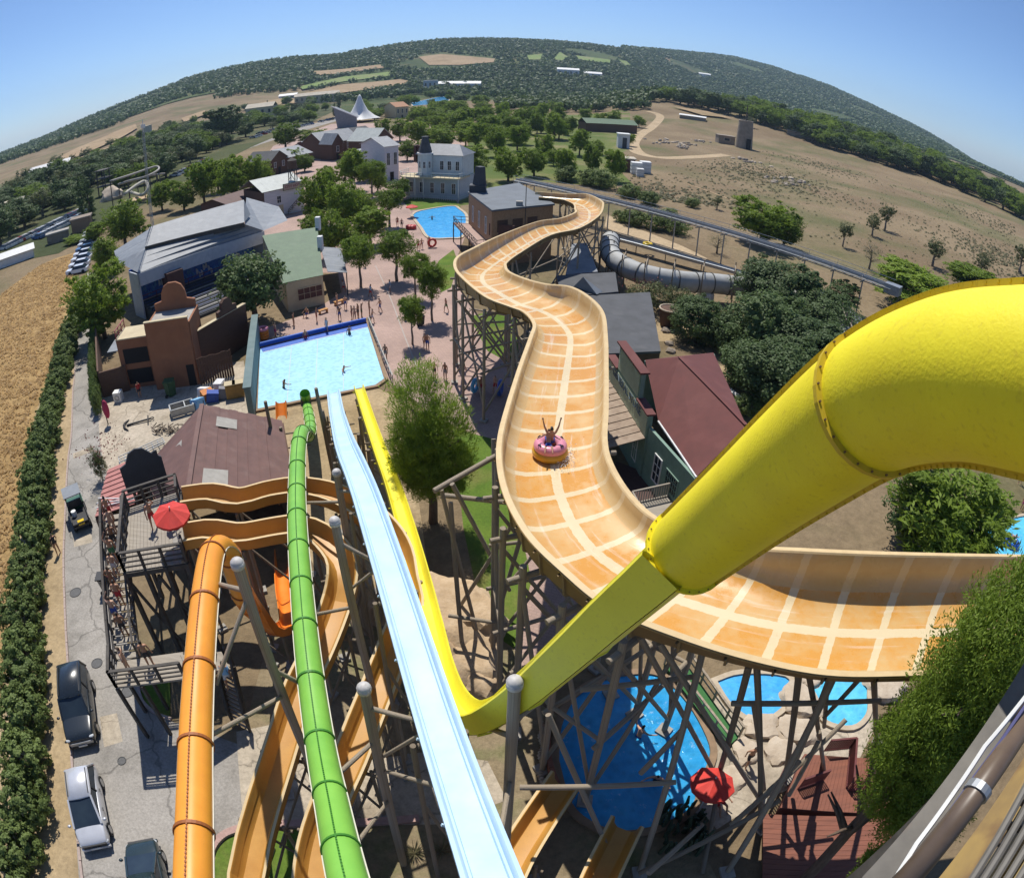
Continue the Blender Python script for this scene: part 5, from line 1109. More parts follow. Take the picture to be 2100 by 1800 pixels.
for p, q in ((TP(.4, .9, 0), TP(W_ - .2, .9, 0)), (TP(W_ - .2, .9, 0), TP(W_ - .2, 9, 0)), (TP(.4, .9, 0), TP(.4, 9, 0))): wall(t, p, q, 0, 4.4, M_bluegrey)
for p, q in ((TP(2, 3.2, 0), TP(UW, 3.2, 0)), (TP(UW, 3.2, 0), TP(UW, 9, 0)), (TP(2, 3.2, 0), TP(2, 9, 0)), (TP(2, 9, 0), TP(UW, 9, 0))): wall(t, p, q, 4.4, 8.8, M_tw)
for s in (.1, .3, .5, .7, .9): window(t, TP(.4, .9, 0), TP(W_ - .2, .9, 0), s, 2.2, .95, 2.3)
for s in (.55, .72, .9): window(t, TP(2, 3.2, 0), TP(UW, 3.2, 0), s, 6.6, .9, 2.0)
bal = [(-.9, 4.5), (-.9, .4), (.4, -.9), (3.4, -1.3), (5.0, -.8), (W_ + .2, -.6), (W_ + .6, 4.5)]
mb = MB(); mb.prism([tuple(TP(u, v, 0).xy) for u, v in bal], 4.35, 4.6); mb.build('balcony_floor', M_cream, t)
railing(t, [TP(u, v, 4.6) for u, v in bal], .95, .9, m=M_tw, rails=2, pw=.07)
for u, v in bal[1:-1]: mb = MB(); p = TP(u, v + .1, 0); mb.cyl((p.x, p.y, 0), (p.x, p.y, 4.4), .10, n=8); mb.build('porch_column', M_white, t)
railing(t, [TP(u, v, 0) for u, v in bal], .9, .45, m=M_tw, rails=2, pw=.07)
c = TP(3.9, 2.6, 0); oc8 = [(c.x + 1.5 * math.cos(a), c.y + 1.5 * math.sin(a)) for a in [math.pi / 8 + k * math.pi / 4 for k in range(8)]]
mb = MB(); mb.prism(oc8, 4.6, 9.0); mb.build('turret', M_tw, t); mb = MB(); mb.prism([(c.x + (x - c.x) * 1.15, c.y + (y - c.y) * 1.15) for x, y in oc8], 9.0, 9.3); mb.build('turret_cornice', M_white, t)
for k in range(8):
 a, b = Vector((*oc8[k], 0)), Vector((*oc8[(k + 1) % 8], 0))
 if ((a + b) / 2 - c).dot(EYE - c) > 0: window(t, a, b, .5, 6.8, .62, 1.5, th=-.02, out=(a + b) / 2 - c)
mb = MB(); mb.tube([(c.x, c.y, 9.3), (c.x, c.y, 12.4)], [1.45, .62], 8); mb.cyl((c.x, c.y, 12.4), (c.x, c.y, 12.7), .75, n=8); mb.build('turret_roof', M_darkroof, t)
quadsheets(t, TP(1.6, 6, 10.8), TP(W_ - 2.4, 6, 10.8), TP(W_ - .2, 2.8, 8.8), TP(1.5, 2.8, 8.8), 7, M_greyroof); quadsheets(t, TP(1.6, 6, 10.8), TP(W_ - 2.4, 6, 10.8), TP(W_ - .2, 9.4, 8.8), TP(1.5, 9.4, 8.8), 7, M_greyroof); mb = MB(); mb.add([TP(W_ - 2.4, 6, 10.78), TP(W_ - .2, 2.8, 8.78), TP(W_ - .2, 9.4, 8.78)], [(0, 1, 2)]); mb.build('roof_hip', M_greyroof, t)
for u in (1.0, 1.9): p = TP(u, 4.4, 0); mb = MB(); mb.box(p.x, p.y, 8.8, .5, 1.6, 3.6, math.atan2(d.y, d.x)); mb.build('red_chimney', M_maroon, t)
k1, k2, k3, k4 = G(959,393,8), G(1064,375,8), G(1138,418,8), G(1009,431,8)
t = thing('brick_house', 'tan brick building with flat grey roof, chimney and balcony above the small pool', 'building', (k4.x, k4.y, 0))
mb = MB(); q = [k1, k4, k3, k2]; mb.add(q + [p - Vector((0, 0, .25)) for p in q], [(0, 1, 2, 3), (7, 6, 5, 4)] + [(i, i + 4, (i + 1) % 4 + 4, (i + 1) % 4) for i in range(4)]); mb.build('roof_slab', M_darkroof if False else wmat('slate_roof', (.13, .15, .17), (.10, .115, .13), .7, scale=.6), t)
cc = (k1 + k2 + k3 + k4) / 4; ins = [p.lerp(cc, .05) for p in q]
for p, r_ in zip(ins, ins[1:] + ins[:1]): wall(t, Vector((p.x, p.y, 0)), Vector((r_.x, r_.y, 0)), 0, 7.75, M_brick, .24)
for s in (.22, .5, .78): window(t, ins[0], ins[1], s, 5.2, .8, 2.4, th=.13, out=Vector((-1, -.4, 0)))
for s in (.15, .4, .65): opening(t, ins[1], ins[2], s, 5.6, 1.6, 1.6, name='shutter', m=M_brownw, th=.13)
p = k1.lerp(k2, .12) + Vector((.6, -.8, 0)); mb = MB(); mb.box(p.x, p.y, 8.5, 2.4, 2.0, 1.1); mb.tube([(p.x + .2, p.y, 9.0), (p.x + .3, p.y, 11.8)], [1.0, .72], 4); mb.build('chimney', M_chim, t)
p = k4.lerp(k3, .42) + Vector((0, 1.2, 0)); mb = MB(); mb.box(p.x, p.y, 8.3, .9, .7, .6); mb.build('roof_vent', M_conc, t); p = k4.lerp(k3, .52) + Vector((0, .3, 0)); mb = MB(); mb.cyl((p.x, p.y, 3), (p.x, p.y, 11.0), .06, n=6); mb.build('flue_pipe', M_rail, t)
zb = 3.1; f = [G(930,456,zb), G(955,434,zb), ins[0].copy(), ins[1].copy(), G(990,503,zb)]
for p in f: p.z = zb
mb = MB(); q = [G(930,456,zb), G(978,508,zb), ins[1], ins[0]]; q = [Vector((p.x, p.y, zb)) for p in q]; mb.add(q + [p - Vector((0, 0, .25)) for p in q], [(0, 1, 2, 3), (7, 6, 5, 4)] + [(i, i + 4, (i + 1) % 4 + 4, (i + 1) % 4) for i in range(4)]); mb.build('balcony_floor', wmat('terrace_pink', (.42, .29, .24), rough=.85), t)
railing(t, [q[3].lerp(q[0], .02), q[0], q[1], q[1].lerp(q[2], .9)], 1.0, 1.1, rails=2, pw=.06)
for a, b in ((q[0], q[1]),):
 for i in range(8):
  p0, p1 = a.lerp(b, i / 8), a.lerp(b, (i + 1) / 8); mb = MB(); mb.beam(p0 + Vector((0, 0, .05)), p1 + Vector((0, 0, .95)), .04, .04); mb.build('cross_bar', M_rail, t); mb = MB(); mb.beam(p1 + Vector((0, 0, .05)), p0 + Vector((0, 0, .95)), .04, .04); mb.build('cross_bar', M_rail, t)
for s in (0, .35, .7, 1.): p = q[0].lerp(q[1], s); mb = MB(); mb.cyl((p.x, p.y, 0), (p.x, p.y, zb), .09, n=8); mb.build('balcony_post', M_rail, t)
p = q[1].lerp(q[2], .9); mb = MB(); mb.obox(p + Vector((1.4, .5, 2.0)), (1.6, -.5, 0), (.1, .12, 0), (0, 0, .8)); mb.build('false_front', M_maroon, t)
t = thing('workshop', 'charcoal flat roofed workshop close under the raft slide', 'building', tuple(G(1290,660)))
q = [G(1208,606,4.5), G(1333,599,4.5), G(1355,720,4.5), G(1225,726,4.5)]
mb = MB(); mb.add(q + [p - Vector((0, 0, .2)) for p in q], [(3, 2, 1, 0), (4, 5, 6, 7)] + [(i, (i + 1) % 4, (i + 1) % 4 + 4, i + 4) for i in range(4)]); mb.build('roof_slab', M_darkroof, t); cc = sum(q, Vector()) / 4
for p, r_ in zip(q, q[1:] + q[:1]): wall(t, p.lerp(cc, .04), r_.lerp(cc, .04), 0, 4.25, M_brownw)
t = thing('workshop', 'dark grey roofed store with a pale pyramid rooflight behind the flat workshop', 'building', tuple(G(1205,590)))
q = [G(1141,565,4.6), G(1262,558,4.6), G(1268,598,4.6), G(1205,604,4.6), G(1150,600,4.6)]; mb = MB(); mb.add(q + [p - Vector((0, 0, .2)) for p in q], [(4, 3, 2, 1, 0), (5, 6, 7, 8, 9)] + [(i, (i + 1) % 5, (i + 1) % 5 + 5, i + 5) for i in range(5)]); mb.build('roof_slab', M_darkroof, t); cc = sum(q, Vector()) / 5
for p, r_ in zip(q, q[1:] + q[:1]): wall(t, p.lerp(cc, .04), r_.lerp(cc, .04), 0, 4.35, M_brownw)
ap = G(1196,568,6.0); mb = MB(); bs = [G(1176,588,4.62), G(1224,604,4.62), G(1236,598,4.62), G(1205,575,4.62)]; mb.add(bs + [ap], [(0, 1, 4), (1, 2, 4), (2, 3, 4), (3, 0, 4)]); mb.build('rooflight', M_greyroof, t)
t = thing('workshop', 'narrow grey-blue roofed shed beside the mouth of the grey tube', 'shed', tuple(G(1190,540)))
q = [G(1173,500,4.2), G(1203,498,4.2), G(1226,557,4.2), G(1160,563,4.2)]; mb = MB(); mb.add(q + [p - Vector((0, 0, .2)) for p in q], [(3, 2, 1, 0), (4, 5, 6, 7)] + [(i, (i + 1) % 4, (i + 1) % 4 + 4, i + 4) for i in range(4)]); mb.build('roof_slab', M_greyroof, t); cc = sum(q, Vector()) / 4
for p, r_ in zip(q, q[1:] + q[:1]): wall(t, p.lerp(cc, .04), r_.lerp(cc, .04), 0, 3.95, M_chim)
t = thing('general_store', 'green boarded western store with stepped false front and red-brown roof', 'building', tuple(G(1315,985)))
ze, zr = 4.6, 6.8; a1, a2 = G(1323,738,ze), G(1463,723,ze); a3 = G(1496,827,ze); rg1, rg2 = G(1393,732,zr), G(1530,872,zr); l1, l2 = G(1350,863,ze), G(1428,978,ze)
mb = MB(); mb.add([a1, rg1, l1], [(0, 2, 1)]); mb.build('roof_slope', M_redroof, t); mb = MB(); mb.add([rg1, l1, l2, rg2], [(0, 1, 2, 3)]); mb.build('roof_slope', M_redroof, t); mb = MB(); mb.add([rg1, rg2, G(1540,900,ze), a3, a2], [(0, 1, 2, 3, 4)]); mb.build('roof_slope', M_redroof, t); mb = MB(); mb.add([rg1, a1, a2], [(0, 1, 2)]); mb.build('roof_slope', M_redroof, t)
mb = MB(); mb.beam(rg1 + Vector((0, 0, .03)), rg2 + Vector((0, 0, .03)), .25, .06); mb.build('ridge_cap', M_redroof, t); mb = MB(); mb.beam(l1 - Vector((0, 0, .02)), l2 - Vector((0, 0, .02)), .12, .1); mb.build('gutter', M_white, t)
fT, fB = G(1254,728,5.4), G(1336,850,5.4); fd = (fB - fT); fd.z = 0; FLn = fd.length; fd.normalize(); fn = Vector((fd.y, -fd.x, 0))
if fn.x > 0: fn = -fn
f0 = Vector((fT.x, fT.y, 0))
wall(t, f0, f0 + fd * FLn, 0, 5.3, M_greenw, .3, 'front_wall')
mb = MB(); mb.obox(f0 + fd * FLn * .5 + Vector((0, 0, 6.3)), fd * FLn * .26, fn * .16, (0, 0, 1.0)); mb.build('false_front', M_greenw, t)
mb = MB(); mb.obox(f0 + fd * FLn * .5 + Vector((0, 0, 7.36)), fd * FLn * .29, fn * .34, (0, 0, .06)); mb.build('parapet_cap', M_redroof, t)
for s in (.12, .88): mb = MB(); mb.obox(f0 + fd * FLn * s + Vector((0, 0, 5.36)), fd * FLn * .125, fn * .32, (0, 0, .06)); mb.build('parapet_cap', M_redroof, t)
for i in range(11): mb = MB(); mb.obox(f0 + fd * FLn * .5 + fn * .18 + Vector((0, 0, 5.5 + .15 * i)), fd * FLn * .24, fn * .02, (0, 0, .055)); mb.build('slat', M_greenp, t)
for i in range(9): mb = MB(); mb.obox(f0 + fd * FLn * .5 + fn * .17 + Vector((0, 0, 3.7 + .17 * i)), fd * FLn * .48, fn * .02, (0, 0, .062)); mb.build('slat', M_greenp, t)
sign(t, 'GENERAL STORE', f0 + fd * FLn * .5 + fn * .22 + Vector((0, 0, 4.75)), fd, (0, 0, 1), .85, mat('sign_blue_grey', (.10, .16, .22), rough=.6))
pw0, pw1 = f0 + fn * .2 + Vector((0, 0, 3.6)), f0 + fd * FLn + fn * .2 + Vector((0, 0, 3.6)); quadsheets(t, pw0, pw1, pw1 + fn * 2.6 - Vector((0, 0, .6)), pw0 + fn * 2.6 - Vector((0, 0, .6)), 20, wmat('rusty_tin', (.32, .24, .17), (.22, .15, .10), .7, scale=2), name='porch_sheet', lap=.05)
for s in (.05, .5, .95): p = f0 + fd * FLn * s + fn * 2.6; mb = MB(); mb.box(p.x, p.y, 1.5, .16, .16, 3.0); mb.build('porch_post', M_rail, t)
sw0, sw1 = f0 + fd * FLn, Vector((l2.x, l2.y, 0)); sw0 = sw0 + (sw1 - sw0) * .02
wall(t, sw0, sw1, 0, 4.5, M_greenw, .2, 'side_wall'); window(t, sw0, sw1, .3, 2.4, 1.0, 2.0, M_white, M_glass, bars=(1, 2)); window(t, sw0, sw1, .62, 2.6, 1.6, 1.4, M_greenw, M_glass, bars=(5, 2), name='vent_window'); window(t, f0, f0 + fd * FLn, .82, 1.8, .9, 1.8, M_white)
wall(t, Vector((a1.x, a1.y, 0)), Vector((a2.x, a2.y, 0)), 0, 4.5, M_greenw); wall(t, Vector((a2.x, a2.y, 0)), Vector((a3.x, a3.y, 0)), 0, 4.5, M_greenw)
mb = MB(); mb.prism([Q(1262,960), Q(1390,1010), Q(1440,1060), Q(1340,1100), Q(1250,1010)], 0, .6); mb.build('porch_deck', wmat('dark_red_deck', (.10, .05, .04), rough=.8), t)
t = thing('deck_railing', 'weathered baluster railing on a small deck beside the yellow tube', 'railing', tuple(G(1330,1050)))
ra, rb, rc = G(1297,1008,2.6), G(1388,988,2.6), G(1318,1046,2.6)
for a, b, nn in ((ra, rb, 18), (ra, rc, 6)):
 for i in range(nn + 1): p = a.lerp(b, i / nn); mb = MB(); mb.box(p.x, p.y, 2.1, .06, .06, 1.0); mb.build('baluster', M_deck, t)
 for z in (1.65, 2.6): mb = MB(); mb.beam((a.x, a.y, z), (b.x, b.y, z), .1, .08); mb.build('rail', M_deck, t)
mb = MB(); mb.prism([tuple(p.xy) for p in (ra, rc, G(1345,1062,1.6), G(1420,1030,1.6), rb)], 1.4, 1.6); mb.build('deck', M_deck, t)
for p in (ra, rb, rc): mb = MB(); mb.box(p.x, p.y, .7, .14, .14, 1.4); mb.build('deck_post', M_rail, t)
# ================================================================== TREES AND PLANTS
PINE = leafmat('pine_needles', (.225, .32, .036), (.11, .175, .021), .45)
PINE2 = leafmat('pine_needles_fresh', (.265, .37, .040), (.14, .215, .022), .45)
DARKL = leafmat('dark_leaves', (.135, .20, .065), (.060, .100, .032), .38)
HEDGE = leafmat('hedge_leaves', (.22, .29, .085), (.12, .17, .05), .4)
OLIVE = leafmat('olive_leaves', (.175, .195, .075), (.085, .105, .040), .3)
FARL = leafmat('far_leaves', (.105, .160, .045), (.065, .105, .030), .3)
PINKF = leafmat('oleander_flowers', (.38, .09, .13), (.20, .10, .06), .2)
SPIKE = leafmat('yucca_blades', (.10, .15, .05), (.05, .085, .03), .15)
DRYT = leafmat('dry_tufts', (.27, .24, .14), (.17, .17, .08), .4)
BARK = mat('bark', (.17, .12, .085), (.10, .07, .05), rough=.95, scale=4, bump=.6, stretch=(2, 2, .4), bdist=.1)
BARKG = mat('grey_bark', (.22, .19, .16), (.14, .12, .10), rough=.95, scale=4, bump=.6, stretch=(2, 2, .4), bdist=.1)
def leaf_arrays(rs, C, A, l, wd, nrm=None):
 """quads at centres C with axes A"""
 n = len(C); A = A / (np.linalg.norm(A, axis=1, keepdims=True) + 1e-9)
 B = np.cross(A, rs.normal(size=(n, 3)) if nrm is None else nrm); B /= (np.linalg.norm(B, axis=1, keepdims=True) + 1e-9)
 l = np.asarray(l).reshape(-1, 1) * rs.uniform(.6, 1.3, (n, 1)); wd = np.asarray(wd).reshape(-1, 1) * rs.uniform(.7, 1.3, (n, 1))
 v = np.stack([C - A * l * .5, C + B * wd * .5, C + A * l * .5, C - B * wd * .5], 1).reshape(-1, 3); return v
def quadmesh(name, v, m):
 me = bpy.data.meshes.new(name); n = len(v) // 4
 me.vertices.add(len(v)); me.vertices.foreach_set('co', v.astype(np.float32).ravel()); me.loops.add(4 * n); me.loops.foreach_set('vertex_index', np.arange(4 * n, dtype=np.int32))
 me.polygons.add(n); me.polygons.foreach_set('loop_start', np.arange(0, 4 * n, 4, dtype=np.int32)); me.update(calc_edges=True); me.materials.append(m); return me
def crown(name, seed, lobes, nclump, nleaf, leaf, m, clump=.3, up=.35, droop=0., inner=.5, flat=.6):
 """lobes: (x, y, z, rx, ry, rz) ellipsoids; clumps of leaves spread over and inside them"""
 rs = np.random.RandomState(seed); L_ = np.array(lobes, float); vol = (L_[:, 3] * L_[:, 4] * L_[:, 5]) ** .7; pick = rs.choice(len(L_), nclump, p=vol / vol.sum()); o = L_[pick]
 u = rs.normal(size=(nclump, 3)); u /= np.linalg.norm(u, axis=1, keepdims=True); rr = rs.uniform(inner ** 3, 1, (nclump, 1)) ** (1 / 3); rr *= rs.uniform(.85, 1.12, (nclump, 1))
 cc = o[:, :3] + u * rr * o[:, 3:]; cr = clump * o[:, 3:].mean(1) * rs.uniform(.6, 1.25, nclump)
 k = np.repeat(np.arange(nclump), nleaf); w_ = rs.normal(size=(len(k), 3)); w_ /= np.linalg.norm(w_, axis=1, keepdims=True); w_ *= rs.uniform(.2, 1, (len(k), 1)) ** .5
 C = cc[k] + w_ * cr[k][:, None] * np.array([1, 1, .75]); A = w_ * .8 + u[k] * .6 + np.array([0, 0, up]) + rs.normal(size=w_.shape) * .35; A[:, 2] -= droop
 N_ = w_ * .7 + u[k] * .8 + rs.normal(size=w_.shape) * .45 + np.array([0, 0, .35]); fl = rs.uniform(size=(len(k), 1)) < flat
 A = np.where(fl, np.cross(N_, rs.normal(size=w_.shape)), A); N_ = np.where(fl, N_, rs.normal(size=w_.shape))
 return quadmesh(name, leaf_arrays(rs, C, A, leaf[0], leaf[1], N_), m)
def trunkmesh(name, seed, h, r, limbs, m, lean=0.0, nb=7):
 rr = random.Random(seed); mb = MB(); pts = [(0, 0, -.1)]
 for i in range(1, 6): z = h * i / 5; pts.append((lean * z + rr.uniform(-.05, .05) * h * .3, rr.uniform(-.05, .05) * h * .3, z))
 mb.tube(pts, [r * (1.25 - .75 * i / 5) for i in range(6)], nb)
 for (z0, dx, dy, dz, r_) in limbs:
  i = min(4, int(z0 * 5)); p = Vector(pts[i]).lerp(Vector(pts[i + 1]), z0 * 5 - i); q = p + Vector((dx, dy, dz)); mb.tube([p, p.lerp(q, .5) + Vector((0, 0, .1 * dz)), q], [r * r_, r * r_ * .7, r * r_ * .25], 5)
 me = mb.mesh(name); me.polygons.foreach_set('use_smooth', [True] * len(me.polygons)); me.materials.append(m); return me
def limbs(seed, n, R_, z0=.45, z1=.95, dz=1.2):
 rr = random.Random(seed); return [(rr.uniform(z0, z1), R_ * math.cos(a), R_ * math.sin(a), rr.uniform(.5, 1) * dz, .5) for a in [rr.uniform(0, 6.28) for _ in range(n)]]
KIND = {}
def kind(key, crown_me, trunk_me, h, wd): KIND[key] = (crown_me, trunk_me, h, wd)
def rl(seed, n, R_, z0, z1, r0, r1, fl=.8):                # random lobes
 rr = random.Random(seed); out = []
 for i in range(n):
  a = rr.uniform(0, 6.28); d = R_ * math.sqrt(rr.random()); z = rr.uniform(z0, z1); r_ = rr.uniform(r0, r1) * (1 - .25 * d / max(R_, .01)); out.append((d * math.cos(a), d * math.sin(a), z, r_, r_, r_ * fl))
 return out
for k in range(3): kind('round_pine%d' % k, crown('crown', 10 + k, [(0, 0, 4.5, 2.2, 2.2, 1.7)] + rl(k, 9, 1.7, 3.4, 5.6, .9, 1.3), 220, 56, (.34, .075), PINE), trunkmesh('trunk', k, 4.6, .15, limbs(k, 5, 1.2), BARKG), 6.6, 4.9)
for k in range(5): kind('pine%d' % k, crown('crown', 20 + k, [(0, 0, 3.9, 2.3, 2.3, 2.7)] + rl(30 + k, 14, 2.0, 1.9, 6.0, .9, 1.5, .95), 260, 50, (.42, .11), PINE if k % 2 else PINE2), trunkmesh('trunk', 9 + k, 5.0, .17, limbs(k + 5, 6, 1.4, .3), BARK), 7.3, 5.2)
for k in range(3): kind('oak%d' % k, crown('crown', 40 + k, [(0, 0, 3.4, 2.3, 2.3, 2.3)] + rl(50 + k, 13, 1.9, 1.6, 5.2, .9, 1.4), 230, 44, (.30, .17), DARKL, flat=.9), trunkmesh('trunk', 19 + k, 3.8, .2, limbs(k + 9, 6, 1.4, .3), BARK), 6.4, 5.2)
for k in range(3): kind('olive%d' % k, crown('crown', 60 + k, [(0, 0, 3.0, 1.6, 1.6, 1.3)] + rl(70 + k, 8, 1.5, 2.0, 4.0, .6, 1.0), 90, 34, (.26, .10), OLIVE, flat=.9), trunkmesh('trunk', 29 + k, 2.8, .16, limbs(k + 3, 5, 1.2, .3), BARKG), 4.8, 4.4)
for k in range(4): kind('bush%d' % k, crown('crown', 80 + k, [(0, 0, 1.2, 1.5, 1.5, 1.2)] + rl(90 + k, 7, 1.1, .7, 1.9, .6, .9), 150, 42, (.19, .11), HEDGE, .3, inner=.72, flat=.92), trunkmesh('trunk', 39 + k, 1.4, .10, limbs(k, 4, .8, .2, .8, .5), BARK), 2.6, 3.5)
for k in range(2): kind('darkbush%d' % k, crown('crown', 100 + k, [(0, 0, 2.4, 2.4, 2.4, 2.3)] + rl(110 + k, 9, 1.8, 1.2, 3.9, .9, 1.4), 420, 60, (.19, .11), DARKL, .25, inner=.72, flat=.92), trunkmesh('trunk', 49 + k, 2.8, .16, limbs(k, 5, 1.3, .2, .8, .9), BARK), 5.0, 5.6)
for k in range(3): kind('hedge%d' % k, crown('crown', 300 + k, [(0, 0, 1.05, 1.35, 1.35, 1.15)] + rl(310 + k, 4, .8, .8, 1.7, .55, .75), 240, 40, (.17, .11), HEDGE, .16, inner=.86, flat=.95), trunkmesh('trunk', 45 + k, 1.2, .1, limbs(k, 4, .7, .2, .8, .5), BARK), 2.4, 3.0)
kind('cypress', crown('crown', 120, [(0, 0, z, .75 - abs(z - 3) * .1, .75 - abs(z - 3) * .1, 1.0) for z in (1.2, 2.2, 3.2, 4.2, 5.2, 6.2, 7.0)], 110, 36, (.30, .07), DARKL, .35, 1.0), trunkmesh('trunk', 59, 5, .12, [], BARK), 7.9, 1.8)
kind('bare_tree', crown('crown', 121, [(0, 0, 3.0, 1.5, 1.5, 1.4)], 50, 22, (.34, .03), DRYT, .4), trunkmesh('trunk', 60, 3.2, .13, limbs(4, 9, 1.4, .3), BARKG), 4.4, 3.4)
kind('oleander', crown('crown', 122, [(0, 0, 1.5, 1.6, 1.6, 1.3)] + rl(123, 6, 1.3, 1.0, 2.4, .5, .9), 120, 36, (.22, .07), OLIVE, .3), trunkmesh('trunk', 61, 1.6, .08, limbs(4, 6, .9, .1, .8, .8), BARK), 3.0, 3.6)
def tree(kd, base, top, wpx, label, name='pine_tree', cat='tree', group=None, rz=None, bz=None):
 b = gnd(*base) if bz is None else G(*base, bz); ht = max(1.2, ztop(b, *top) - b.z); r_ = dist(b + Vector((0, 0, ht * .6)))
 return plant(kd, b, ht, wpx * r_ / FPX, label, name, cat, group, rz)
def plant(kd, b, ht, wd, label, name='pine_tree', cat='tree', group=None, rz=None):
 cm, tm, h0, w0 = KIND[kd]; wd *= 1.18; rz = rnd.uniform(0, 6.28) if rz is None else rz
 o = thing(name, label, cat, tuple(b), group, rz); sx = wd / w0; sz = ht / h0; o.scale = (sx, sx, sz)
 c = link('crown', cm, o); link('trunk', tm, o); return o

T = lambda *a, **k: tree(*a, **k)
T('round_pine0', (740,589), (737,478), 70, 'round-headed plaza pine with a bare trunk nearest the grey awning'); T('round_pine1', (814,576), (810,468), 80, 'round-headed plaza pine beside its round shadow left of the lawn', rz=1)
T('round_pine2', (852,612), (867,508), 56, 'plaza pine whose crown touches the small lawn near the pool'); T('round_pine0', (886,657), (880,533), 62, 'plaza pine with thin trunk next to the litter bin'); T('round_pine1', (846,706), (840,601), 56, 'small round pine alone in the middle of the plaza')
T('pine0', (652,462), (655,343), 66, 'tall pine right of the hotel sign'); T('pine1', (712,480), (712,358), 74, 'large bushy pine in the village street beside the hotel pine'); T('pine2', (722,392), (720,298), 60, 'pine in front of the village hall'); T('round_pine2', (763,404), (762,322), 52, 'pine with a dark bare trunk in the village street')
T('pine3', (815,414), (812,364), 46, 'low pine at the left corner of the turret house'); T('round_pine1', (799,466), (796,383), 62, 'pine left of the small bright blue pool'); T('pine4', (760,505), (758,418), 72, 'dense pine between the street and the small pool'); T('pine1', (682,528), (678,418), 66, 'pine against the right end of the green roof')
T('oak0', (524,662), (516,498), 128, 'big dark leafy tree in front of the grandstand', 'leafy_tree'); T('pine0', (216,694), (206,528), 122, 'large yellow-green pine beside the service road'); T('pine3', (222,560), (216,478), 56, 'pine beyond the large roadside pine'); T('pine1', (258,508), (256,400), 84, 'pine beside the end of the grandstand roof')
T('pine2', (333,432), (333,366), 48, 'left pine behind the grandstand roof'); T('pine0', (378,432), (376,362), 52, 'right pine behind the grandstand roof'); T('pine4', (420,420), (418,318), 60, 'pine above the grandstand ridge left of the shed'); T('pine2', (480,420), (478,312), 66, 'middle pine of the clump left of the hotel'); T('pine1', (528,405), (526,310), 60, 'pine of the clump nearest the dark brown house'); T('pine3', (448,395), (446,326), 50, 'shorter pine tucked in the clump left of the hotel')
T('oak1', (462,292), (460,212), 84, 'wide dark tree standing above the scrubland on the left', 'leafy_tree'); T('pine1', (586,306), (584,247), 52, 'bright pine beyond the village car park'); T('pine0', (642,300), (640,262), 56, 'bushy pine left of the village hall'); T('cypress', (135,392), (133,332), 22, 'tall slim poplar in the scrubland', 'poplar'); T('cypress', (172,450), (170,362), 26, 'first dark cypress left of the toy slide', 'cypress'); T('cypress', (187,452), (185,360), 30, 'second dark cypress touching the toy slide', 'cypress')
T('pine4', (198,500), (196,452), 44, 'pine at the corner of the car park'); T('pine2', (152,500), (152,482), 40, 'low bright hedge tree above the wheat field')
for i, (x, b_, tp, w_, lb) in enumerate([(600,345,300,40,'pine left of the village hall'), (625,352,312,36,'pine between the hotel roof and the village hall'), (672,398,338,44,'pine in the street left of the tall pale house'), (745,372,322,40,'pine before the small open porch'), (775,395,345,40,'pine at the foot of the tall pale blue house'), (690,440,372,56,'pine between the hotel and the street'), (740,450,388,56,'middle pine of the village street'), (640,505,440,50,'pine behind the green roof'), (835,330,285,36,'pine behind the tall pale blue house'), (770,300,268,34,'pine behind the dark gable house'), (700,300,262,34,'pine behind the village hall ridge'), (720,520,462,46,'young pine beside the awning corner'), (955,300,262,34,'pine behind the brick house chimney')]):
 T('pine%d' % (i % 5), (x, b_), (x, tp), w_, lb)
kind('near_pine', crown('crown', 200, [(-.5, .3, 6.0, 1.7, 1.7, 3.4), (.9, -.2, 5.2, 1.5, 1.5, 2.8), (0, 0, 3.6, 2.0, 2.0, 1.8), (-1.2, .2, 4.4, 1.1, 1.1, 1.9), (1.5, .3, 3.6, 1.0, 1.0, 1.4), (-.2, -.9, 4.6, 1.2, 1.2, 2.2)], 900, 60, (.30, .034), PINE2, .24, .9, inner=.55, flat=.4), trunkmesh('trunk', 70, 6.5, .22, limbs(6, 9, 1.5, .25), BARK, nb=9), 9.6, 5.0)
T('near_pine', (888,1070), (850,738), 168, 'large bright green pine between the straight slides and the raft slide', rz=0)
kind('big_pine', crown('crown', 210, [(0, 0, 12.0, 2.0, 2.0, 3.2), (1.2, .2, 13.0, 1.6, 1.6, 2.2), (-1.0, .3, 10.2, 1.6, 1.6, 2.4), (1.8, -.5, 10.0, 2.0, 2.0, 2.4), (0, -1.2, 8.4, 2.0, 2.0, 1.8), (1.5, -1.8, 7.0, 1.8, 1.8, 1.5), (-.9, -1.9, 5.4, 1.1, 1.1, .9), (2.6, 1.0, 8.4, 1.5, 1.5, 2.0)], 1500, 100, (.17, .045), PINE, .26, .5, inner=.5, flat=.55), trunkmesh('trunk', 71, 12.5, .26, limbs(8, 14, 1.9, .35), BARK, nb=9), 15.2, 7.0)
bpz = D(1985,1225,15.0); plant('big_pine', Vector((bpz.x + 2.3, bpz.y - .1, 0)), bpz.z + .4, 4.9, 'tall feathery pine rising in front of the raft slide at the lower right', rz=.6)
T('pine1', (1915,1150), (1930,905), 260, 'broad pine under the yellow tube beside the lazy river'); T('oak2', (1860,1120), (1850,960), 150, 'dark tree in the shade below the yellow tube', 'leafy_tree')
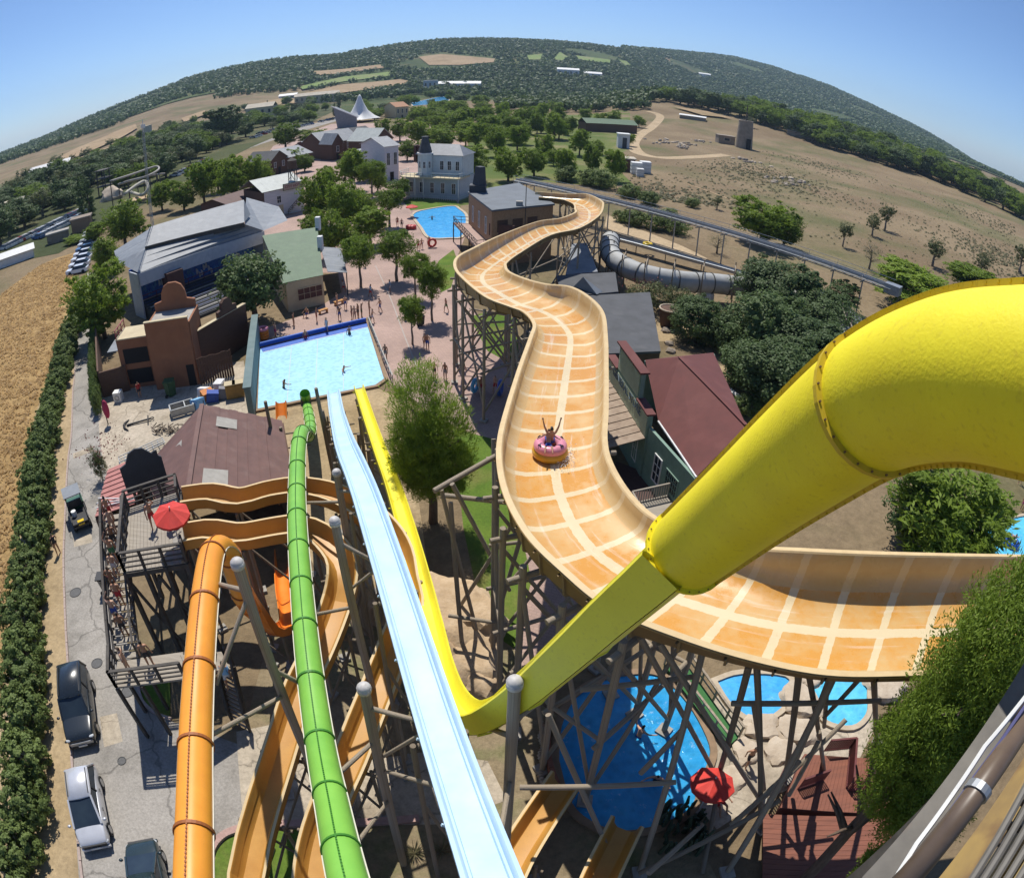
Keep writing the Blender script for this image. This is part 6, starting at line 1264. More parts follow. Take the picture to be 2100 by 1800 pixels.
for i, (bx, by, tx, ty, wpx, lb) in enumerate([(1590,640,1592,536,140,'topmost dark shrub against the grey tube'), (1680,690,1675,600,120,'dark shrub beside the conveyor post'), (1560,730,1560,600,140,'dark shrub left of the large shrub group'), (1488,715,1486,640,80,'low green shrub at the dry yard'), (1645,770,1640,650,150,'central dark shrub of the group above the yellow tube'), (1700,790,1700,680,120,'dark shrub right against the yellow tube'), (1590,830,1590,700,150,'lowest dark shrub by the dry yard'), (1530,790,1530,700,100,'narrow dark shrub facing the store roof'), (1425,690,1425,612,90,'dark shrub behind the oleander')]):
 T('darkbush%d' % (i % 2), (bx, by + 6), (tx, ty - 8), wpx * 1.3, lb, 'shrub', 'shrub', 'dark shrubs beyond the store')
T('oleander', (1330,640), (1325,572), 90, 'greenish oleander beside the grey tube', 'oleander', 'shrub'); T('oleander', (1388,640), (1385,585), 70, 'oleander behind the big clay pot', 'oleander', 'shrub'); T('oleander', (212,985), (208,905), 36, 'oleander with pink flowers beside the service yard', 'oleander', 'shrub')
for cx, cy, cz, nn in ((1318,585,2.2,70), (1350,580,2.4,60), (210,915,2.4,60)):
 rs = np.random.RandomState(cx); p = G(cx, cy, cz); C = np.array(p) + rs.normal(size=(nn * 4, 3)) * np.array([1.1, 1.1, .45]); o = tag(link('oleander_blossom', quadmesh('blossom', leaf_arrays(rs, C, rs.normal(size=C.shape), .16, .14), PINKF)), kind='stuff'); o['label'] = 'pink oleander blossom scattered over the bush'; o['category'] = 'blossom'
T('bush1', (1530,850), (1532,805), 60, 'low green bush by the white bench behind the store', 'shrub', 'shrub')
T('pine0', (1560,500), (1562,400), 110, 'dark pine behind the conveyor'); T('pine3', (1606,508), (1606,430), 70, 'pine to the right of the dark conveyor pine'); T('pine2', (1880,640), (1900,548), 190, 'wide pine just above the yellow tube'); T('pine4', (1990,610), (2000,540), 120, 'pine above the bend of the yellow tube'); T('oak1', (1720,640), (1715,570), 70, 'small dark tree under the conveyor end', 'leafy_tree')
for i, (bx, by, tx, ty, w_, lb) in enumerate([(1728,506,1738,448,34,'small leaning olive tree nearest the conveyor'), (1788,484,1780,428,40,'left olive tree of the pair in the dry field'), (1814,472,1818,414,44,'right olive tree of the pair in the dry field'), (1912,546,1912,478,58,'olive tree in the field above the yellow tube'), (2010,566,2008,508,44,'thin olive tree near the frame edge'), (2090,560,2090,492,50,'olive tree cut by the frame edge'), (1470,430,1475,400,26,'lonely low bush tree in the dry grass'), (1540,262,1538,236,22,'small tree beside the stone tower')]):
 T('olive%d' % (i % 3), (bx, by), (tx, ty), w_, lb, 'olive_tree')
T('bare_tree', (1782,552), (1780,494), 44, 'bare dry tree in the field', 'dead_tree'); T('bare_tree', (1470,520), (1468,478), 40, 'thin dry bush under the conveyor', 'dead_tree')
for i, (bx, by, w_) in enumerate([(1345,470,60), (1300,462,50), (1390,480,50), (1275,455,36), (1370,452,40), (1330,420,44), (1240,386,60), (1210,380,50), (1160,372,50), (1290,405,44), (1420,425,30)]):
 T('bush%d' % (i % 4), (bx, by), (bx, by - w_ * .7), w_, ['shrub below the third conveyor post', 'shrub beside the start of the earth path', 'long shrub right of the earth path', 'small shrub at the top of the earth path', 'shrub just above the earth path', 'shrub behind the conveyor above the path', 'wide shrub behind the conveyor near its upper end', 'shrub touching the conveyor beside the grove', 'shrub at the head of the conveyor', 'shrub in the dry grass above the conveyor', 'lone small shrub in the grass beyond the conveyor'][i], 'shrub', 'shrub', 'shrubs along the conveyor')
GR = [(857,300,243,50),(909,305,260,48),(962,372,290,76),(930,275,222,50),(975,305,247,40),(1017,322,253,42),(1061,310,250,42),(1101,278,226,30),(1137,287,226,40),(1042,372,297,54),(1095,362,297,50),(1160,366,300,42),(1188,320,260,40),(1215,360,290,34),(1260,372,300,42),(1115,330,270,36),(1005,282,232,40),(1040,270,222,36),(950,262,216,40),(900,262,224,36),(985,262,214,34),(1075,262,214,34),(1165,278,236,30),(870,330,282,36),(820,290,238,36),(785,285,240,30),(1230,262,228,26),(1200,250,220,26),(1260,256,224,28),(1145,258,215,28),(1110,248,208,26),(1030,252,205,30),(925,240,205,30),(890,238,206,26),(1290,300,272,24),(1310,262,236,24),(1225,318,286,28),(1135,340,300,30)]
rows_ = {}
for q_ in GR: rows_.setdefault(0 if q_[1] > 340 else 1 if q_[1] > 302 else 2 if q_[1] > 268 else 3, []).append(q_)
i = 0
for k_, L_ in rows_.items():
 for j, (x, b_, tp, w_) in enumerate(sorted(L_)): T('pine%d' % (i % 5), (x, b_), (x + rnd.uniform(-3, 3), tp), w_, nth(j) + ' pine from the left in the ' + ('front', 'second', 'third', 'back')[k_] + ' row of the park grove', group='pines of the park grove'); i += 1
def inpoly(x, y, P_):
 r = False; j = len(P_) - 1
 for i in range(len(P_)):
  if (P_[i][1] > y) != (P_[j][1] > y) and x < (P_[j][0] - P_[i][0]) * (y - P_[i][1]) / (P_[j][1] - P_[i][1]) + P_[i][0]: r = not r
  j = i
 return r
def fill(poly, n, kinds, hr, label, group, name, seed, mind=.0):
 rr = random.Random(seed); xs = [p[0] for p in poly]; ys = [p[1] for p in poly]; k = 0; tries = 0; pts = []
 while k < n and tries < n * 40:
  tries += 1; x, y = rr.uniform(min(xs), max(xs)), rr.uniform(min(ys), max(ys))
  if not inpoly(x, y, poly): continue
  b = gnd(x, y)
  if any((b - q).length < mind for q in pts): continue
  pts.append(b); k += 1
 pts.sort(key=lambda b: dist(b)); nr = max(1, math.ceil(len(pts) / 22)); sz = math.ceil(len(pts) / nr)
 for r_ in range(nr):
  for j, b in enumerate(sorted(pts[r_ * sz:(r_ + 1) * sz], key=lambda b: b.x / b.y)):
   kd = rr.choice(kinds); h = rr.uniform(*hr); plant(kd, b, h, h * rr.uniform(.85, 1.2) * (.35 if kd == 'cypress' else 1), nth(j) + ' tree from left, ' + nth(r_) + ' row ' + label, name, 'tree', group, rr.uniform(0, 6.28))
fill([(0,520),(0,400),(120,365),(240,330),(330,285),(420,262),(470,300),(400,330),(330,372),(260,392),(200,380),(150,425),(60,460)], 185, ['oak0','oak1','oak2','olive0','olive1','pine1','cypress'], (6, 11), 'of the left scrubland', 'scrubland trees', 'scrub_tree', 3, 7)
fill([(0,400),(100,350),(230,300),(350,262),(480,240),(640,214),(640,250),(480,290),(330,300),(150,350),(0,430)], 60, ['oak0','oak1','olive0','pine1','pine3'], (6, 10), 'of the plain below the ridge', 'distant plain trees', 'plain_tree', 4, 14)
fill([(1340,206),(1480,232),(1560,256),(1640,282),(1700,306),(1800,334),(1880,358),(1960,386),(2095,452),(2100,432),(2000,378),(1900,332),(1800,298),(1700,266),(1600,240),(1500,220),(1400,208),(1340,200)], 170, ['pine1','pine3','oak0','oak1','oak2','pine0'], (9, 15), 'of the pine belt above the field', 'pine belt above the field', 'belt_tree', 5, 8)
fill([(1860,345),(1960,372),(2060,425),(2100,455),(2100,415),(2000,362),(1900,322)], 22, ['pine1','oak0','oak1'], (8, 12), 'at the lower end of the pine belt', 'pine belt above the field', 'belt_tree', 6, 8)
fill([(500,225),(640,205),(720,215),(700,235),(560,262),(500,270)], 26, ['pine1','oak0','cypress','pine3'], (6, 10), 'around the far farmhouses', 'farm trees', 'farm_tree', 8, 8)
fill([(720,230),(850,196),(1000,192),(1000,206),(860,225),(760,250)], 30, ['pine1','oak0','pine3'], (6, 10), 'around the far park pools', 'far park trees', 'park_tree', 9, 9)
fill([(835,245),(880,225),(1000,205),(1280,212),(1290,236),(1180,262),(1130,300),(1040,300),(960,300),(900,300)], 46, ['pine0','pine1','pine2','pine3','pine4'], (6, 9), 'of the younger park pines', 'young pines of the park', 'pine_tree', 13, 6)
def wood(name, pts, hs, m, label, seed, nq=18, q=.42):
 rs = np.random.RandomState(seed); P_ = np.array(pts); hs = np.array(hs); k = np.repeat(np.arange(len(P_)), nq); u = rs.normal(size=(len(k), 3)); u /= np.linalg.norm(u, axis=1, keepdims=True)
 C = P_[k] + u * np.array([.42, .42, .42]) * hs[k][:, None] * rs.uniform(.5, 1, (len(k), 1)); C[:, 2] += hs[k] * .55
 N_ = u + rs.normal(size=u.shape) * .4 + np.array([0, 0, .4]); v = leaf_arrays(rs, C, np.cross(N_, rs.normal(size=u.shape)), hs[k] * q, hs[k] * q * .8, N_); o = link(name, quadmesh(name, v, m)); tag(o, label, 'woods', kind='stuff'); return o
FIELDS = [[(855,116),(905,110),(1018,122),(1014,133),(940,140),(878,140)], [(1078,115),(1114,112),(1110,128),(1083,128)], [(1132,127),(1148,108),(1168,120),(1152,130)], [(1178,115),(1254,124),(1252,135),(1186,128)], [(1266,124),(1286,126),(1296,139),(1278,139)], [(615,181),(700,160),(800,149),(800,160),(705,173),(620,189)], [(500,222),(600,198),(700,175),(820,164),(850,174),(700,196),(610,216),(515,235)], [(640,149),(780,134),(790,144),(650,160)],[(372,246),(420,230),(422,238),(378,254)]]
FW = [[tuple(gnd(*p))[:2] for p in f] for f in FIELDS]
def scatter(a0, a1, r0, r1, n, seed, hr):
 rr = random.Random(seed); P_, H_ = [], []
 for _ in range(n):
  a = R(rr.uniform(a0, a1)); r_ = math.sqrt(rr.uniform(r0 ** 2, r1 ** 2)); x, y = r_ * math.sin(a), r_ * math.cos(a)
  if any(inpoly(x, y, f) for f in FW): continue
  if math.sin(x / 90.) * math.sin(y / 110. + 1) > .80: continue
  P_.append((x, y, hzs(x, y) - 1)); H_.append(rr.uniform(*hr))
 return P_, H_
P_, H_ = scatter(-50, 14, 830, 1760, 24000, 1, (6, 10)); wood('hill_woods', P_, H_, FARL, 'dense dark green pine woods covering the ridge behind the valley', 1, 9, .5)
P_, H_ = scatter(8, 46, 1250, 2750, 32000, 2, (7, 11)); wood('far_ridge_woods', P_, H_, FARL, 'bluish wooded slope of the farther ridge on the right', 2, 6, .7)
P_, H_ = [], []; rr = random.Random(11)
for poly, n, hr in (([(640,215),(700,205),(850,178),(1000,140),(1300,142),(1500,165),(1500,205),(1300,212),(1000,204),(860,196),(760,212)], 1900, (7, 12)), ([(1010,205),(1300,205),(1330,226),(1180,232),(1020,226)], 420, (6, 9))):
 xs = [p[0] for p in poly]; ys = [p[1] for p in poly]; k = 0
 while k < n:
  x, y = rr.uniform(min(xs), max(xs)), rr.uniform(min(ys), max(ys))
  if not inpoly(x, y, poly): k += .05; continue
  if any(inpoly(x, y, f) for f in FIELDS): k += .3; continue
  b = gnd(x, y); P_.append(tuple(b)); H_.append(rr.uniform(*hr)); k += 1
wood('valley_woods', P_, H_, FARL, 'scattered valley trees between the park grove and the hills', 3, 26, .34)
hp = crom([G(*p) for p in [(170,648),(152,690),(138,745),(122,800),(112,860),(98,930),(88,1000),(82,1080),(74,1160),(70,1240),(68,1320),(72,1400),(76,1480),(78,1560),(74,1640),(70,1720),(66,1810),(60,1900)]], 6); hp = resample(hp, 2.55)
hd = thing('hedge', 'long clipped hedge of rounded bushes between the wheat field and the road', 'hedge', tuple(hp[0]))
for i, p in enumerate(hp):
 cm, tm, h0, w0 = KIND['hedge%d' % (i % 3)]; o = link('hedge_bush', cm, hd); s = rnd.uniform(1.02, 1.3); o.location = p + Vector((rnd.uniform(-.35, .35) - .3, 0, -.1)) - OFF[hd.name]; o.scale = (s * .95, s * .95, s * rnd.uniform(.85, 1.05)); o.rotation_euler = (0, 0, rnd.uniform(0, 6.28)); link('stem', tm, o)
iv = resample([G(196,770), G(190,740), G(199,830), G(205,860)][0:1] + [G(199,800), G(203,850)], 1.2) + resample([G(200,690), G(197,740), G(196,790)], 1.3)
ih = thing('ivy_fence', 'ivy-covered fence along the yard side of the road', 'hedge', tuple(iv[0]))
for i, p in enumerate(iv): cm, tm, h0, w0 = KIND['bush%d' % (i % 4)]; o = link('ivy_clump', cm, ih); o.location = p - OFF[ih.name]; o.scale = (.32, .42, 1.0); o.rotation_euler = (0, 0, rnd.uniform(0, 6.28))
rs = np.random.RandomState(5); V_ = []; rr = random.Random(21)
poly = [(1260,400),(1330,330),(1420,335),(1560,310),(1700,330),(1900,375),(2080,460),(2100,600),(1900,560),(1700,500),(1500,430),(1340,410)]
xs = [p[0] for p in poly]; ys = [p[1] for p in poly]; C = []; sz = []
while len(C) < 3000:
 x, y = rr.uniform(min(xs), max(xs)), rr.uniform(min(ys), max(ys))
 if not inpoly(x, y, poly): continue
 b = gnd(x, y); g = .5 + .5 * math.sin(b.x / 17) * math.sin(b.y / 23 + 2)
 if rr.random() > .05 + .95 * g ** 3: continue
 C.append(tuple(b)); sz.append(rr.uniform(.25, .7) * (1 + g))
C = np.array(C); sz = np.array(sz); k = np.repeat(np.arange(len(C)), 9); u = rs.normal(size=(len(k), 3)); u[:, 2] = np.abs(u[:, 2]) + .3; u /= np.linalg.norm(u, axis=1, keepdims=True)
v = leaf_arrays(rs, C[k] + u * sz[k][:, None] * .4, np.cross(u + np.array([0, 0, .5]), rs.normal(size=u.shape)), sz[k] * .6, sz[k] * .4, u + np.array([0, 0, .5])); o = link('field_scrub', quadmesh('field_scrub', v, DRYT)); tag(o, 'dry scrub tufts dotted over the tan field', 'scrub', kind='stuff')
rs = np.random.RandomState(8); rr = random.Random(31); C = []; WP = [(0,606),(81,545),(160,518),(142,600),(120,697),(106,765),(85,800),(62,850),(42,945),(30,1060),(8,1234),(-60,1400),(-200,900)]
xs = [p[0] for p in WP]; ys = [p[1] for p in WP]; WW = [Q(*p) for p in WP]; wx = [p[0] for p in WW]; wy = [p[1] for p in WW]
while len(C) < 6500:
 x, y = rr.uniform(min(wx), max(wx)), rr.uniform(min(wy), max(wy))
 if inpoly(x, y, WW): C.append((x, y, 0))
C = np.array(C); k = np.repeat(np.arange(len(C)), 4); u = rs.normal(size=(len(k), 3)) * .5; u[:, 2] = 1; u /= np.linalg.norm(u, axis=1, keepdims=True)
v = leaf_arrays(rs, C[k] + u * .2 + rs.normal(size=u.shape) * np.array([.15, .15, 0]), u * .3 + rs.normal(size=u.shape) * np.array([1, 1, .25]), np.full(len(k), .5), np.full(len(k), .13), np.array([0, 0, 1.]) + rs.normal(size=u.shape) * .35); tag(link('wheat_stubble', quadmesh('wheat_stubble', v, leafmat('wheat_straw', (.60, .43, .21), (.48, .33, .15), .5))), 'golden cut wheat stubble covering the field', 'stubble', kind='stuff')
def spiky(label, p, n, L_, name, m, cat='plant', up=.5, stem=0, wd=.07):
 t = thing(name, label, cat, tuple(p)); rs_ = np.random.RandomState(n); u = rs_.normal(size=(n, 3)); u[:, 2] = np.abs(u[:, 2]) * .7 + up; u /= np.linalg.norm(u, axis=1, keepdims=True)
 c0 = np.array([0, 0, stem]); mb = MB()
 if stem: mb.cyl((0, 0, -.05), (0, 0, stem), .09, .07, n=7); mb.build('stem', BARK, t, local=True)
 v = leaf_arrays(rs_, c0 + u * L_ * .5, u, np.full(n, L_), np.full(n, wd)); link('rosette', quadmesh('rosette', v, m), t); return t
spiky('spiky yucca palm standing beside the turquoise pool', G(1770,1560), 130, 1.0, 'yucca', SPIKE, stem=2.6); spiky('second lower spiky yucca in front of the pine', G(1790,1590), 110, .9, 'yucca', SPIKE, stem=1.0); spiky('yellowish agave tuft beside the dark trestle', G(850,1750), 60, .7, 'agave', DRYT, up=.9, wd=.05); spiky('yellowish agave tuft near the blue slide foot', G(905,1745), 60, .8, 'agave', DRYT, up=.9, wd=.05)
t = thing('cactus_bed', 'clump of dark columnar cactus at the edge of the round pool', 'cactus', tuple(G(1390,1720))); rr = random.Random(4)
for i in range(60):
 p = G(1345 + rr.uniform(0, 100), 1670 + rr.uniform(0, 90) - (i % 5) * 3); mb = MB(); h = rr.uniform(.6, 1.5); mb.tube([p, p + Vector((rr.uniform(-.1, .1), rr.uniform(-.1, .1), h * .6)), p + Vector((rr.uniform(-.15, .15), rr.uniform(-.15, .15), h))], [.08, .09, .05], 6); mb.build('stem', mat('cactus_green', (.05, .075, .04), rough=.7), t)
# ================================================================== CONVEYOR, GREY TUBE, FAR THINGS
C0, C1_ = G(1062,368,5.2), G(1832,590,5.2); t = thing('raft_conveyor', 'long grey steel raft conveyor on posts crossing the dry ground', 'conveyor', (C0.x, C0.y, 0)); cdir = (C1_ - C0); CL = cdir.length; cdir.normalize(); cs = Vector((-cdir.y, cdir.x, 0))
nseg = 16
for i in range(nseg):
 a, b = C0 + cdir * CL * i / nseg, C0 + cdir * CL * (i + .985) / nseg
 mb = MB(); mb.beam(a, b, .8, .06); mb.build('belt_section', mat('conveyor_belt', (.30, .31, .33), (.22, .23, .25), rough=.6, scale=2), t)
 for sg in (-1, 1):
  mb = MB(); mb.beam(a + cs * sg * .5 + Vector((0, 0, .1)), b + cs * sg * .5 + Vector((0, 0, .1)), .1, .34); mb.build('side_rail', M_steel, t)
  mb = MB(); mb.beam(a + cs * sg * .95 + Vector((0, 0, -.1)), b + cs * sg * .95 + Vector((0, 0, -.1)), .45, .05); mb.build('catwalk', M_steel, t)
  mb = MB(); mb.beam(a + cs * sg * 1.15 + Vector((0, 0, .85)), b + cs * sg * 1.15 + Vector((0, 0, .85)), .05, .05); mb.build('handrail', M_steel, t)
 mb = MB(); mb.beam(a + Vector((0, 0, -.6)), b + Vector((0, 0, -.6)), .12, .12); mb.build('truss_chord', M_steel, t); mb = MB(); mb.beam(a + Vector((0, 0, -.1)), a.lerp(b, .5) + Vector((0, 0, -.6)), .06, .06); mb.beam(b + Vector((0, 0, -.1)), a.lerp(b, .5) + Vector((0, 0, -.6)), .06, .06); mb.build('truss_web', M_steel, t)['kind'] = 'stuff'
 p = a + Vector((0, 0, -.6)); mb = MB(); mb.cyl((p.x, p.y, 0), (p.x, p.y, p.z), .11, n=8); mb.build('post', M_steel, t); mb = MB(); mb.beam(p + cs * 1.1, p - cs * 1.1, .12, .14); mb.build('cross_head', M_steel, t)
 for sg in (-1, 1): q = a + cs * sg * 1.15; mb = MB(); mb.cyl((q.x, q.y, 5.0), (q.x, q.y, 6.05), .025, n=5); mb.build('handrail_post', M_steel, t)
mb = MB(); mb.box(C1_.x, C1_.y, 5.0, 2.2, 1.6, 1.3, math.atan2(cdir.y, cdir.x)); mb.build('drive_housing', M_steel, t)
GREYP = plastic('grey_weathered_tube', (.42, .43, .42), (.30, .30, .28), .6, .7, dirt=(.16, .13, .10)); GREYF = plastic('grey_flange', (.09, .09, .085), (.07, .07, .065), .6, 2)
gt = thing('tube_slide', 'large weathered grey tube slide with dark hoops behind the workshops', 'water slide', tuple(G(1250,540)))
P_ = crom([G(1252,492,3.6), G(1250,512,3.5), G(1262,534,3.3), G(1300,556,3.0), G(1350,570,2.8), G(1410,578,2.6), G(1470,582,2.4), G(1540,592,2.3), G(1620,612,2.2), G(1700,660,2.1), G(1735,700,2.0), G(1740,740,2.0)], 6)
tube_slide(gt, P_, 1.25, GREYP, GREYF, 2.3, fr=.09, fw=.06, seam=False, n=24)
for i in range(3, len(P_), 6):
 p = P_[i]
 for s in (-1.5, 1.5): log(gt, (p.x + .3 * s, p.y + s, 0), (p.x + .3 * s, p.y + s, 5.0), .09, True, 'frame_post')
 log(gt, (p.x - .5, p.y - 1.8, 4.2), (p.x + .5, p.y + 1.8, 4.6), .08, False, 'frame_beam')
ch = thing('return_channel', 'narrow water channel beside the grey tube carrying yellow rings', 'channel', tuple(G(1300,500))); P_ = crom([G(1258,489,1.4), G(1320,505,1.4), G(1400,528,1.3), G(1500,556,1.2), G(1580,580,1.2), G(1680,600,1.2), G(1740,640,1.2), G(1780,690,1.2)], 5)
trough_slide(ch, P_, [(-.7, -.1), (-.7, .35), (-.6, .38), (-.55, .1), (0, .08), (.55, .1), (.6, .38), (.7, .35), (.7, -.1)], M_steel, 4.0, flange=False)
for i in range(0, len(P_), 4): p = P_[i]; log(ch, (p.x, p.y, 0), (p.x, p.y, p.z - .1), .08, True, 'post')
RING_Y = mat('yellow_ring_vinyl', (.75, .52, .02), rough=.3, scale=2)
def ringthing(label, p, m, R_=.45, r_=.17, name='swim_ring', group=None, nrm=(0, 0, 1), m2=None):
 t = thing(name, label, 'swim ring', tuple(p), group); mb = MB().torus((0, 0, 0), R_, r_, 22, 9, nrm); mb.build('tube', m, t, smooth=True, local=True); mb = MB().torus((0, 0, -.0), R_ - r_ * .3, r_ * .25, 14, 5, nrm); mb.build('handle_rope', m2 or M_white, t, smooth=True, local=True); return t
ringthing('yellow ring drifting on the return channel near the grey tube', G(1328,500,1.6), RING_Y, .6, .2); ringthing('yellow ring at the far end of the channel by the shrubs', G(1692,612,1.6), RING_Y, .6, .2)
M_stone = mat('old_stone', (.30, .25, .20), (.22, .18, .14), rough=.95, scale=.6, bump=.6, bdist=.3); M_limew = wmat('lime_wash', (.52, .46, .36), rough=.9, scale=.3)
b = gnd(1525,304); ht = ztop(b, 1525, 248); t = thing('stone_tower', 'ruined round stone windmill tower in the dry field', 'tower', tuple(b)); w_ = 34 * dist(b) / FPX
mb = MB(); mb.tube([b, b + Vector((0, 0, ht * .5)), b + Vector((0, 0, ht))], [w_ * .52, w_ * .48, w_ * .43], 18); mb.build('tower_shaft', M_stone, t, smooth='auto'); mb = MB(); mb.torus(b + Vector((0, 0, ht)), w_ * .40, w_ * .05, 18, 6); mb.build('broken_rim', M_stone, t)
mb = MB(); mb.box(b.x + w_ * .1, b.y - w_ * .5, b.z + 2.5, 2.2, .8, 5); mb.build('doorway', M_dark, t); mb = MB(); mb.cyl(b + Vector((0, 0, ht)), b + Vector((0, 0, ht + 8)), .35, .2, n=6); mb.build('mast', M_rail, t)
def farbox(label, px, w_, dp, h, roofm, wl, name='farm_building', cat='building', rz=0., zr=1.5, win=3, pitched=True):
 b = gnd(*px); t = thing(name, label, cat, tuple(b)); ax = Vector((math.cos(rz), math.sin(rz), 0)); ay = Vector((-ax.y, ax.x, 0)); o = b - ax * w_ / 2
 def P(u, v, z): q = o + ax * u + ay * v; return Vector((q.x, q.y, b.z + z))
 mb = MB()
 for p, q in ((P(0, 0, 0), P(w_, 0, 0)), (P(w_, 0, 0), P(w_, dp, 0)), (P(w_, dp, 0), P(0, dp, 0)), (P(0, dp, 0), P(0, 0, 0))): wall(t, p, q, b.z - .5, b.z + h, wl, .3)
 if pitched:
  quadsheets(t, P(-.5, dp / 2, h + zr), P(w_ + .5, dp / 2, h + zr), P(w_ + .5, -.6, h - .1), P(-.5, -.6, h - .1), 3, roofm); quadsheets(t, P(-.5, dp / 2, h + zr), P(w_ + .5, dp / 2, h + zr), P(w_ + .5, dp + .6, h - .1), P(-.5, dp + .6, h - .1), 3, roofm)
 else: mb = MB(); mb.obox(P(w_ / 2, dp / 2, h + .1), ax * (w_ / 2 + .4), ay * (dp / 2 + .4), (0, 0, .15)); mb.build('roof_slab', roofm, t)
 for i in range(win):
  c = P(w_ * (i + .5) / win, -.17, h * .6); mb = MB(); mb.obox(c, ax * w_ / win * .2, ay * .06, (0, 0, h * .18)); f = mb.build('window', M_conc, t); mb = MB(); mb.obox(c - ay * .08, ax * w_ / win * .16, ay * .03, (0, 0, h * .15)); mb.build('pane', M_glass, f)
 return t
farbox('low stone hut left of the ruined tower', (1490,296), 8, 6, 4, M_stone, M_stone, 'hut', 'hut', win=1, pitched=False); farbox('long low farm wall building with pale roof before the pine belt', (1668,288), 34, 8, 3.2, M_limew, M_stone, rz=-.35, zr=1, win=0); farbox('sandy farmhouse half hidden in the pine belt', (1775,312), 16, 9, 6, M_limew, M_limew, 'farmhouse', 'house', -.3, 1.5, 2)
farbox('long green-roofed picnic shed at the edge of the park', (1255,272), 26, 9, 4.2, M_greenroof, M_brownw, 'picnic_shed', 'shed', .35, 2.0, 0); farbox('small brown pump hut beside the white tanks', (1282,352), 5, 4, 3.6, M_limew, M_brownw, 'hut', 'hut', 0, .5, 0, False)
b = gnd(1277,303); t = thing('white_hut', 'tall narrow white hut with dark door left of the dirt track', 'hut', tuple(b)); mb = MB(); mb.box(b.x, b.y, 2.6, 4.2, 4.2, 5.2); mb.build('wall', M_whitew, t); mb = MB(); mb.box(b.x, b.y, 5.35, 4.6, 4.8, .3); mb.build('roof_slab', M_white, t); mb = MB(); mb.box(b.x + .3, b.y - 2.13, 2.0, 1.6, .06, 4.0); mb.build('door', M_chim, t)
for i, (px, py) in enumerate(((1304,357), (1322,355), (1312,362))):
 b = gnd(px, py); t = thing('water_tank', ('left', 'right', 'lower front')[i] + ' white cube water tank beside the brown pump hut', 'tank', tuple(b)); s = (1.7, 1.7, 1.1)[i]; mb = MB(); mb.box(b.x, b.y, s, s * 1.7, s * 1.7, s * 1.9); mb.build('tank_body', M_white, t)
 for k in range(3): mb = MB(); mb.box(b.x, b.y, .4 + s * .6 * k, s * 1.78, s * 1.78, .08); mb.build('hoop', M_steel, t)
farbox('low white shed roof in the field beyond the track', (1420,246), 16, 6, 2.4, M_white, M_stone, 'field_shed', 'shed', -.3, .6, 0)
farbox('pale two-storey farmhouse beside the left woods', (532,243), 22, 14, 9, M_limew, M_cream, 'farmhouse', 'house', .1, 3, 4); farbox('long pale farmhouse with many windows behind the village', (650,212), 46, 14, 9, M_limew, M_cream, 'farmhouse', 'house', .25, 3, 9)
farbox('small white barn in the tan field', (590,205), 20, 10, 5, M_white, M_white, 'farm_barn', 'barn', .1, 2, 2); farbox('long white greenhouse roof among the left trees', (102,354), 26, 8, 3.5, M_white, M_bluegrey, 'greenhouse', 'greenhouse', .45, 2, 0); farbox('pale blue tower building of the far pools', (882,188), 16, 12, 14, M_white, M_bluegrey, 'pool_building', 'building', 0, 2, 3, False); farbox('white low hall behind the far pools', (935,184), 60, 18, 8, M_white, M_whitew, 'hall', 'building', 0, 3, 6); farbox('white house standing alone in the valley woods', (1165,158), 34, 16, 12, M_white, M_whitew, 'house', 'house', 0, 3, 4); farbox('second white house in the valley to the right', (1216,162), 28, 14, 9, M_white, M_whitew, 'house', 'house', 0, 3, 3); farbox('white villa on the slope below the far ridge', (1445,160), 30, 14, 10, M_white, M_whitew, 'villa', 'house', -.2, 3, 3)
farbox('low beige farmhouse at the left edge of the plain', (8,460), 14, 10, 5, M_limew, M_limew, 'farmhouse', 'house', .5, 1.5, 2); farbox('white long shed at the left edge beyond the field', (10,548), 14, 4, 2.0, M_white, M_white, 'shed', 'shed', .75, .8, 0); farbox('brick ticket hut above the wheat field', (168,476), 4.5, 3.5, 3.2, M_stone, mat('hut_brick', (.30, .20, .13), rough=.9), 'ticket_hut', 'hut', .5, 1, 0, False); farbox('grey canopied ruin wall beside the car park', (120,497), 5, 2, 2.2, M_conc, M_stone, 'ruin', 'wall', .6, .4, 0, False); farbox('cream ruined tower in the left scrub', (300,286), 5, 5, 10, M_limew, M_limew, 'ruin_tower', 'tower', 0, 1, 0, False)
b = gnd(738,250); ht = ztop(b, 736, 195) ; t = thing('tensile_tent', 'white peaked tensile tent beyond the village', 'tent', tuple(b)); w_ = 60 * dist(b) / FPX; mb = MB(); n = 20; rings = [(1.0, 0.12), (.72, .22), (.45, .42), (.24, .68), (.1, .92), (.03, 1.0)]
for rr_, zz in rings:
 for k in range(n): a = 2 * math.pi * k / n; f = 1 + (.18 if k % 4 == 0 else -.06) * (rr_ > .5); mb.v.append((b.x + w_ * .6 * rr_ * f * math.cos(a), b.y + w_ * .6 * rr_ * f * math.sin(a), b.z + ht * zz))
mb.f = [(i * n + k, i * n + (k + 1) % n, (i + 1) * n + (k + 1) % n, (i + 1) * n + k) for i in range(len(rings) - 1) for k in range(n)] + [tuple((len(rings) - 1) * n + k for k in range(n))]; mb.build('membrane', M_white, t, smooth=True); mb = MB(); mb.cyl(b, b + Vector((0, 0, ht)), .3, n=6); mb.build('mast', M_steel, t)
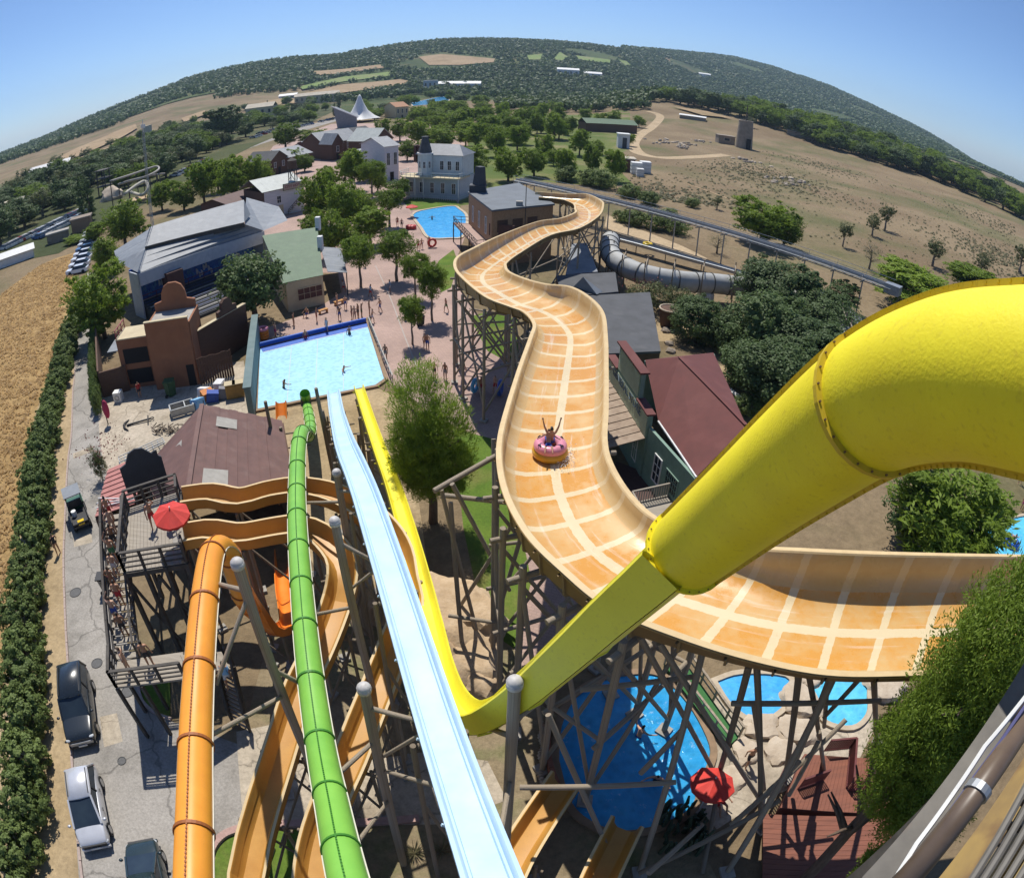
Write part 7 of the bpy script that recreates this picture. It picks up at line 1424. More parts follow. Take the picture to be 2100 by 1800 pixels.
b = gnd(708,262); t = thing('sail_canopy', 'grey pitched canopy wing beside the white tent', 'canopy', tuple(b)); mb = MB(); mb.add([b + Vector((-6, 0, 11)), b + Vector((6, 0, 5)), b + Vector((6, 0, 0)), b + Vector((-4, 0, 0))], [(0, 1, 2, 3)]); mb.add([b + Vector((-6, 5, 11)), b + Vector((6, 5, 5)), b + Vector((6, 0, 5)), b + Vector((-6, 0, 11))], [(0, 1, 2, 3)]); mb.build('panel', M_greyroof, t); mb = MB(); mb.beam(b + Vector((-7, 0, 11.4)), b + Vector((6.5, 0, 4.9)), .5, .5); mb.build('edge_beam', M_white, t)
b = G(250,420); t = thing('flume_ride', 'old flume ride with grey looping track, dark tower and rocks on the left', 'ride', tuple(b)); pth = crom([G(226,372,7.5), G(270,358,7.2), G(318,342,7.0), G(325,348,6.8), G(300,362,6.4), G(262,372,6.0), G(245,378,5.6), G(300,362,5.2), G(338,356,5.0)], 6)
mb = MB(); mb.tube(pth, .3, 8); mb.build('track', M_conc, t, smooth=True); p2 = crom([G(256,398,4.0), G(280,380,5.0), G(298,372,5.2), G(303,388,3.4), G(290,400,2.0), G(262,392,2.2)], 6); mb = MB(); mb.tube(p2, .45, 8); mb.build('chute', wmat('flume_pale', (.5, .47, .38), rough=.8), t, smooth=True)
for i in range(0, len(pth), 5): p = pth[i]; mb = MB(); mb.cyl((p.x, p.y, 0), (p.x, p.y, p.z), .14, n=6); mb.build('track_post', M_rail, t)
p = G(216,400); 
for sx in (-1.5, 1.5):
 for sy in (-1.5, 1.5): mb = MB(); mb.box(p.x + sx, p.y + sy, 4.2, .3, .3, 8.4); mb.build('tower_post', M_rail, t)
for z in (3, 5.6, 8.2): mb = MB(); mb.box(p.x, p.y, z, 4.4, 4.4, .25); mb.build('tower_deck', M_rail, t)
def rock(name, label, p, sx, sy, sz, seed, m=None, flat=.0, cat='rock', n=3):
 bm = bmesh.new(); bmesh.ops.create_icosphere(bm, subdivisions=n, radius=1); rr = random.Random(seed); off = Vector((rr.uniform(-9, 9), rr.uniform(-9, 9), rr.uniform(-9, 9)))
 from mathutils import noise
 for v in bm.verts:
  c = v.co.copy(); f = 1 + .35 * noise.noise(c * 1.4 + off) + .18 * noise.noise(c * 3.3 + off) + .07 * noise.noise(c * 8 + off); v.co = Vector((c.x * sx * f, c.y * sy * f, max(-.2, c.z * f) * sz))
  if flat and v.co.z > flat * sz: v.co.z = flat * sz + (v.co.z - flat * sz) * .15
 me = bpy.data.meshes.new(name); bm.to_mesh(me); bm.free(); me.polygons.foreach_set('use_smooth', [True] * len(me.polygons)); me.set_sharp_from_angle(angle=R(32)); me.materials.append(m or M_rockb); o = link(name, me); o.location = p; o.rotation_euler = (0, 0, rr.uniform(0, 6)); tag(o, label, cat); return o
M_rockb = mat('beige_rock', (.54, .41, .27), (.42, .30, .18), rough=.95, scale=1.6, bump=.5, bscale=6, stain=((.28, .19, .11), 1.1, .56, .7), bdist=.08)
M_rockp = mat('pale_rock', (.52, .44, .34), (.42, .34, .25), rough=.95, scale=1.6, bump=.5, bscale=6, bdist=.08)
rock('rock', 'pale rock in the flume ride basin', G(232,408), 4, 4, 3.2, 2, M_rockp); rock('rock', 'orange rock ledge below the flume chute', G(285,412), 6, 3, 1.2, 3, M_rockb)
rock('rock_outcrop', 'large flat-topped beige rock outcrop right of the blue slide', G(930,1270), 2.9, 2.3, 2.3, 5, flat=.6, n=4); rock('rock_outcrop', 'lower beige boulder in front of the flat-topped outcrop', G(965,1352), 2.0, 1.4, 1.4, 6, flat=.6); rock('rock_outcrop', 'brown boulder beside the bend of the yellow chute', G(905,1360), 1.0, .9, 1.1, 7); rock('rock_outcrop', 'small beige rock left of the blue slide', G(790,1265), .9, .8, 1.6, 8, flat=.7); rock('rock_outcrop', 'reddish slab boulder by the log tower', G(985,1405), 1.2, .8, .8, 9)
for i, (px, py, s) in enumerate(((1640,1440,1.3), (1560,1490,1.0), (1630,1500,1.1), (1600,1540,.9), (1815,1410,1.4), (1530,1540,.8), (1660,1390,1.0), (1500,1600,.8))): rock('terrace_rock', ['pale rock between the two light blue pools','flat rock at the near rim of the left light pool','rounded rock below the rock divider','cracked slab in front of the rounded rock','big pinkish boulder right of the turquoise pool','flat stone beside the bather on the terrace','rock at the back of the divider','flat stone near the red parasol'][i], G(px, py), s, s * .8, s * .5, 20 + i, M_rockp, flat=.55)
for i, (px, py, s) in enumerate(((1355,640,.5), (1362,660,.5), (1366,680,.6), (1372,706,.5), (1376,722,.55))): rock('garden_rock', nth(i) + ' grey stone from the back along the workshop wall', G(px, py), s, s, s * .8, 40 + i, M_stone, n=2)['group'] = 'stones along the workshop wall'
for i, (px, py, w_) in enumerate(((1380,300,16), (1400,296,12), (1360,290,14), (1620,372,12), (1545,335,14), (1435,290,10), (1590,372,10))):
 b = gnd(px, py); rr = random.Random(i); t = thing('rubble_heap', ['pale rubble heap inside the loop of the track','second heap of stones beside the track','broad stone heap nearest the track bend','grey stone heap on the slope','orange earth and rubble mound near the tower','scrub-covered stones near the tower hut','small stone scatter on the slope'][i], 'rubble', tuple(b))
 for k in range(14): mb = MB(); p = b + Vector((rr.gauss(0, w_ * .25), rr.gauss(0, w_ * .35), .2)); mb.ball(p, rr.uniform(.4, 1.3), rr.uniform(.4, 1.2), rr.uniform(.3, .8), 6, 4); mb.build('stone', M_rockp if k % 2 else M_stone, t)
# ================================================================== VEHICLES, PEOPLE, PROPS
def paint(name, c, rough=.25, metal=0.): 
 m = mat(name, c, tuple(x * .9 for x in c), rough=rough, scale=2, metal=metal, coat=.6); return m
RUB = mat('tyre_rubber', (.02, .02, .02), rough=.85); RIMM = mat('alloy_rim', (.45, .46, .48), rough=.35, metal=.8); LAMP = mat('headlamp_glass', (.55, .58, .6), rough=.12); TAIL = mat('tail_lamp', (.35, .02, .02), rough=.2); TRIM = mat('black_trim', (.02, .02, .022), rough=.5); CARG = mat('car_glass', (.03, .045, .06), (.02, .03, .045), rough=.06, scale=1)
def car(label, loc, rz, body, kind_='hatch', group=None):
 t = thing('parked_car', label, 'car', loc, group, rz)
 if kind_ == 'suv': L_, W, prof = 4.7, 1.88, [(-2.35, .45, .80), (-2.28, .35, 1.02), (-1.9, .30, 1.12), (-.6, .28, 1.14), (.75, .28, 1.12), (.95, .28, 1.08), (1.9, .30, 1.00), (2.22, .34, .90), (2.35, .42, .70)]; g = (-2.24, -2.02, .22, 1.12, 1.12, 1.74, .85, .70)
 else: L_, W, prof = 4.3, 1.76, [(-2.15, .42, .74), (-2.08, .30, .98), (-1.6, .24, 1.02), (-.5, .22, 1.02), (.8, .22, 1.00), (1.25, .23, .94), (1.8, .26, .82), (2.08, .30, .70), (2.18, .38, .56)]; g = (-2.02, -1.55, .05, 1.32, 1.0, 1.50, .79, .62)
 mb = MB(); rows = []
 for x, z0, z1 in prof:
  k = abs(x) / (L_ / 2); hw = W / 2 * (1 - .16 * k ** 4); zm = z0 + (z1 - z0) * .55
  rows.append([(x, -hw * .90, z0), (x, -hw, z0 + .12), (x, -hw, zm), (x, -hw * .95, z1 - .05), (x, -hw * .84, z1), (x, 0, z1 + .03), (x, hw * .84, z1), (x, hw * .95, z1 - .05), (x, hw, zm), (x, hw, z0 + .12), (x, hw * .90, z0)])
 n = 11; mb.v = [p for r_ in rows for p in r_]; mb.f = [(i * n + j, (i + 1) * n + j, (i + 1) * n + j + 1, i * n + j + 1) for i in range(len(rows) - 1) for j in range(n - 1)] + [tuple(range(n)), tuple((len(rows) - 1) * n + j for j in range(n - 1, -1, -1))]
 o = mb.build('body', body, t, smooth=True, local=True); q_ = o.modifiers.new('round', 'SUBSURF'); q_.levels = q_.render_levels = 2
 xb0, xt0, xt1, xb1, zb, zt, wb, wt = g[0], g[1], g[2], g[3], g[4], g[5], g[6], g[7]
 lo = [(xb0, -wb), (xb1, -wb * .94), (xb1, wb * .94), (xb0, wb)]; hi = [(xt0, -wt), (xt1, -wt), (xt1, wt), (xt0, wt)]
 mb = MB(); mb.add([(x, y, zb - .06) for x, y in lo] + [(x, y, zt - .03) for x, y in hi], [(0, 1, 5, 4), (1, 2, 6, 5), (2, 3, 7, 6), (3, 0, 4, 7)]); mb.build('window_glass', CARG, t, local=True)
 mb = MB(); q = [(xt0 - .1, -wt - .02), (xt0 + .4, -wt - .05), (xt1 - .3, -wt - .05), (xt1 + .06, -wt), (xt1 + .10, 0), (xt1 + .06, wt), (xt1 - .3, wt + .05), (xt0 + .4, wt + .05), (xt0 - .1, wt + .02), (xt0 - .14, 0)]
 k = len(q); mb.add([(x, y, zt - .05) for x, y in q] + [(x * .96, y * .9, zt + .04) for x, y in q], [tuple(range(k, 2 * k))] + [(i, (i + 1) % k, (i + 1) % k + k, i + k) for i in range(k)]); o = mb.build('roof_panel', body, t, smooth=True, local=True)
 for sx in (-1, 1):
  for (a, b) in ((lo[0], hi[0]), (lo[1], hi[1])): mb = MB(); mb.beam((a[0], a[1] * sx, zb - .05), (b[0], b[1] * sx, zt - .02), .09, .07); mb.build('pillar', body, t, local=True)
  xm = (xb0 + xb1) / 2 - .1; mb = MB(); mb.beam((xm, -wb * sx * .98, zb - .05), (xm, -wt * sx, zt - .02), .08, .05); mb.build('pillar', TRIM, t, local=True)
  mb = MB(); mb.ball((xb1 - .15, sx * (W / 2 + .08), zb + .02), .09, .11, .07, 8, 5); mb.build('wing_mirror', body, t, smooth=True, local=True)
  mb = MB(); mb.ball((L_ / 2 - .14, sx * W * .36, prof[-2][2] - .12), .13, .16, .07, 10, 6); mb.build('headlight', LAMP, t, local=True)
  mb = MB(); mb.obox((-L_ / 2 + .10, sx * W * .37, .80), (.05, 0, 0), (0, .09, 0), (0, 0, .10)); mb.build('tail_light', TAIL, t, local=True)
  for x in (-L_ * .30, L_ * .31):
   w_ = MB(); w_.cyl((x, sx * (W / 2 - .2), .33), (x, sx * (W / 2 + .01), .33), .33, n=18); o = w_.build('wheel', RUB, t, local=True); w_ = MB(); w_.cyl((x, sx * (W / 2), .33), (x, sx * (W / 2 + .02), .33), .21, n=14); w_.build('rim', RIMM, o, local=True)
  mb = MB(); mb.beam((xt0 + .1, sx * wt * .9, zt + .07), (xt1 - .1, sx * wt * .9, zt + .07), .04, .04); mb.build('roof_rail', TRIM, t, local=True)
  for x in (-.35, .7): mb = MB(); mb.obox((x - .2, sx * (W / 2 + .01), zb - .18), (.09, 0, 0), (0, .02, 0), (0, 0, .02)); mb.build('door_handle', TRIM, t, local=True)
 mb = MB(); mb.obox((L_ / 2 + .0, 0, .52), (.05, 0, 0), (0, W * .36, 0), (0, 0, .12)); mb.build('grille', TRIM if kind_ != 'suv' else RIMM, t, local=True); mb = MB(); mb.obox((L_ / 2 + .02, 0, .36), (.06, 0, 0), (0, W * .43, 0), (0, 0, .07)); mb.build('bumper', body if kind_ != 'suv' else TRIM, t, local=True); mb = MB(); mb.obox((L_ / 2 + .09, 0, .42), (.01, 0, 0), (0, .26, 0), (0, 0, .055)); mb.build('number_plate', M_white, t, local=True)
 return t
def facing(a, b): return math.atan2(b.y - a.y, b.x - a.x)
p = G(170,1462); car('black four-wheel-drive car parked at the verge', tuple(p), facing(G(158,1380), G(172,1545)), paint('car_black', (.018, .024, .03)), 'suv')
p = G(191,1664); car('silver hatchback parked behind the black car', tuple(p), facing(G(178,1585), G(205,1745)), paint('car_silver', (.60, .61, .64), .3, .3))
p = G(318,1822); car('dark teal hatchback cut by the bottom of the frame', tuple(p), facing(G(318,1822), G(300,1740)), paint('car_teal', (.02, .035, .04)))
def smallcar(m):
 mb = MB(); mb.box(0, 0, .55, 4.2, 1.75, .6); mb.v = [(x, y * (1 if z < .7 else .92), z) for x, y, z in mb.v]; k = len(mb.f); mb.add([(-1.8, -.78, .85), (1.0, -.78, .85), (1.0, .78, .85), (-1.8, .78, .85), (-1.3, -.62, 1.4), (.4, -.62, 1.4), (.4, .62, 1.4), (-1.3, .62, 1.4)], [(0, 1, 5, 4), (1, 2, 6, 5), (2, 3, 7, 6), (3, 0, 4, 7), (4, 5, 6, 7)])
 for x in (-1.3, 1.3):
  for y in (-.8, .8): mb.cyl((x, y - .1, .32), (x, y + .1, .32), .32, n=8)
 me = mb.mesh('car_shell'); me.materials.append(m); me.materials.append(CARG); me.materials.append(RUB)
 for i, f in enumerate(me.polygons): f.material_index = 0 if i < k or i == k + 4 else (1 if i < k + 4 else 2)
 return me
SC = [smallcar(paint('far_car_' + n, c)) for n, c in (('white', (.75, .75, .75)), ('silver', (.5, .52, .54)), ('blue', (.04, .10, .25)), ('red', (.35, .03, .03)), ('dark', (.03, .03, .035)), ('white2', (.7, .72, .75)))]
def rowcars(pa, pb, n, group, label, seed, jit=1.0, turn=1.2):
 rr = random.Random(seed); a, b = gnd(*pa), gnd(*pb); f = facing(a, b)
 for i in range(n):
  if rr.random() < .12: continue
  p = a.lerp(b, i / max(1, n - 1)); o = link('parked_car', rr.choice(SC + [SC[0], SC[5], SC[1], SC[0]])); lb_ = nth(i) + ' ' + label; o.location = (p.x, p.y, hzs(p.x, p.y) + .02 if math.hypot(p.x, p.y) > 300 else .02); o.rotation_euler = (0, 0, f + turn + rr.uniform(-.06, .06)); tag(o, lb_, 'car', group)
for a, b, n, lb in (((64,486),(166,436),24,'car in the back row of the car park above the wheat field'), ((80,490),(172,445),22,'car in the middle row of the car park above the wheat field'), ((10,512),(75,480),12,'car in the near row of the left car park'), ((160,560),(190,480),9,'car parked in line along the lane by the field')): rowcars(a, b, n, 'cars in the left car park', lb, n, turn=1.5 if n != 9 else 1.4)
for a, b, n, lb in (((360,362),(420,332),9,'car parked beyond the pines behind the grandstand'), ((520,284),(560,270),9,'car in the near row of the upper car park'), ((525,278),(600,258),12,'car in the far row of the upper car park'), ((600,265),(690,244),14,'car in the upper car park beside the village')): rowcars(a, b, n, 'cars in the upper car park', lb, n + 20)
p = G(165,1062); t = thing('utility_cart', 'small green utility cart with a grey roof on the road', 'cart', tuple(p), None, facing(G(176,1090), G(150,1010))); M_cartg = paint('cart_green', (.04, .13, .07), .4)
mb = MB(); mb.box(-.2, 0, .55, 3.4, 1.35, .16); mb.build('chassis', TRIM, t, local=True); mb = MB(); mb.box(.75, 0, .85, 1.1, 1.35, .5); mb.build('front_body', M_cartg, t, local=True); mb = MB(); mb.box(-1.05, 0, .82, 1.8, 1.35, .1); mb.build('cargo_bed', TRIM, t, local=True)
for y in (-.66, .66): mb = MB(); mb.box(-1.05, y, 1.0, 1.8, .05, .3); mb.build('bed_side', TRIM, t, local=True)
for x in (-.1, 1.1):
 for y in (-.6, .6): mb = MB(); mb.cyl((x, y, 1.0), (x + .1, y, 1.95), .03, n=6); mb.build('roof_post', TRIM, t, local=True)
mb = MB(); mb.box(.6, 0, 1.98, 1.5, 1.4, .07); mb.build('roof_panel', M_greyroof, t, local=True); mb = MB(); mb.box(.15, 0, 1.1, .5, 1.1, .14); mb.box(-.1, 0, 1.35, .12, 1.1, .5); mb.build('seat', TRIM, t, local=True); mb = MB(); mb.box(-1.75, 0, .75, .3, .5, .3); mb.build('yellow_box', RING_Y, t, local=True); mb = MB(); mb.cyl((-.9, .3, .9), (-.9, .3, 1.3), .2, n=10); mb.build('pale_drum', M_white, t, local=True)
for x in (-1.4, .95):
 for y in (-.62, .62): mb = MB(); mb.cyl((x, y - .1, .28), (x, y + .1, .28), .28, n=14); mb.build('wheel', RUB, t, local=True)
def body_mesh(name, J, E_, rad):
 me = bpy.data.meshes.new(name); me.from_pydata([J[k] for k in J], [], []); keys = list(J); me.edges.add(len(E_))
 for i, (a, b) in enumerate(E_): me.edges[i].vertices = (keys.index(a), keys.index(b))
 me.update(); o = bpy.data.objects.new(name, me); col.objects.link(o); m = o.modifiers.new('s', 'SKIN'); sk = me.skin_vertices[0].data if me.skin_vertices else None
 if sk is None:
  bm = bmesh.new(); bm.from_mesh(me); bm.verts.layers.skin.verify(); bm.to_mesh(me); bm.free(); sk = me.skin_vertices[0].data
 for i, k in enumerate(keys): sk[i].radius = rad[k] if isinstance(rad[k], tuple) else (rad[k], rad[k]); sk[i].use_root = k == 'pelvis'
 m2 = o.modifiers.new('d', 'SUBSURF'); m2.levels = 2; dg = bpy.context.evaluated_depsgraph_get(); out = bpy.data.meshes.new_from_object(o.evaluated_get(dg)); bpy.data.objects.remove(o); bpy.data.meshes.remove(me); out.polygons.foreach_set('use_smooth', [True] * len(out.polygons)); return out
RAD = dict(pelvis=(.15, .11), waist=(.125, .095), chest=(.155, .11), neck=.055, head=(.085, .10), crown=(.075, .085), nose=.02)
EDG = [('pelvis', 'waist'), ('waist', 'chest'), ('chest', 'neck'), ('neck', 'head'), ('head', 'crown'), ('head', 'nose')]
for s in 'LR':
 for k, r_ in (('sh', .06), ('el', .042), ('wr', .030), ('palm', (.038, .020)), ('hip', .085), ('kn', .06), ('an', .04), ('toe', .035), ('f1', .010), ('f2', .010), ('f3', .010), ('f4', .009), ('th', .011)): RAD[k + s] = r_
 EDG += [('chest', 'sh' + s), ('sh' + s, 'el' + s), ('el' + s, 'wr' + s), ('wr' + s, 'palm' + s), ('pelvis', 'hip' + s), ('hip' + s, 'kn' + s), ('kn' + s, 'an' + s), ('an' + s, 'toe' + s)] + [('palm' + s, f + s) for f in ('f1', 'f2', 'f3', 'f4', 'th')]
def pose(el=None, wr=None, kn=None, an=None, lean=0., seat=None, pz=.92, toe=.14):
 """joint offsets for L (x<0) and R; returns joint table. el/wr/kn/an: dict side -> offset from the joint before"""
 J = {}; P0 = Vector((0, 0, pz)); J['pelvis'] = P0; J['waist'] = P0 + Vector((0, lean * .18, .18)); J['chest'] = P0 + Vector((0, lean * .42, .40)); J['neck'] = P0 + Vector((0, lean * .55, .56)); J['head'] = P0 + Vector((0, lean * .6 + .02, .68)); J['crown'] = P0 + Vector((0, lean * .6 + .01, .76)); J['nose'] = J['head'] + Vector((0, .115, -.01))
 for s, sg in (('L', -1), ('R', 1)):
  J['sh' + s] = J['chest'] + Vector((sg * .185, 0, .08)); J['el' + s] = J['sh' + s] + Vector(el[s]); J['wr' + s] = J['el' + s] + Vector(wr[s]); d = Vector(wr[s]).normalized(); J['palm' + s] = J['wr' + s] + d * .07
  sd = d.cross(Vector((0, 1, 0))); sd = sd.normalized() if sd.length > .1 else Vector((1, 0, 0))
  for k, (f, ln) in enumerate((('f1', .085), ('f2', .095), ('f3', .09), ('f4', .07))): J[f + s] = J['palm' + s] + d * ln + sd * (.022 * (k - 1.5))
  J['th' + s] = J['palm' + s] + sd * -.05 + d * .02
  J['hip' + s] = P0 + Vector((sg * .10, 0, -.06)); J['kn' + s] = J['hip' + s] + Vector(kn[s]); J['an' + s] = J['kn' + s] + Vector(an[s]); J['toe' + s] = J['an' + s] + Vector((sg * .02, toe, -.05 if toe > 0 else .0))
 return J
both = lambda a, b=None: {'L': (-a[0], a[1], a[2]), 'R': b or a}
POSES = {
 'stand': pose(both((.07, 0, -.28)), both((.03, .06, -.25)), both((.02, .01, -.42)), both((.0, -.02, -.40))),
 'hips': pose({'L': (-.16, -.06, -.22), 'R': (.07, .02, -.28)}, {'L': (.14, .08, -.18), 'R': (.02, .12, -.22)}, both((.03, .02, -.42)), both((.02, -.03, -.40))),
 'walk': pose({'L': (-.06, .14, -.24), 'R': (.06, -.14, -.24)}, {'L': (0, .16, -.18), 'R': (.02, .02, -.25)}, {'L': (-.01, -.12, -.40), 'R': (.01, .18, -.38)}, {'L': (0, -.16, -.36), 'R': (0, -.02, -.40)}, lean=.08),
 'shade': pose({'L': (-.12, .12, .10), 'R': (.08, .02, -.28)}, {'L': (.14, .06, .22), 'R': (.02, .1, -.23)}, both((.03, .02, -.42)), both((.02, -.03, -.40))),
 'armsup': pose(both((.12, .05, .26)), both((.06, .06, .24)), both((.10, .40, .10)), both((.02, .38, -.16)), lean=-.25, pz=.18, toe=.05),
 'sit': pose(both((.14, .08, -.22)), both((.05, .2, -.08)), both((.08, .42, .06)), both((.0, .14, -.36)), pz=.45),
 'recline': pose(both((.22, .06, -.14)), both((.12, .16, .02)), both((.08, .38, .14)), both((.02, .36, -.12)), lean=-.7, pz=.2, toe=.05),
 'swim': pose({'L': (-.24, .10, -.06), 'R': (.24, .10, -.06)}, {'L': (-.16, .18, .0), 'R': (.16, .18, .0)}, both((.03, -.1, -.40)), both((.0, -.2, -.34)), lean=.3, pz=-.45),
}
BODY = {}
for k, J in POSES.items(): BODY[k] = body_mesh('body_' + k, J, EDG, RAD)
def shell(src, test, push, name):
 bm = bmesh.new(); bm.from_mesh(src); bm.normal_update(); bmesh.ops.delete(bm, geom=[f for f in bm.faces if not test(f.calc_center_median())], context='FACES')
 left = set(bm.verts); best = []
 while left:
  st = [left.pop()]; isl = st[:]
  while st:
   v = st.pop()
   for e in v.link_edges:
    w_ = e.other_vert(v)
    if w_ in left: left.discard(w_); st.append(w_); isl.append(w_)
  if len(isl) > len(best): best = isl
 best = set(best); bmesh.ops.delete(bm, geom=[v for v in bm.verts if v not in best], context='VERTS')
 for v in bm.verts: v.co += v.normal * push
 me = bpy.data.meshes.new(name); bm.to_mesh(me); bm.free(); me.polygons.foreach_set('use_smooth', [True] * len(me.polygons)); me.materials.append(SKIN[0]); return me
SKIN = [mat('skin_tan', (.42, .22, .13), (.36, .18, .10), rough=.55, scale=5), mat('skin_fair', (.55, .33, .22), (.48, .28, .18), rough=.55, scale=5), mat('skin_brown', (.26, .13, .075), (.22, .11, .06), rough=.55, scale=5)]
HAIR = [mat('hair_dark', (.02, .014, .01), rough=.6), mat('hair_brown', (.07, .04, .02), rough=.6), mat('hair_blond', (.30, .20, .09), rough=.6)]
SUIT = {k: mat('swim_' + k, c, rough=.7, scale=6) for k, c in dict(red=(.45, .03, .03), blue=(.03, .08, .35), black=(.02, .02, .025), green=(.05, .2, .08), white=(.65, .65, .65), pink=(.5, .08, .2), lightblue=(.25, .5, .75), grey=(.2, .2, .22), orange=(.6, .2, .03)).items()}
CL = {}
for k, J in POSES.items():
 BODY[k].materials.clear(); BODY[k].materials.append(SKIN[0]); P0 = J['pelvis']; ax = (J['chest'] - J['pelvis']).normalized(); kn = (J['knL'] + J['knR']) / 2; ld = (kn - P0).normalized()
 def trunks(c, P0=P0, ax=ax, ld=ld): d = c - P0; return d.dot(ax) < .10 and d.dot(ld) < .26 and d.length < .36 and abs(c.x) < .24 and d.dot(ld) > -.2
 def top(c, P0=P0, ax=ax): d = c - P0; return .02 < d.dot(ax) < .50 and (d - ax * d.dot(ax)).length < .26 and abs(c.x) < .26
 def hair(c, J=J): d = c - J['head']; return d.length < .22 and (c.z > J['head'].z + .045 or (d.y < -.02 and c.z > J['head'].z - .06))
 CL[k] = (shell(BODY[k], trunks, .012, 'trunks'), shell(BODY[k], top, .014, 'shirt'), shell(BODY[k], hair, .016, 'hair'))
def dress(o, m): o.material_slots[0].link = 'OBJECT'; o.material_slots[0].material = m
def person(label, p, face, ps='stand', suit='red', skin=0, hair=0, shirt=None, s=1.0, group=None):
 t = thing('person', label, 'person', tuple(p), group, face - math.pi / 2); t.scale = (s,) * 3
 b = link('body', BODY[ps], t); dress(b, SKIN[skin]); a = link('swim_shorts', CL[ps][0], t); dress(a, SUIT[suit]); h = link('hair', CL[ps][2], t); dress(h, HAIR[hair])
 if shirt: q = link('shirt', CL[ps][1], t); dress(q, SUIT[shirt])
 return t
tocam = lambda p: math.atan2(-p.y, -p.x)
def PP(label, px, py, ps='stand', suit='red', skin=0, hair=0, shirt=None, face=None, z=0., s=.98, group=None):
 p = G(px, py, z); return person(label, p, tocam(p) + (face if face is not None else 0), ps, suit, skin, hair, shirt, s, group)
PP('bather in dark shorts standing under the small plaza pine', 872,716,'hips','black',1,0,None,.5); PP('second bather beside the man under the small plaza pine', 877,717,'stand','blue',0,0,None,-.4); PP('bather in black trunks walking across the plaza', 891,776,'walk','black',1,2,None,.2); PP('bather behind the log tower post on the plaza', 913,778,'stand','grey',2,0,None,-.6)
L1 = [('bather standing alone at the left of the pool terrace',603,669,'hips','grey',0),('bather by the thin tree in front of the bar shutter',650,660,'stand','red',0),('lifeguard in a pale shirt at the pool edge',671,682,'stand','white',1),('bather with hand raised near the terrace tree',697,656,'shade','blue',2),('bather next to the orange bench',692,628,'hips','lightblue',1),('bather right of the orange bench in blue shorts',709,634,'stand','blue',1),('bather at the left of the crowd by the pool corner',722,655,'stand','red',0),('bather in red in the crowd by the pool corner',728,657,'hips','red',1),('tall bather in the crowd by the pool corner',735,652,'stand','black',0),('bather at the right of the crowd by the pool corner',742,650,'shade','green',2),('bather leaning on the pool fence',758,646,'hips','black',0),('bather in white walking along the pool fence',764,662,'walk','white',1),('bather beside the lower end of the pool fence',791,738,'stand','grey',2),('bather in the shade of the big dark tree',566,692,'stand','pink',1),('bather sitting in the bar shade',630,650,'sit','blue',0)]
for i, (lb, x, y, ps, su, sk) in enumerate(L1): PP(lb, x, y, ps, su, sk, i % 3, 'white' if 'pale shirt' in lb else None, rnd.uniform(-2, 2), s=rnd.uniform(.92, 1.02))
PP('swimmer standing at the far edge of the landing pool', 628,706,'stand','red',0,0,None,.3,-.55); PP('swimmer with an arm out near the far pool corner', 718,700,'shade','black',2,0,None,-.3,-.7); PP('lone swimmer in the left half of the landing pool', 580,786,'swim','black',2,0,None,2.,.55); PP('swimmer near the middle lane of the landing pool', 702,755,'swim','white',1,1,None,1.,.4)
PP('left bather of the pair beside the small pool', 858,513,'stand','red',0); PP('right bather of the pair beside the small pool', 865,511,'hips','blue',1); PP('bather holding a red ring by the small pool', 880,506,'stand','green',2); PP('bather walking in the street by the red parasol', 815,464,'walk','red',0); PP('bather beside the red floats stack', 824,468,'stand','black',1); PP('bather in the small bright pool', 886,445,'swim','black',2,0,None,0,.5)
ringthing('red ring held upright beside the small pool', G(886,498,.75), mat('red_vinyl', (.55, .05, .04), rough=.3), .55, .17, nrm=(.3, -1, 0)); ringthing('light blue ring carried below the log tower', G(974,790,.8), mat('lightblue_vinyl', (.10, .42, .70), rough=.3), .5, .17, nrm=(1, -.4, 0)); ringthing('dark blue ring carried below the log tower', G(1026,795,.8), mat('blue_vinyl', (.02, .10, .45), rough=.3), .55, .18, nrm=(1, -.2, 0))
PP('bather carrying the light blue ring under the raft slide', 986,808,'walk','red',0,0,None,.6); PP('bather carrying the dark blue ring under the raft slide', 1016,806,'walk','red',1,1,None,-.6)
VR, VO = mat('red_vinyl', (.55, .05, .04)), mat('orange_vinyl', (.75, .25, .02), rough=.3); VP, VK = mat('pink_vinyl', (.75, .28, .36), rough=.3), mat('black_vinyl', (.02, .02, .02), rough=.4)
for i in range(4): ringthing(['bottom orange ring','second orange ring','third orange ring','top pink ring'][i] + ' of the stack at the pool corner', G(541,694) + Vector((0, 0, .2 + .3 * i)), VP if i > 2 else VO, .48, .17, group='stack of rings at the pool corner')
for i in range(3): ringthing(['left','middle','right'][i] + ' black ring lying beside the stack of rings', G(568 + 5 * i, 698) + Vector((0, 0, .2)), VK, .42, .16, group='black rings at the pool corner')
for i in range(4): ringthing(['lower left','lower right','upper left','upper right'][i] + ' red ring in the pile beside the small pool', G(840 + (i % 2) * 6, 470) + Vector((0, 0, .2 + .3 * (i // 2))), VR, .5, .18, group='red rings by the small pool')
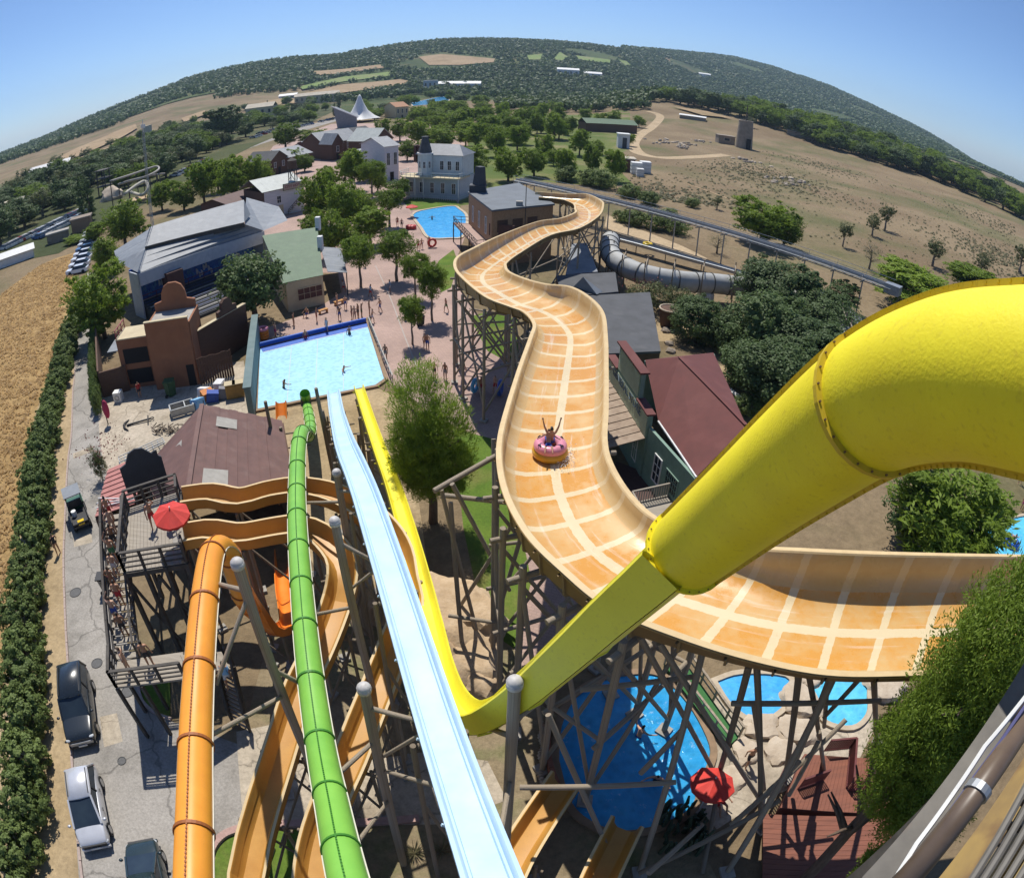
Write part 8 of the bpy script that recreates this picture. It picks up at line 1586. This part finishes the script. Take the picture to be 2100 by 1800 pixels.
for i, (x, y, ps, lb) in enumerate([(705,600,'walk','visitor walking past the bar awning'), (780,640,'walk','visitor crossing the plaza near the drain line'), (800,600,'stand','visitor in the shade of the second plaza pine'), (830,655,'hips','visitor between the plaza pines'), (915,640,'walk','visitor at the foot of the log tower'), (760,610,'walk','visitor heading to the pool fence'), (850,560,'stand','visitor by the plaza pine near the lawn'), (790,490,'walk','visitor in the street before the small pool'), (748,548,'walk','visitor between the round-headed pines'), (950,760,'walk','visitor under the log tower'), (820,540,'hips','visitor left of the pool lawn')]):
 PP(lb, x, y, ps, ['red','blue','white','black','green'][i % 5], i % 3, i % 3, ['white',None,'lightblue'][i % 3], rnd.uniform(-2, 2))
PP('woman standing on the slide platform beside the parasol', 318,1082,'shade','red',0,0,None,.2,zd); PP('attendant in red seated under the platform parasol', 352,1086,'sit','red',0,0,'red',2.2,zd)
for i in range(9):
 s = .06 + .1 * i; q = st0.lerp(st1, s) + oL * (W2 * rnd.uniform(.3, .7)); person(['first person from the top','second person from the top','third person from the top','fourth person from the top','middle person','fifth person from the bottom','fourth person from the bottom','third person from the bottom','second person from the bottom'][i] + ' in the queue on the platform stair', q, math.atan2(bk.y, bk.x) + rnd.uniform(-.5, .5), ['stand','hips','stand','shade'][i % 4], ['red','blue','black','green','white','pink'][i % 6], i % 3, i % 2, None, rnd.uniform(.9, 1.0), 'queue on the platform stair')
q = (st1 + ld0) / 2 + oL * .5; person('bare-backed man leaning at the lower stair landing', q, math.atan2(oL.y, oL.x), 'hips', 'red', 1, 1); q = st1 - oL * .6 - bk * .6; person('person waiting on the landing behind the bare-backed man', q, math.atan2(bk.y, bk.x), 'stand', 'black', 0, 0)
q = s2a2.lerp(Vector((s2b.x, s2b.y, .1)), .38) + Vector((-.5, .18, .05)); person('visitor in a light blue shirt climbing the lower steps', q, tocam(q) + 2.8, 'walk', 'white', 0, 0, 'lightblue')
PP('gardener in dark clothes crouched beside the hedge', 121,1135,'hips','black',0,0,'black',.4,0,1.0); PP('worker in a red shirt in the shaded yard', 288,815,'stand','black',0,0,'red',.5); PP('bather standing on the terrace by the round pool', 1530,1568,'walk','black',0,0,None,.8); PP('swimmer diving in the round pool', 1312,1500,'swim','blue',1,0,None,2.6,.5); PP('child swimmer with arms out in the round pool', 1350,1590,'swim','black',1,0,'black',.1,.5); PP('woman in a red dress beside the lazy river', 2094,1046,'stand','pink',0,0,'red',.5); PP('bather on the path above the lazy river', 2090,992,'walk','red',1,0); 
rb = raft_ring(20 * KS)[0]; rc_ = G(1128,925,cF[20 * KS] + .25); rt = thing('inflatable_raft', 'round pink and yellow two-seat raft sliding down the raft slide', 'raft', tuple(rc_)); up_ = Vector((0, 0, 1))
mb = MB().torus((0, 0, .28), .50, .24, 28, 12); mb.build('upper_tube', VP, rt, smooth=True, local=True); mb = MB().torus((0, 0, .0), .55, .25, 28, 12); mb.build('lower_tube', mat('amber_vinyl', (.62, .33, .02), rough=.3), rt, smooth=True, local=True); mb = MB().ball((0, 0, .05), .45, .45, .08, 16, 6); mb.build('raft_floor', RING_Y, rt, smooth=True, local=True)
for a in (.6, 2.5, 3.8, 5.6): mb = MB().torus((.62 * math.cos(a), .62 * math.sin(a), .46), .09, .025, 10, 5, (math.cos(a), math.sin(a), .3)); mb.build('handle', TRIM, rt, local=True)
person('rider with both arms raised in the pink and yellow raft', rc_ + Vector((0, .12, .28)), math.pi / 2 + .1, 'armsup', 'blue', 0, 0, None, 1.0); person('second rider reclining at the front of the raft', rc_ + Vector((-.1, -.22, .30)), -math.pi / 2, 'recline', 'blue', 0, 0, None, .8)
p = G(2074,1110,.3); t_ = ringthing('blue ring with a rider on the lazy river', p, mat('blue_vinyl', (.02, .10, .45)), .62, .2); person('rider lying in the blue ring on the lazy river', p + Vector((0, 0, .1)), 1.2, 'recline', 'red', 1, 0, None, .9)
rs = np.random.RandomState(77); n_ = 700; C = np.array(rc_) + np.stack([rs.normal(size=n_) * .22 + .62, rs.normal(size=n_) * .55 - .1, np.abs(rs.normal(size=n_)) * .10 - .14], 1); o = link('splash', quadmesh('splash', leaf_arrays(rs, C, rs.normal(size=C.shape), .05, .045), mat('white_foam', (.85, .88, .9), rough=.4))); tag(o, 'white splash of water thrown up beside the raft', 'splash', kind='stuff')
RED = mat('red_canvas', (.62, .045, .03), (.52, .035, .025), rough=.7, scale=4)
def parasol(label, p, R_, h, n=8, tilt=(0, 0)):
 t = thing('parasol', label, 'parasol', tuple(p)); t.rotation_euler = (tilt[0], tilt[1], .3)
 for k in range(n):
  a0, a1 = 2 * math.pi * k / n, 2 * math.pi * (k + 1) / n; mb = MB(); a = (R_ * math.cos(a0), R_ * math.sin(a0), h - .42); b = (R_ * math.cos(a1), R_ * math.sin(a1), h - .42); m_ = (R_ * .93 * math.cos((a0 + a1) / 2), R_ * .93 * math.sin((a0 + a1) / 2), h - .46); c = (0, 0, h)
  mb.add([c, a, m_, b, (a[0], a[1], a[2] - .12), (m_[0], m_[1], m_[2] - .14), (b[0], b[1], b[2] - .12)], [(0, 1, 2), (0, 2, 3), (1, 4, 5, 2), (2, 5, 6, 3)]); mb.build('canopy_panel', RED, t, local=True)
  mb = MB(); mb.cyl((0, 0, h - .02), (a[0], a[1], a[2] - .02), .012, n=4); mb.build('rib', M_steel, t, local=True)
 mb = MB(); mb.cyl((0, 0, 0), (0, 0, h + .1), .03, n=8); mb.build('pole', M_white, t, local=True); mb = MB(); mb.cyl((0, 0, 0), (0, 0, .1), .3, n=12); mb.build('base', M_conc, t, local=True); return t
c = G(344,1042,zd + 2.0); parasol('red parasol on the slide platform', (c.x, c.y, zd), .95, 2.2, tilt=(.12, .08)); c = G(1462,1610,2.3); parasol('red parasol on the terrace beside the round pool', (c.x, c.y, 0), 1.0, 2.4, tilt=(-.1, .1)); parasol('small red parasol beside the far bright pool', tuple(G(845,446)), 1.1, 2.4)
PP('attendant seated below the terrace parasol', 1470,1650,'sit','red',0,0,'red',1.0)
def bin_(label, p, m, s=1.0, rz=.3, lidm=None):
 t = thing('waste_bin', label, 'bin', tuple(p), None, rz); mb = MB(); mb.tube([(0, 0, .1), (0, 0, 1.0)], [.33, .42], 4); mb.build('bin_body', m, t, local=True); mb = MB(); mb.box(0, 0, 1.04, .66, .66, .07); mb.build('lid', lidm or m, t, local=True)
 for y in (-.22, .22): mb = MB(); mb.cyl((-.28, y - .04, .1), (-.28, y + .04, .1), .1, n=8); mb.build('wheel', RUB, t, local=True)
 t.scale = (s,) * 3; return t
bin_('dark grey wheeled bin beside the platform stair', G(222,1212), TRIM, 1.2); bin_('dark litter bin next to a plaza pine', G(863,668), TRIM, 1.1); bin_('green wheeled bin in the shaded yard', G(352,812), mat('bin_green', (.04, .10, .04), rough=.6), 1.5)
JC = [('white','white fridge on the junk pile',(420,815)), ('blue','blue crate on the junk pile by the pool wall',(436,822)), ('orange','orange crate in the junk pile',(426,818)), ('lightblue','pale blue box at the edge of the junk pile',(408,838)), ('white','tilted white panel leaning on the junk pile',(452,800)), ('grey','grey metal box on the junk pile',(456,815))]
for i, (cl, lb, px) in enumerate(JC):
 p = G(*px); t = thing('junk_box', lb, 'box', tuple(p), None, .3 * i); mb = MB(); mb.box(0, 0, .45, 1.1, .8, .9); mb.build('carcass', SUIT[cl], t, local=True); mb = MB(); mb.box(0, -.42, .45, .9, .05, .7); mb.build('door_panel', SUIT[cl], t, local=True); mb = MB(); mb.box(.3, -.46, .5, .04, .04, .3); mb.build('handle', TRIM, t, local=True); t.rotation_euler = (.25 * (i % 3 - 1), .2 * (i % 2), .4 * i)
for i, (px, lb) in enumerate((((476,815),'yellow wooden cabinet near the pool wall'), ((492,812),'pale wooden cabinet against the pool wall'))):
 p = G(*px); t = thing('cabinet', lb, 'cabinet', tuple(p), None, .4); mb = MB(); mb.box(0, 0, .7, .9, .8, 1.3); mb.build('carcass', mat('cabinet_ochre', (.45, .27, .06), rough=.7), t, local=True); mb = MB(); mb.box(0, 0, 1.38, 1.0, .9, .06); mb.build('top_board', M_cream, t, local=True); mb = MB(); mb.box(0, -.42, .7, .7, .04, 1.1); mb.build('door', mat('cabinet_door', (.35, .2, .05), rough=.7), t, local=True)
p = G(286,868); t = thing('anchor', 'black ship anchor lying on the pale yard floor', 'anchor', tuple(p), None, .5); mb = MB(); mb.tube([(-1.2, 0, .12), (1.1, 0, .2)], .09, 8); mb.build('shank', TRIM, t, local=True); mb = MB(); mb.tube([(-1.0, -1.0, .1), (-1.35, -.5, .14), (-1.45, 0, .14), (-1.35, .5, .14), (-1.0, 1.0, .1)], [.04, .09, .12, .09, .04], 8); mb.build('arms', TRIM, t, local=True); mb = MB().torus((1.25, 0, .2), .16, .04, 12, 6); mb.build('ring', TRIM, t, local=True); mb = MB(); mb.cyl((.85, -.7, .2), (.85, .7, .2), .06, n=6); mb.build('stock', TRIM, t, local=True)
p = G(375,846); t = thing('machine_frame', 'grey steel machine frame lying in the yard', 'machine', tuple(p), None, .6)
for x, y, sx, sy in ((0, .6, 2.2, .12), (0, -.6, 2.2, .12), (1.05, 0, .12, 1.2), (-1.05, 0, .12, 1.2), (.3, 0, .1, 1.1)): mb = MB(); mb.box(x, y, .45, sx, sy, .7); mb.build('frame_bar', M_steel, t, local=True)
p = G(245,822); t = thing('washing_machine', 'white washing machine standing in the shaded yard', 'appliance', tuple(p), None, .2); mb = MB(); mb.box(0, 0, .5, .8, .8, 1.0); mb.build('casing', M_white, t, local=True); mb = MB().torus((0, -.41, .5), .22, .04, 16, 6, (0, 1, 0)); mb.build('door_ring', M_steel, t, local=True)
p = G(222,870); t = thing('red_banner', 'red cloth hung on a post at the corner of the yard', 'banner', tuple(p)); mb = MB(); mb.cyl((0, 0, 0), (0, 0, 2.4), .05, n=6); mb.build('post', M_rail, t, local=True); mb = MB(); mb.ball((.2, 0, 1.5), .35, .25, .9, 10, 8); mb.build('cloth', mat('red_cloth', (.42, .03, .08), rough=.8), t, smooth=True, local=True)
t = thing('firewood_pile', 'heap of cut branches beside the barn roof', 'woodpile', tuple(G(345,885))); rr = random.Random(9)
for i in range(40): p = G(345 + rr.uniform(-30, 30), 885 + rr.uniform(-8, 8)); a = rr.uniform(0, 3.1); log(t, p + Vector((-.3 * math.cos(a), -.3 * math.sin(a), rr.uniform(.05, .4))), p + Vector((.3 * math.cos(a), .3 * math.sin(a), rr.uniform(.05, .5))), .06, i % 2, 'branch')
t = thing('metal_grids', 'stack of galvanised fence grids lying by the barn', 'fence panels', tuple(G(300,925))); a0, b0, c0, d0 = G(245,945), G(335,905), G(340,915), G(250,962)
for k in range(9): mb = MB(); mb.beam(a0.lerp(b0, k / 8) + Vector((0, 0, .3)), d0.lerp(c0, k / 8) + Vector((0, 0, .3)), .06, .05); mb.build('grid_bar', M_steel, t)
for k in range(4): mb = MB(); mb.beam(a0.lerp(d0, k / 3) + Vector((0, 0, .36)), b0.lerp(c0, k / 3) + Vector((0, 0, .36)), .06, .05); mb.build('grid_bar', M_steel, t)
def bench(label, a, b, m, z=.45, back=True, hh=.45):
 a, b = Vector(a), Vector(b); t = thing('bench', label, 'bench', tuple(a)); d = (b - a).normalized(); n = Vector((-d.y, d.x, 0))
 for k in range(4): mb = MB(); mb.beam(a + n * (.12 * k) + Vector((0, 0, z)), b + n * (.12 * k) + Vector((0, 0, z)), .1, .04); mb.build('seat_slat', m, t)
 for s in (.1, .9):
  p = a.lerp(b, s) + n * .18; mb = MB(); mb.obox(p + Vector((0, 0, z / 2)), d * .04, n * .2, (0, 0, z / 2 - .02)); mb.build('leg', m, t)
 return t
ORB = mat('orange_bench_wood', (.55, .26, .06), rough=.6); bench('orange bench left of the terrace crowd', G(656,646), G(674,640), ORB); bench('orange bench in the shade of the bar awning', G(688,628), G(706,622), ORB); bench('white bench behind the red roof', G(1490,806), G(1512,824), M_white)
b = G(1445,618); t = thing('white_dome', 'white round tank lid beside the dark shrubs', 'tank', tuple(b)); mb = MB(); mb.cyl((0, 0, 0), (0, 0, 1.0), 1.1, n=16); mb.build('tank_wall', M_white, t, local=True); mb = MB(); mb.ball((0, 0, 1.0), 1.1, 1.1, .5, 16, 8); mb.build('dome', M_white, t, smooth=True, local=True)
b = G(1372,668); t = thing('clay_pot', 'tall brown barrel planter with a broken pale rim by the workshop', 'planter', tuple(b)); mb = MB(); mb.tube([(0, 0, 0), (0, 0, 1.2), (0, 0, 2.0)], [1.0, 1.25, 1.3], 16); mb.build('barrel', M_brownw, t, smooth='auto', local=True); mb = MB().torus((0, 0, 2.02), 1.25, .1, 20, 6); mb.build('rim', M_rockp, t, smooth=True, local=True)
pf0, pf1 = G(757,668), G(806,790); t = thing('pool_fence', 'pale fence along the plaza side of the landing pool', 'fence', tuple(pf0))
railing(t, [pf0, pf1], 1.0, 1.0, m=mat('fence_grey', (.40, .38, .34), rough=.7), rails=2, pw=.07)
dl0, dl1 = [G(700,470,.02), G(760,560,.02), G(830,730,.02)], 0; mb = MB(); P_ = crom([G(770,545), G(800,610), G(830,690), G(862,770)], 5)
for a, b_ in zip(P_[:-1], P_[1:]): mb.beam((a.x, a.y, .02), (b_.x, b_.y, .02), .13, .012)
o = mb.build('plaza_drain', mat('drain_stone', (.40, .35, .31), rough=.8)); o['kind'] = 'structure'
ga, gb, gc, gd = G(1362,1362,.25), G(1412,1366,.25), G(1515,1510,.25), G(1490,1532,.25); t = thing('green_walkway', 'narrow green carpeted walkway between rails beside the round pool', 'walkway', tuple(ga))
mb = MB(); q = [gd, gc, gb, ga]; mb.add(q + [p - Vector((0, 0, .22)) for p in q], [(0, 1, 2, 3), (7, 6, 5, 4)] + [(i, i + 4, (i + 1) % 4 + 4, (i + 1) % 4) for i in range(4)]); mb.build('carpet', mat('green_carpet', (.05, .17, .05), (.04, .14, .04), rough=.95, scale=3), t)
railing(t, [ga, gd], .9, 1.2, m=WOODL, rails=2, pw=.09); railing(t, [gb, gc], .9, 1.2, m=WOODL, rails=2, pw=.09)
t = thing('retaining_wall', 'low red brick retaining wall at the left of the round pool', 'wall', tuple(G(1128,1560))); P_ = [G(1128,1470), G(1122,1520), G(1126,1580), G(1150,1640)]; P_ = crom(P_, 5); k = 0
BR = mat('red_brick', (.30, .12, .07), (.22, .085, .05), rough=.9, scale=5)
for r_ in range(5):
 Q_ = resample(P_, .46)
 for i, (a, b_) in enumerate(zip(Q_[:-1], Q_[1:])): o_ = .0 if r_ % 2 else .5; a2, b2 = a.lerp(b_, .02), a.lerp(b_, .97); mb = MB(); mb.beam((a2.x, a2.y, .07 + .14 * r_), (b2.x, b2.y, .07 + .14 * r_), .24, .125); mb.build('brick', BR, t)
t = thing('white_stone_edging', 'ragged row of white edging stones beside the round pool', 'edging', tuple(G(1120,1540)))
for i in range(22): p = G(1122 + 3 * math.sin(i), 1485 + i * 6); mb = MB(); mb.ball(p + Vector((-.25, 0, .12)), .16, .1, .14, 6, 4); mb.build('stone', M_rockp, t)
M_rdeck = mat('red_deck_board', (.24, .085, .05), (.18, .065, .04), rough=.75, scale=2, stretch=(.3, 3, 1)); M_rrail = mat('maroon_rail_wood', (.16, .04, .035), (.11, .03, .028), rough=.7, scale=3)
t = thing('red_deck', 'red-brown plank deck with slatted maroon rails below the log frame', 'deck', tuple(G(1700,1640))); z = .7
dA, dB, dC, dD = G(1600,1655,z), G(1822,1668,z), G(1818,1556,z), G(1650,1545,z)
for i in range(26):
 a, b_, c, d = dA.lerp(dB, i / 26), dA.lerp(dB, (i + .95) / 26), dD.lerp(dC, (i + .95) / 26), dD.lerp(dC, i / 26); mb = MB(); mb.add([a, b_, c, d] + [p - Vector((0, 0, .06)) for p in (a, b_, c, d)], [(0, 1, 2, 3), (7, 6, 5, 4), (0, 4, 5, 1), (1, 5, 6, 2), (2, 6, 7, 3), (3, 7, 4, 0)]); mb.build('deck_board', M_rdeck, t)
def slatrail(a, b_, n, h=.95):
 a, b_ = Vector(a), Vector(b_)
 for i in range(n + 1): p = a.lerp(b_, i / n); mb = MB(); mb.box(p.x, p.y, p.z + h / 2, .05, .05, h); mb.build('baluster', M_rrail, t)
 for zz in (.12, h): mb = MB(); mb.beam(a + Vector((0, 0, zz)), b_ + Vector((0, 0, zz)), .1, .06); mb.build('rail', M_rrail, t)
slatrail(G(1636,1618,z), G(1688,1600,z), 14); slatrail(G(1690,1540,z), G(1742,1535,z), 14); slatrail(G(1740,1620,z), G(1818,1624,z), 18); slatrail(G(1742,1535,z), G(1735,1615,z), 16); slatrail(G(1570,1655,z), G(1616,1560,z), 18)
mb = MB(); q = [G(1565,1668,.68), G(1822,1672,.68), G(1850,1900,.68), G(1560,1900,.68)]; cc = sum(q, Vector()) / 4
for i in range(22):
 a, b_, c, d = q[0].lerp(q[3], i / 22), q[0].lerp(q[3], (i + .95) / 22), q[1].lerp(q[2], (i + .95) / 22), q[1].lerp(q[2], i / 22); mb = MB(); mb.add([a, b_, c, d] + [p - Vector((0, 0, .06)) for p in (a, b_, c, d)], [(0, 1, 2, 3), (7, 6, 5, 4), (0, 4, 5, 1), (1, 5, 6, 2), (2, 6, 7, 3), (3, 7, 4, 0)]); mb.build('deck_board', M_rdeck, t)
mb = MB(); mb.prism([tuple(p.xy) for p in (dA, dB, dC, dD)], 0, .62); mb.build('deck_base', M_rrail, t)
t = thing('viewing_tower', 'rusty steel tower edge with beam, pipe and floor grating in the lower right corner', 'tower', (3.5, 2.0, 0)); RST = mat('rusted_yellow_steel', (.36, .24, .08), (.24, .16, .07), rough=.7, scale=2.5, stain=((.16, .09, .05), 3, .5, .8)); RST2 = mat('grey_brown_steel', (.17, .155, .13), (.11, .10, .085), rough=.6, scale=3, stain=((.20, .11, .06), 2.5, .58, .8)); PAINTF = mat('flaked_plate', (.30, .26, .22), (.22, .17, .13), rough=.8, scale=5, stain=((.42, .30, .08), 2, .5, .7))
def FD(px, py, d): return D(px, py, d)
a, b_ = FD(2130,1360,5.2), FD(1790,1820,4.4); mb = MB(); mb.beam(a, b_, .22, .06, up=(a - EYE)); mb.build('channel_beam', RST2, t); mb = MB(); mb.beam(a + (a - EYE).normalized() * .1, b_ + (b_ - EYE).normalized() * .1, .17, .18, up=(a - EYE)); mb.build('beam_web', RST2, t)
a, b_ = FD(2130,1430,4.8), FD(1835,1830,4.1); mb = MB(); mb.cyl(a, b_, .085, n=16); mb.build('pipe', mat('pipe_brown', (.14, .10, .07), (.10, .07, .05), rough=.4, scale=3), t, smooth=True); 
for s in (.5,): q = a.lerp(b_, s); dd = (b_ - a).normalized(); mb = MB(); mb.cyl(q - dd * .03, q + dd * .03, .10, n=16); mb.build('pipe_clamp', M_steel, t)
mb = MB(); mb.tube([FD(2125,1400,4.7), FD(2020,1530,4.5), FD(1960,1620,4.4), FD(1880,1730,4.2), FD(1830,1810,4.1)], .018, 6); mb.build('cable', M_white, t); mb = MB(); mb.tube([FD(2120,1420,4.65), FD(2000,1590,4.45), FD(1950,1660,4.3), FD(1900,1760,4.2)], .014, 6); mb.build('cable', mat('cable_blue', (.10, .10, .22), rough=.5), t)
q = [FD(2170,1430,3.9), FD(1900,1830,3.5), FD(1958,1850,3.3), FD(2190,1490,3.7)]; mb = MB(); u = (q[1] - q[0]).cross(q[3] - q[0]).normalized() * .08; mb.add(q + [p - u for p in q], [(0, 1, 2, 3), (7, 6, 5, 4)] + [(i, i + 4, (i + 1) % 4 + 4, (i + 1) % 4) for i in range(4)]); mb.build('edge_plate', RST, t)
q = [FD(2190,1485,3.72), FD(1955,1850,3.32), FD(2040,1900,3.1), FD(2210,1570,3.5)]; mb = MB(); mb.add(q + [p - u for p in q], [(0, 1, 2, 3), (7, 6, 5, 4)] + [(i, i + 4, (i + 1) % 4 + 4, (i + 1) % 4) for i in range(4)]); mb.build('floor_plate', PAINTF, t)
for k in range(9):
 o1 = k * 18; a, b_ = FD(2140 + o1, 1540 + o1 * .5, 3.4), FD(1975 + o1, 1830 + o1 * .5, 3.15); mb = MB(); mb.cyl(a, b_, .022, n=8); mb.build('grating_bar', RST2, t)
for k in range(7): a, b_ = FD(2120 - k * 26, 1600 + k * 44, 3.42), FD(2240 - k * 22, 1660 + k * 44, 3.25); mb = MB(); mb.beam(a, b_, .02, .03); mb.build('grating_crossbar', TRIM, t)
for x, y in ((5.2, 2.6), (5.2, -2.2), (1.6, -2.2)): mb = MB(); mb.box(x, y, 11, .25, .25, 22); mb.build('tower_leg', RST2, t)
mb = MB(); mb.beam((1.4, -2.2, 22.1), (5.4, -2.2, 22.1), .2, .25); mb.beam((5.2, -2.4, 22.1), (5.2, 2.8, 22.1), .2, .25); mb.build('floor_beam', RST2, t)
# ================================================================== AIR
hzm = bpy.data.materials.new('haze_air'); hzm.use_nodes = True; N = hzm.node_tree.nodes; N.clear(); o_ = N.new('ShaderNodeOutputMaterial'); v_ = N.new('ShaderNodeVolumePrincipled')
v_.inputs['Color'].default_value = (.58, .78, 1.0, 1); v_.inputs['Density'].default_value = 0.00011; v_.inputs['Anisotropy'].default_value = .2; hzm.node_tree.links.new(v_.outputs[0], o_.inputs['Volume'])
mb = MB(); mb.box(0, 1200, 130, 7600, 8400, 420); hb = mb.build('haze', hzm); hb['kind'] = 'stuff'
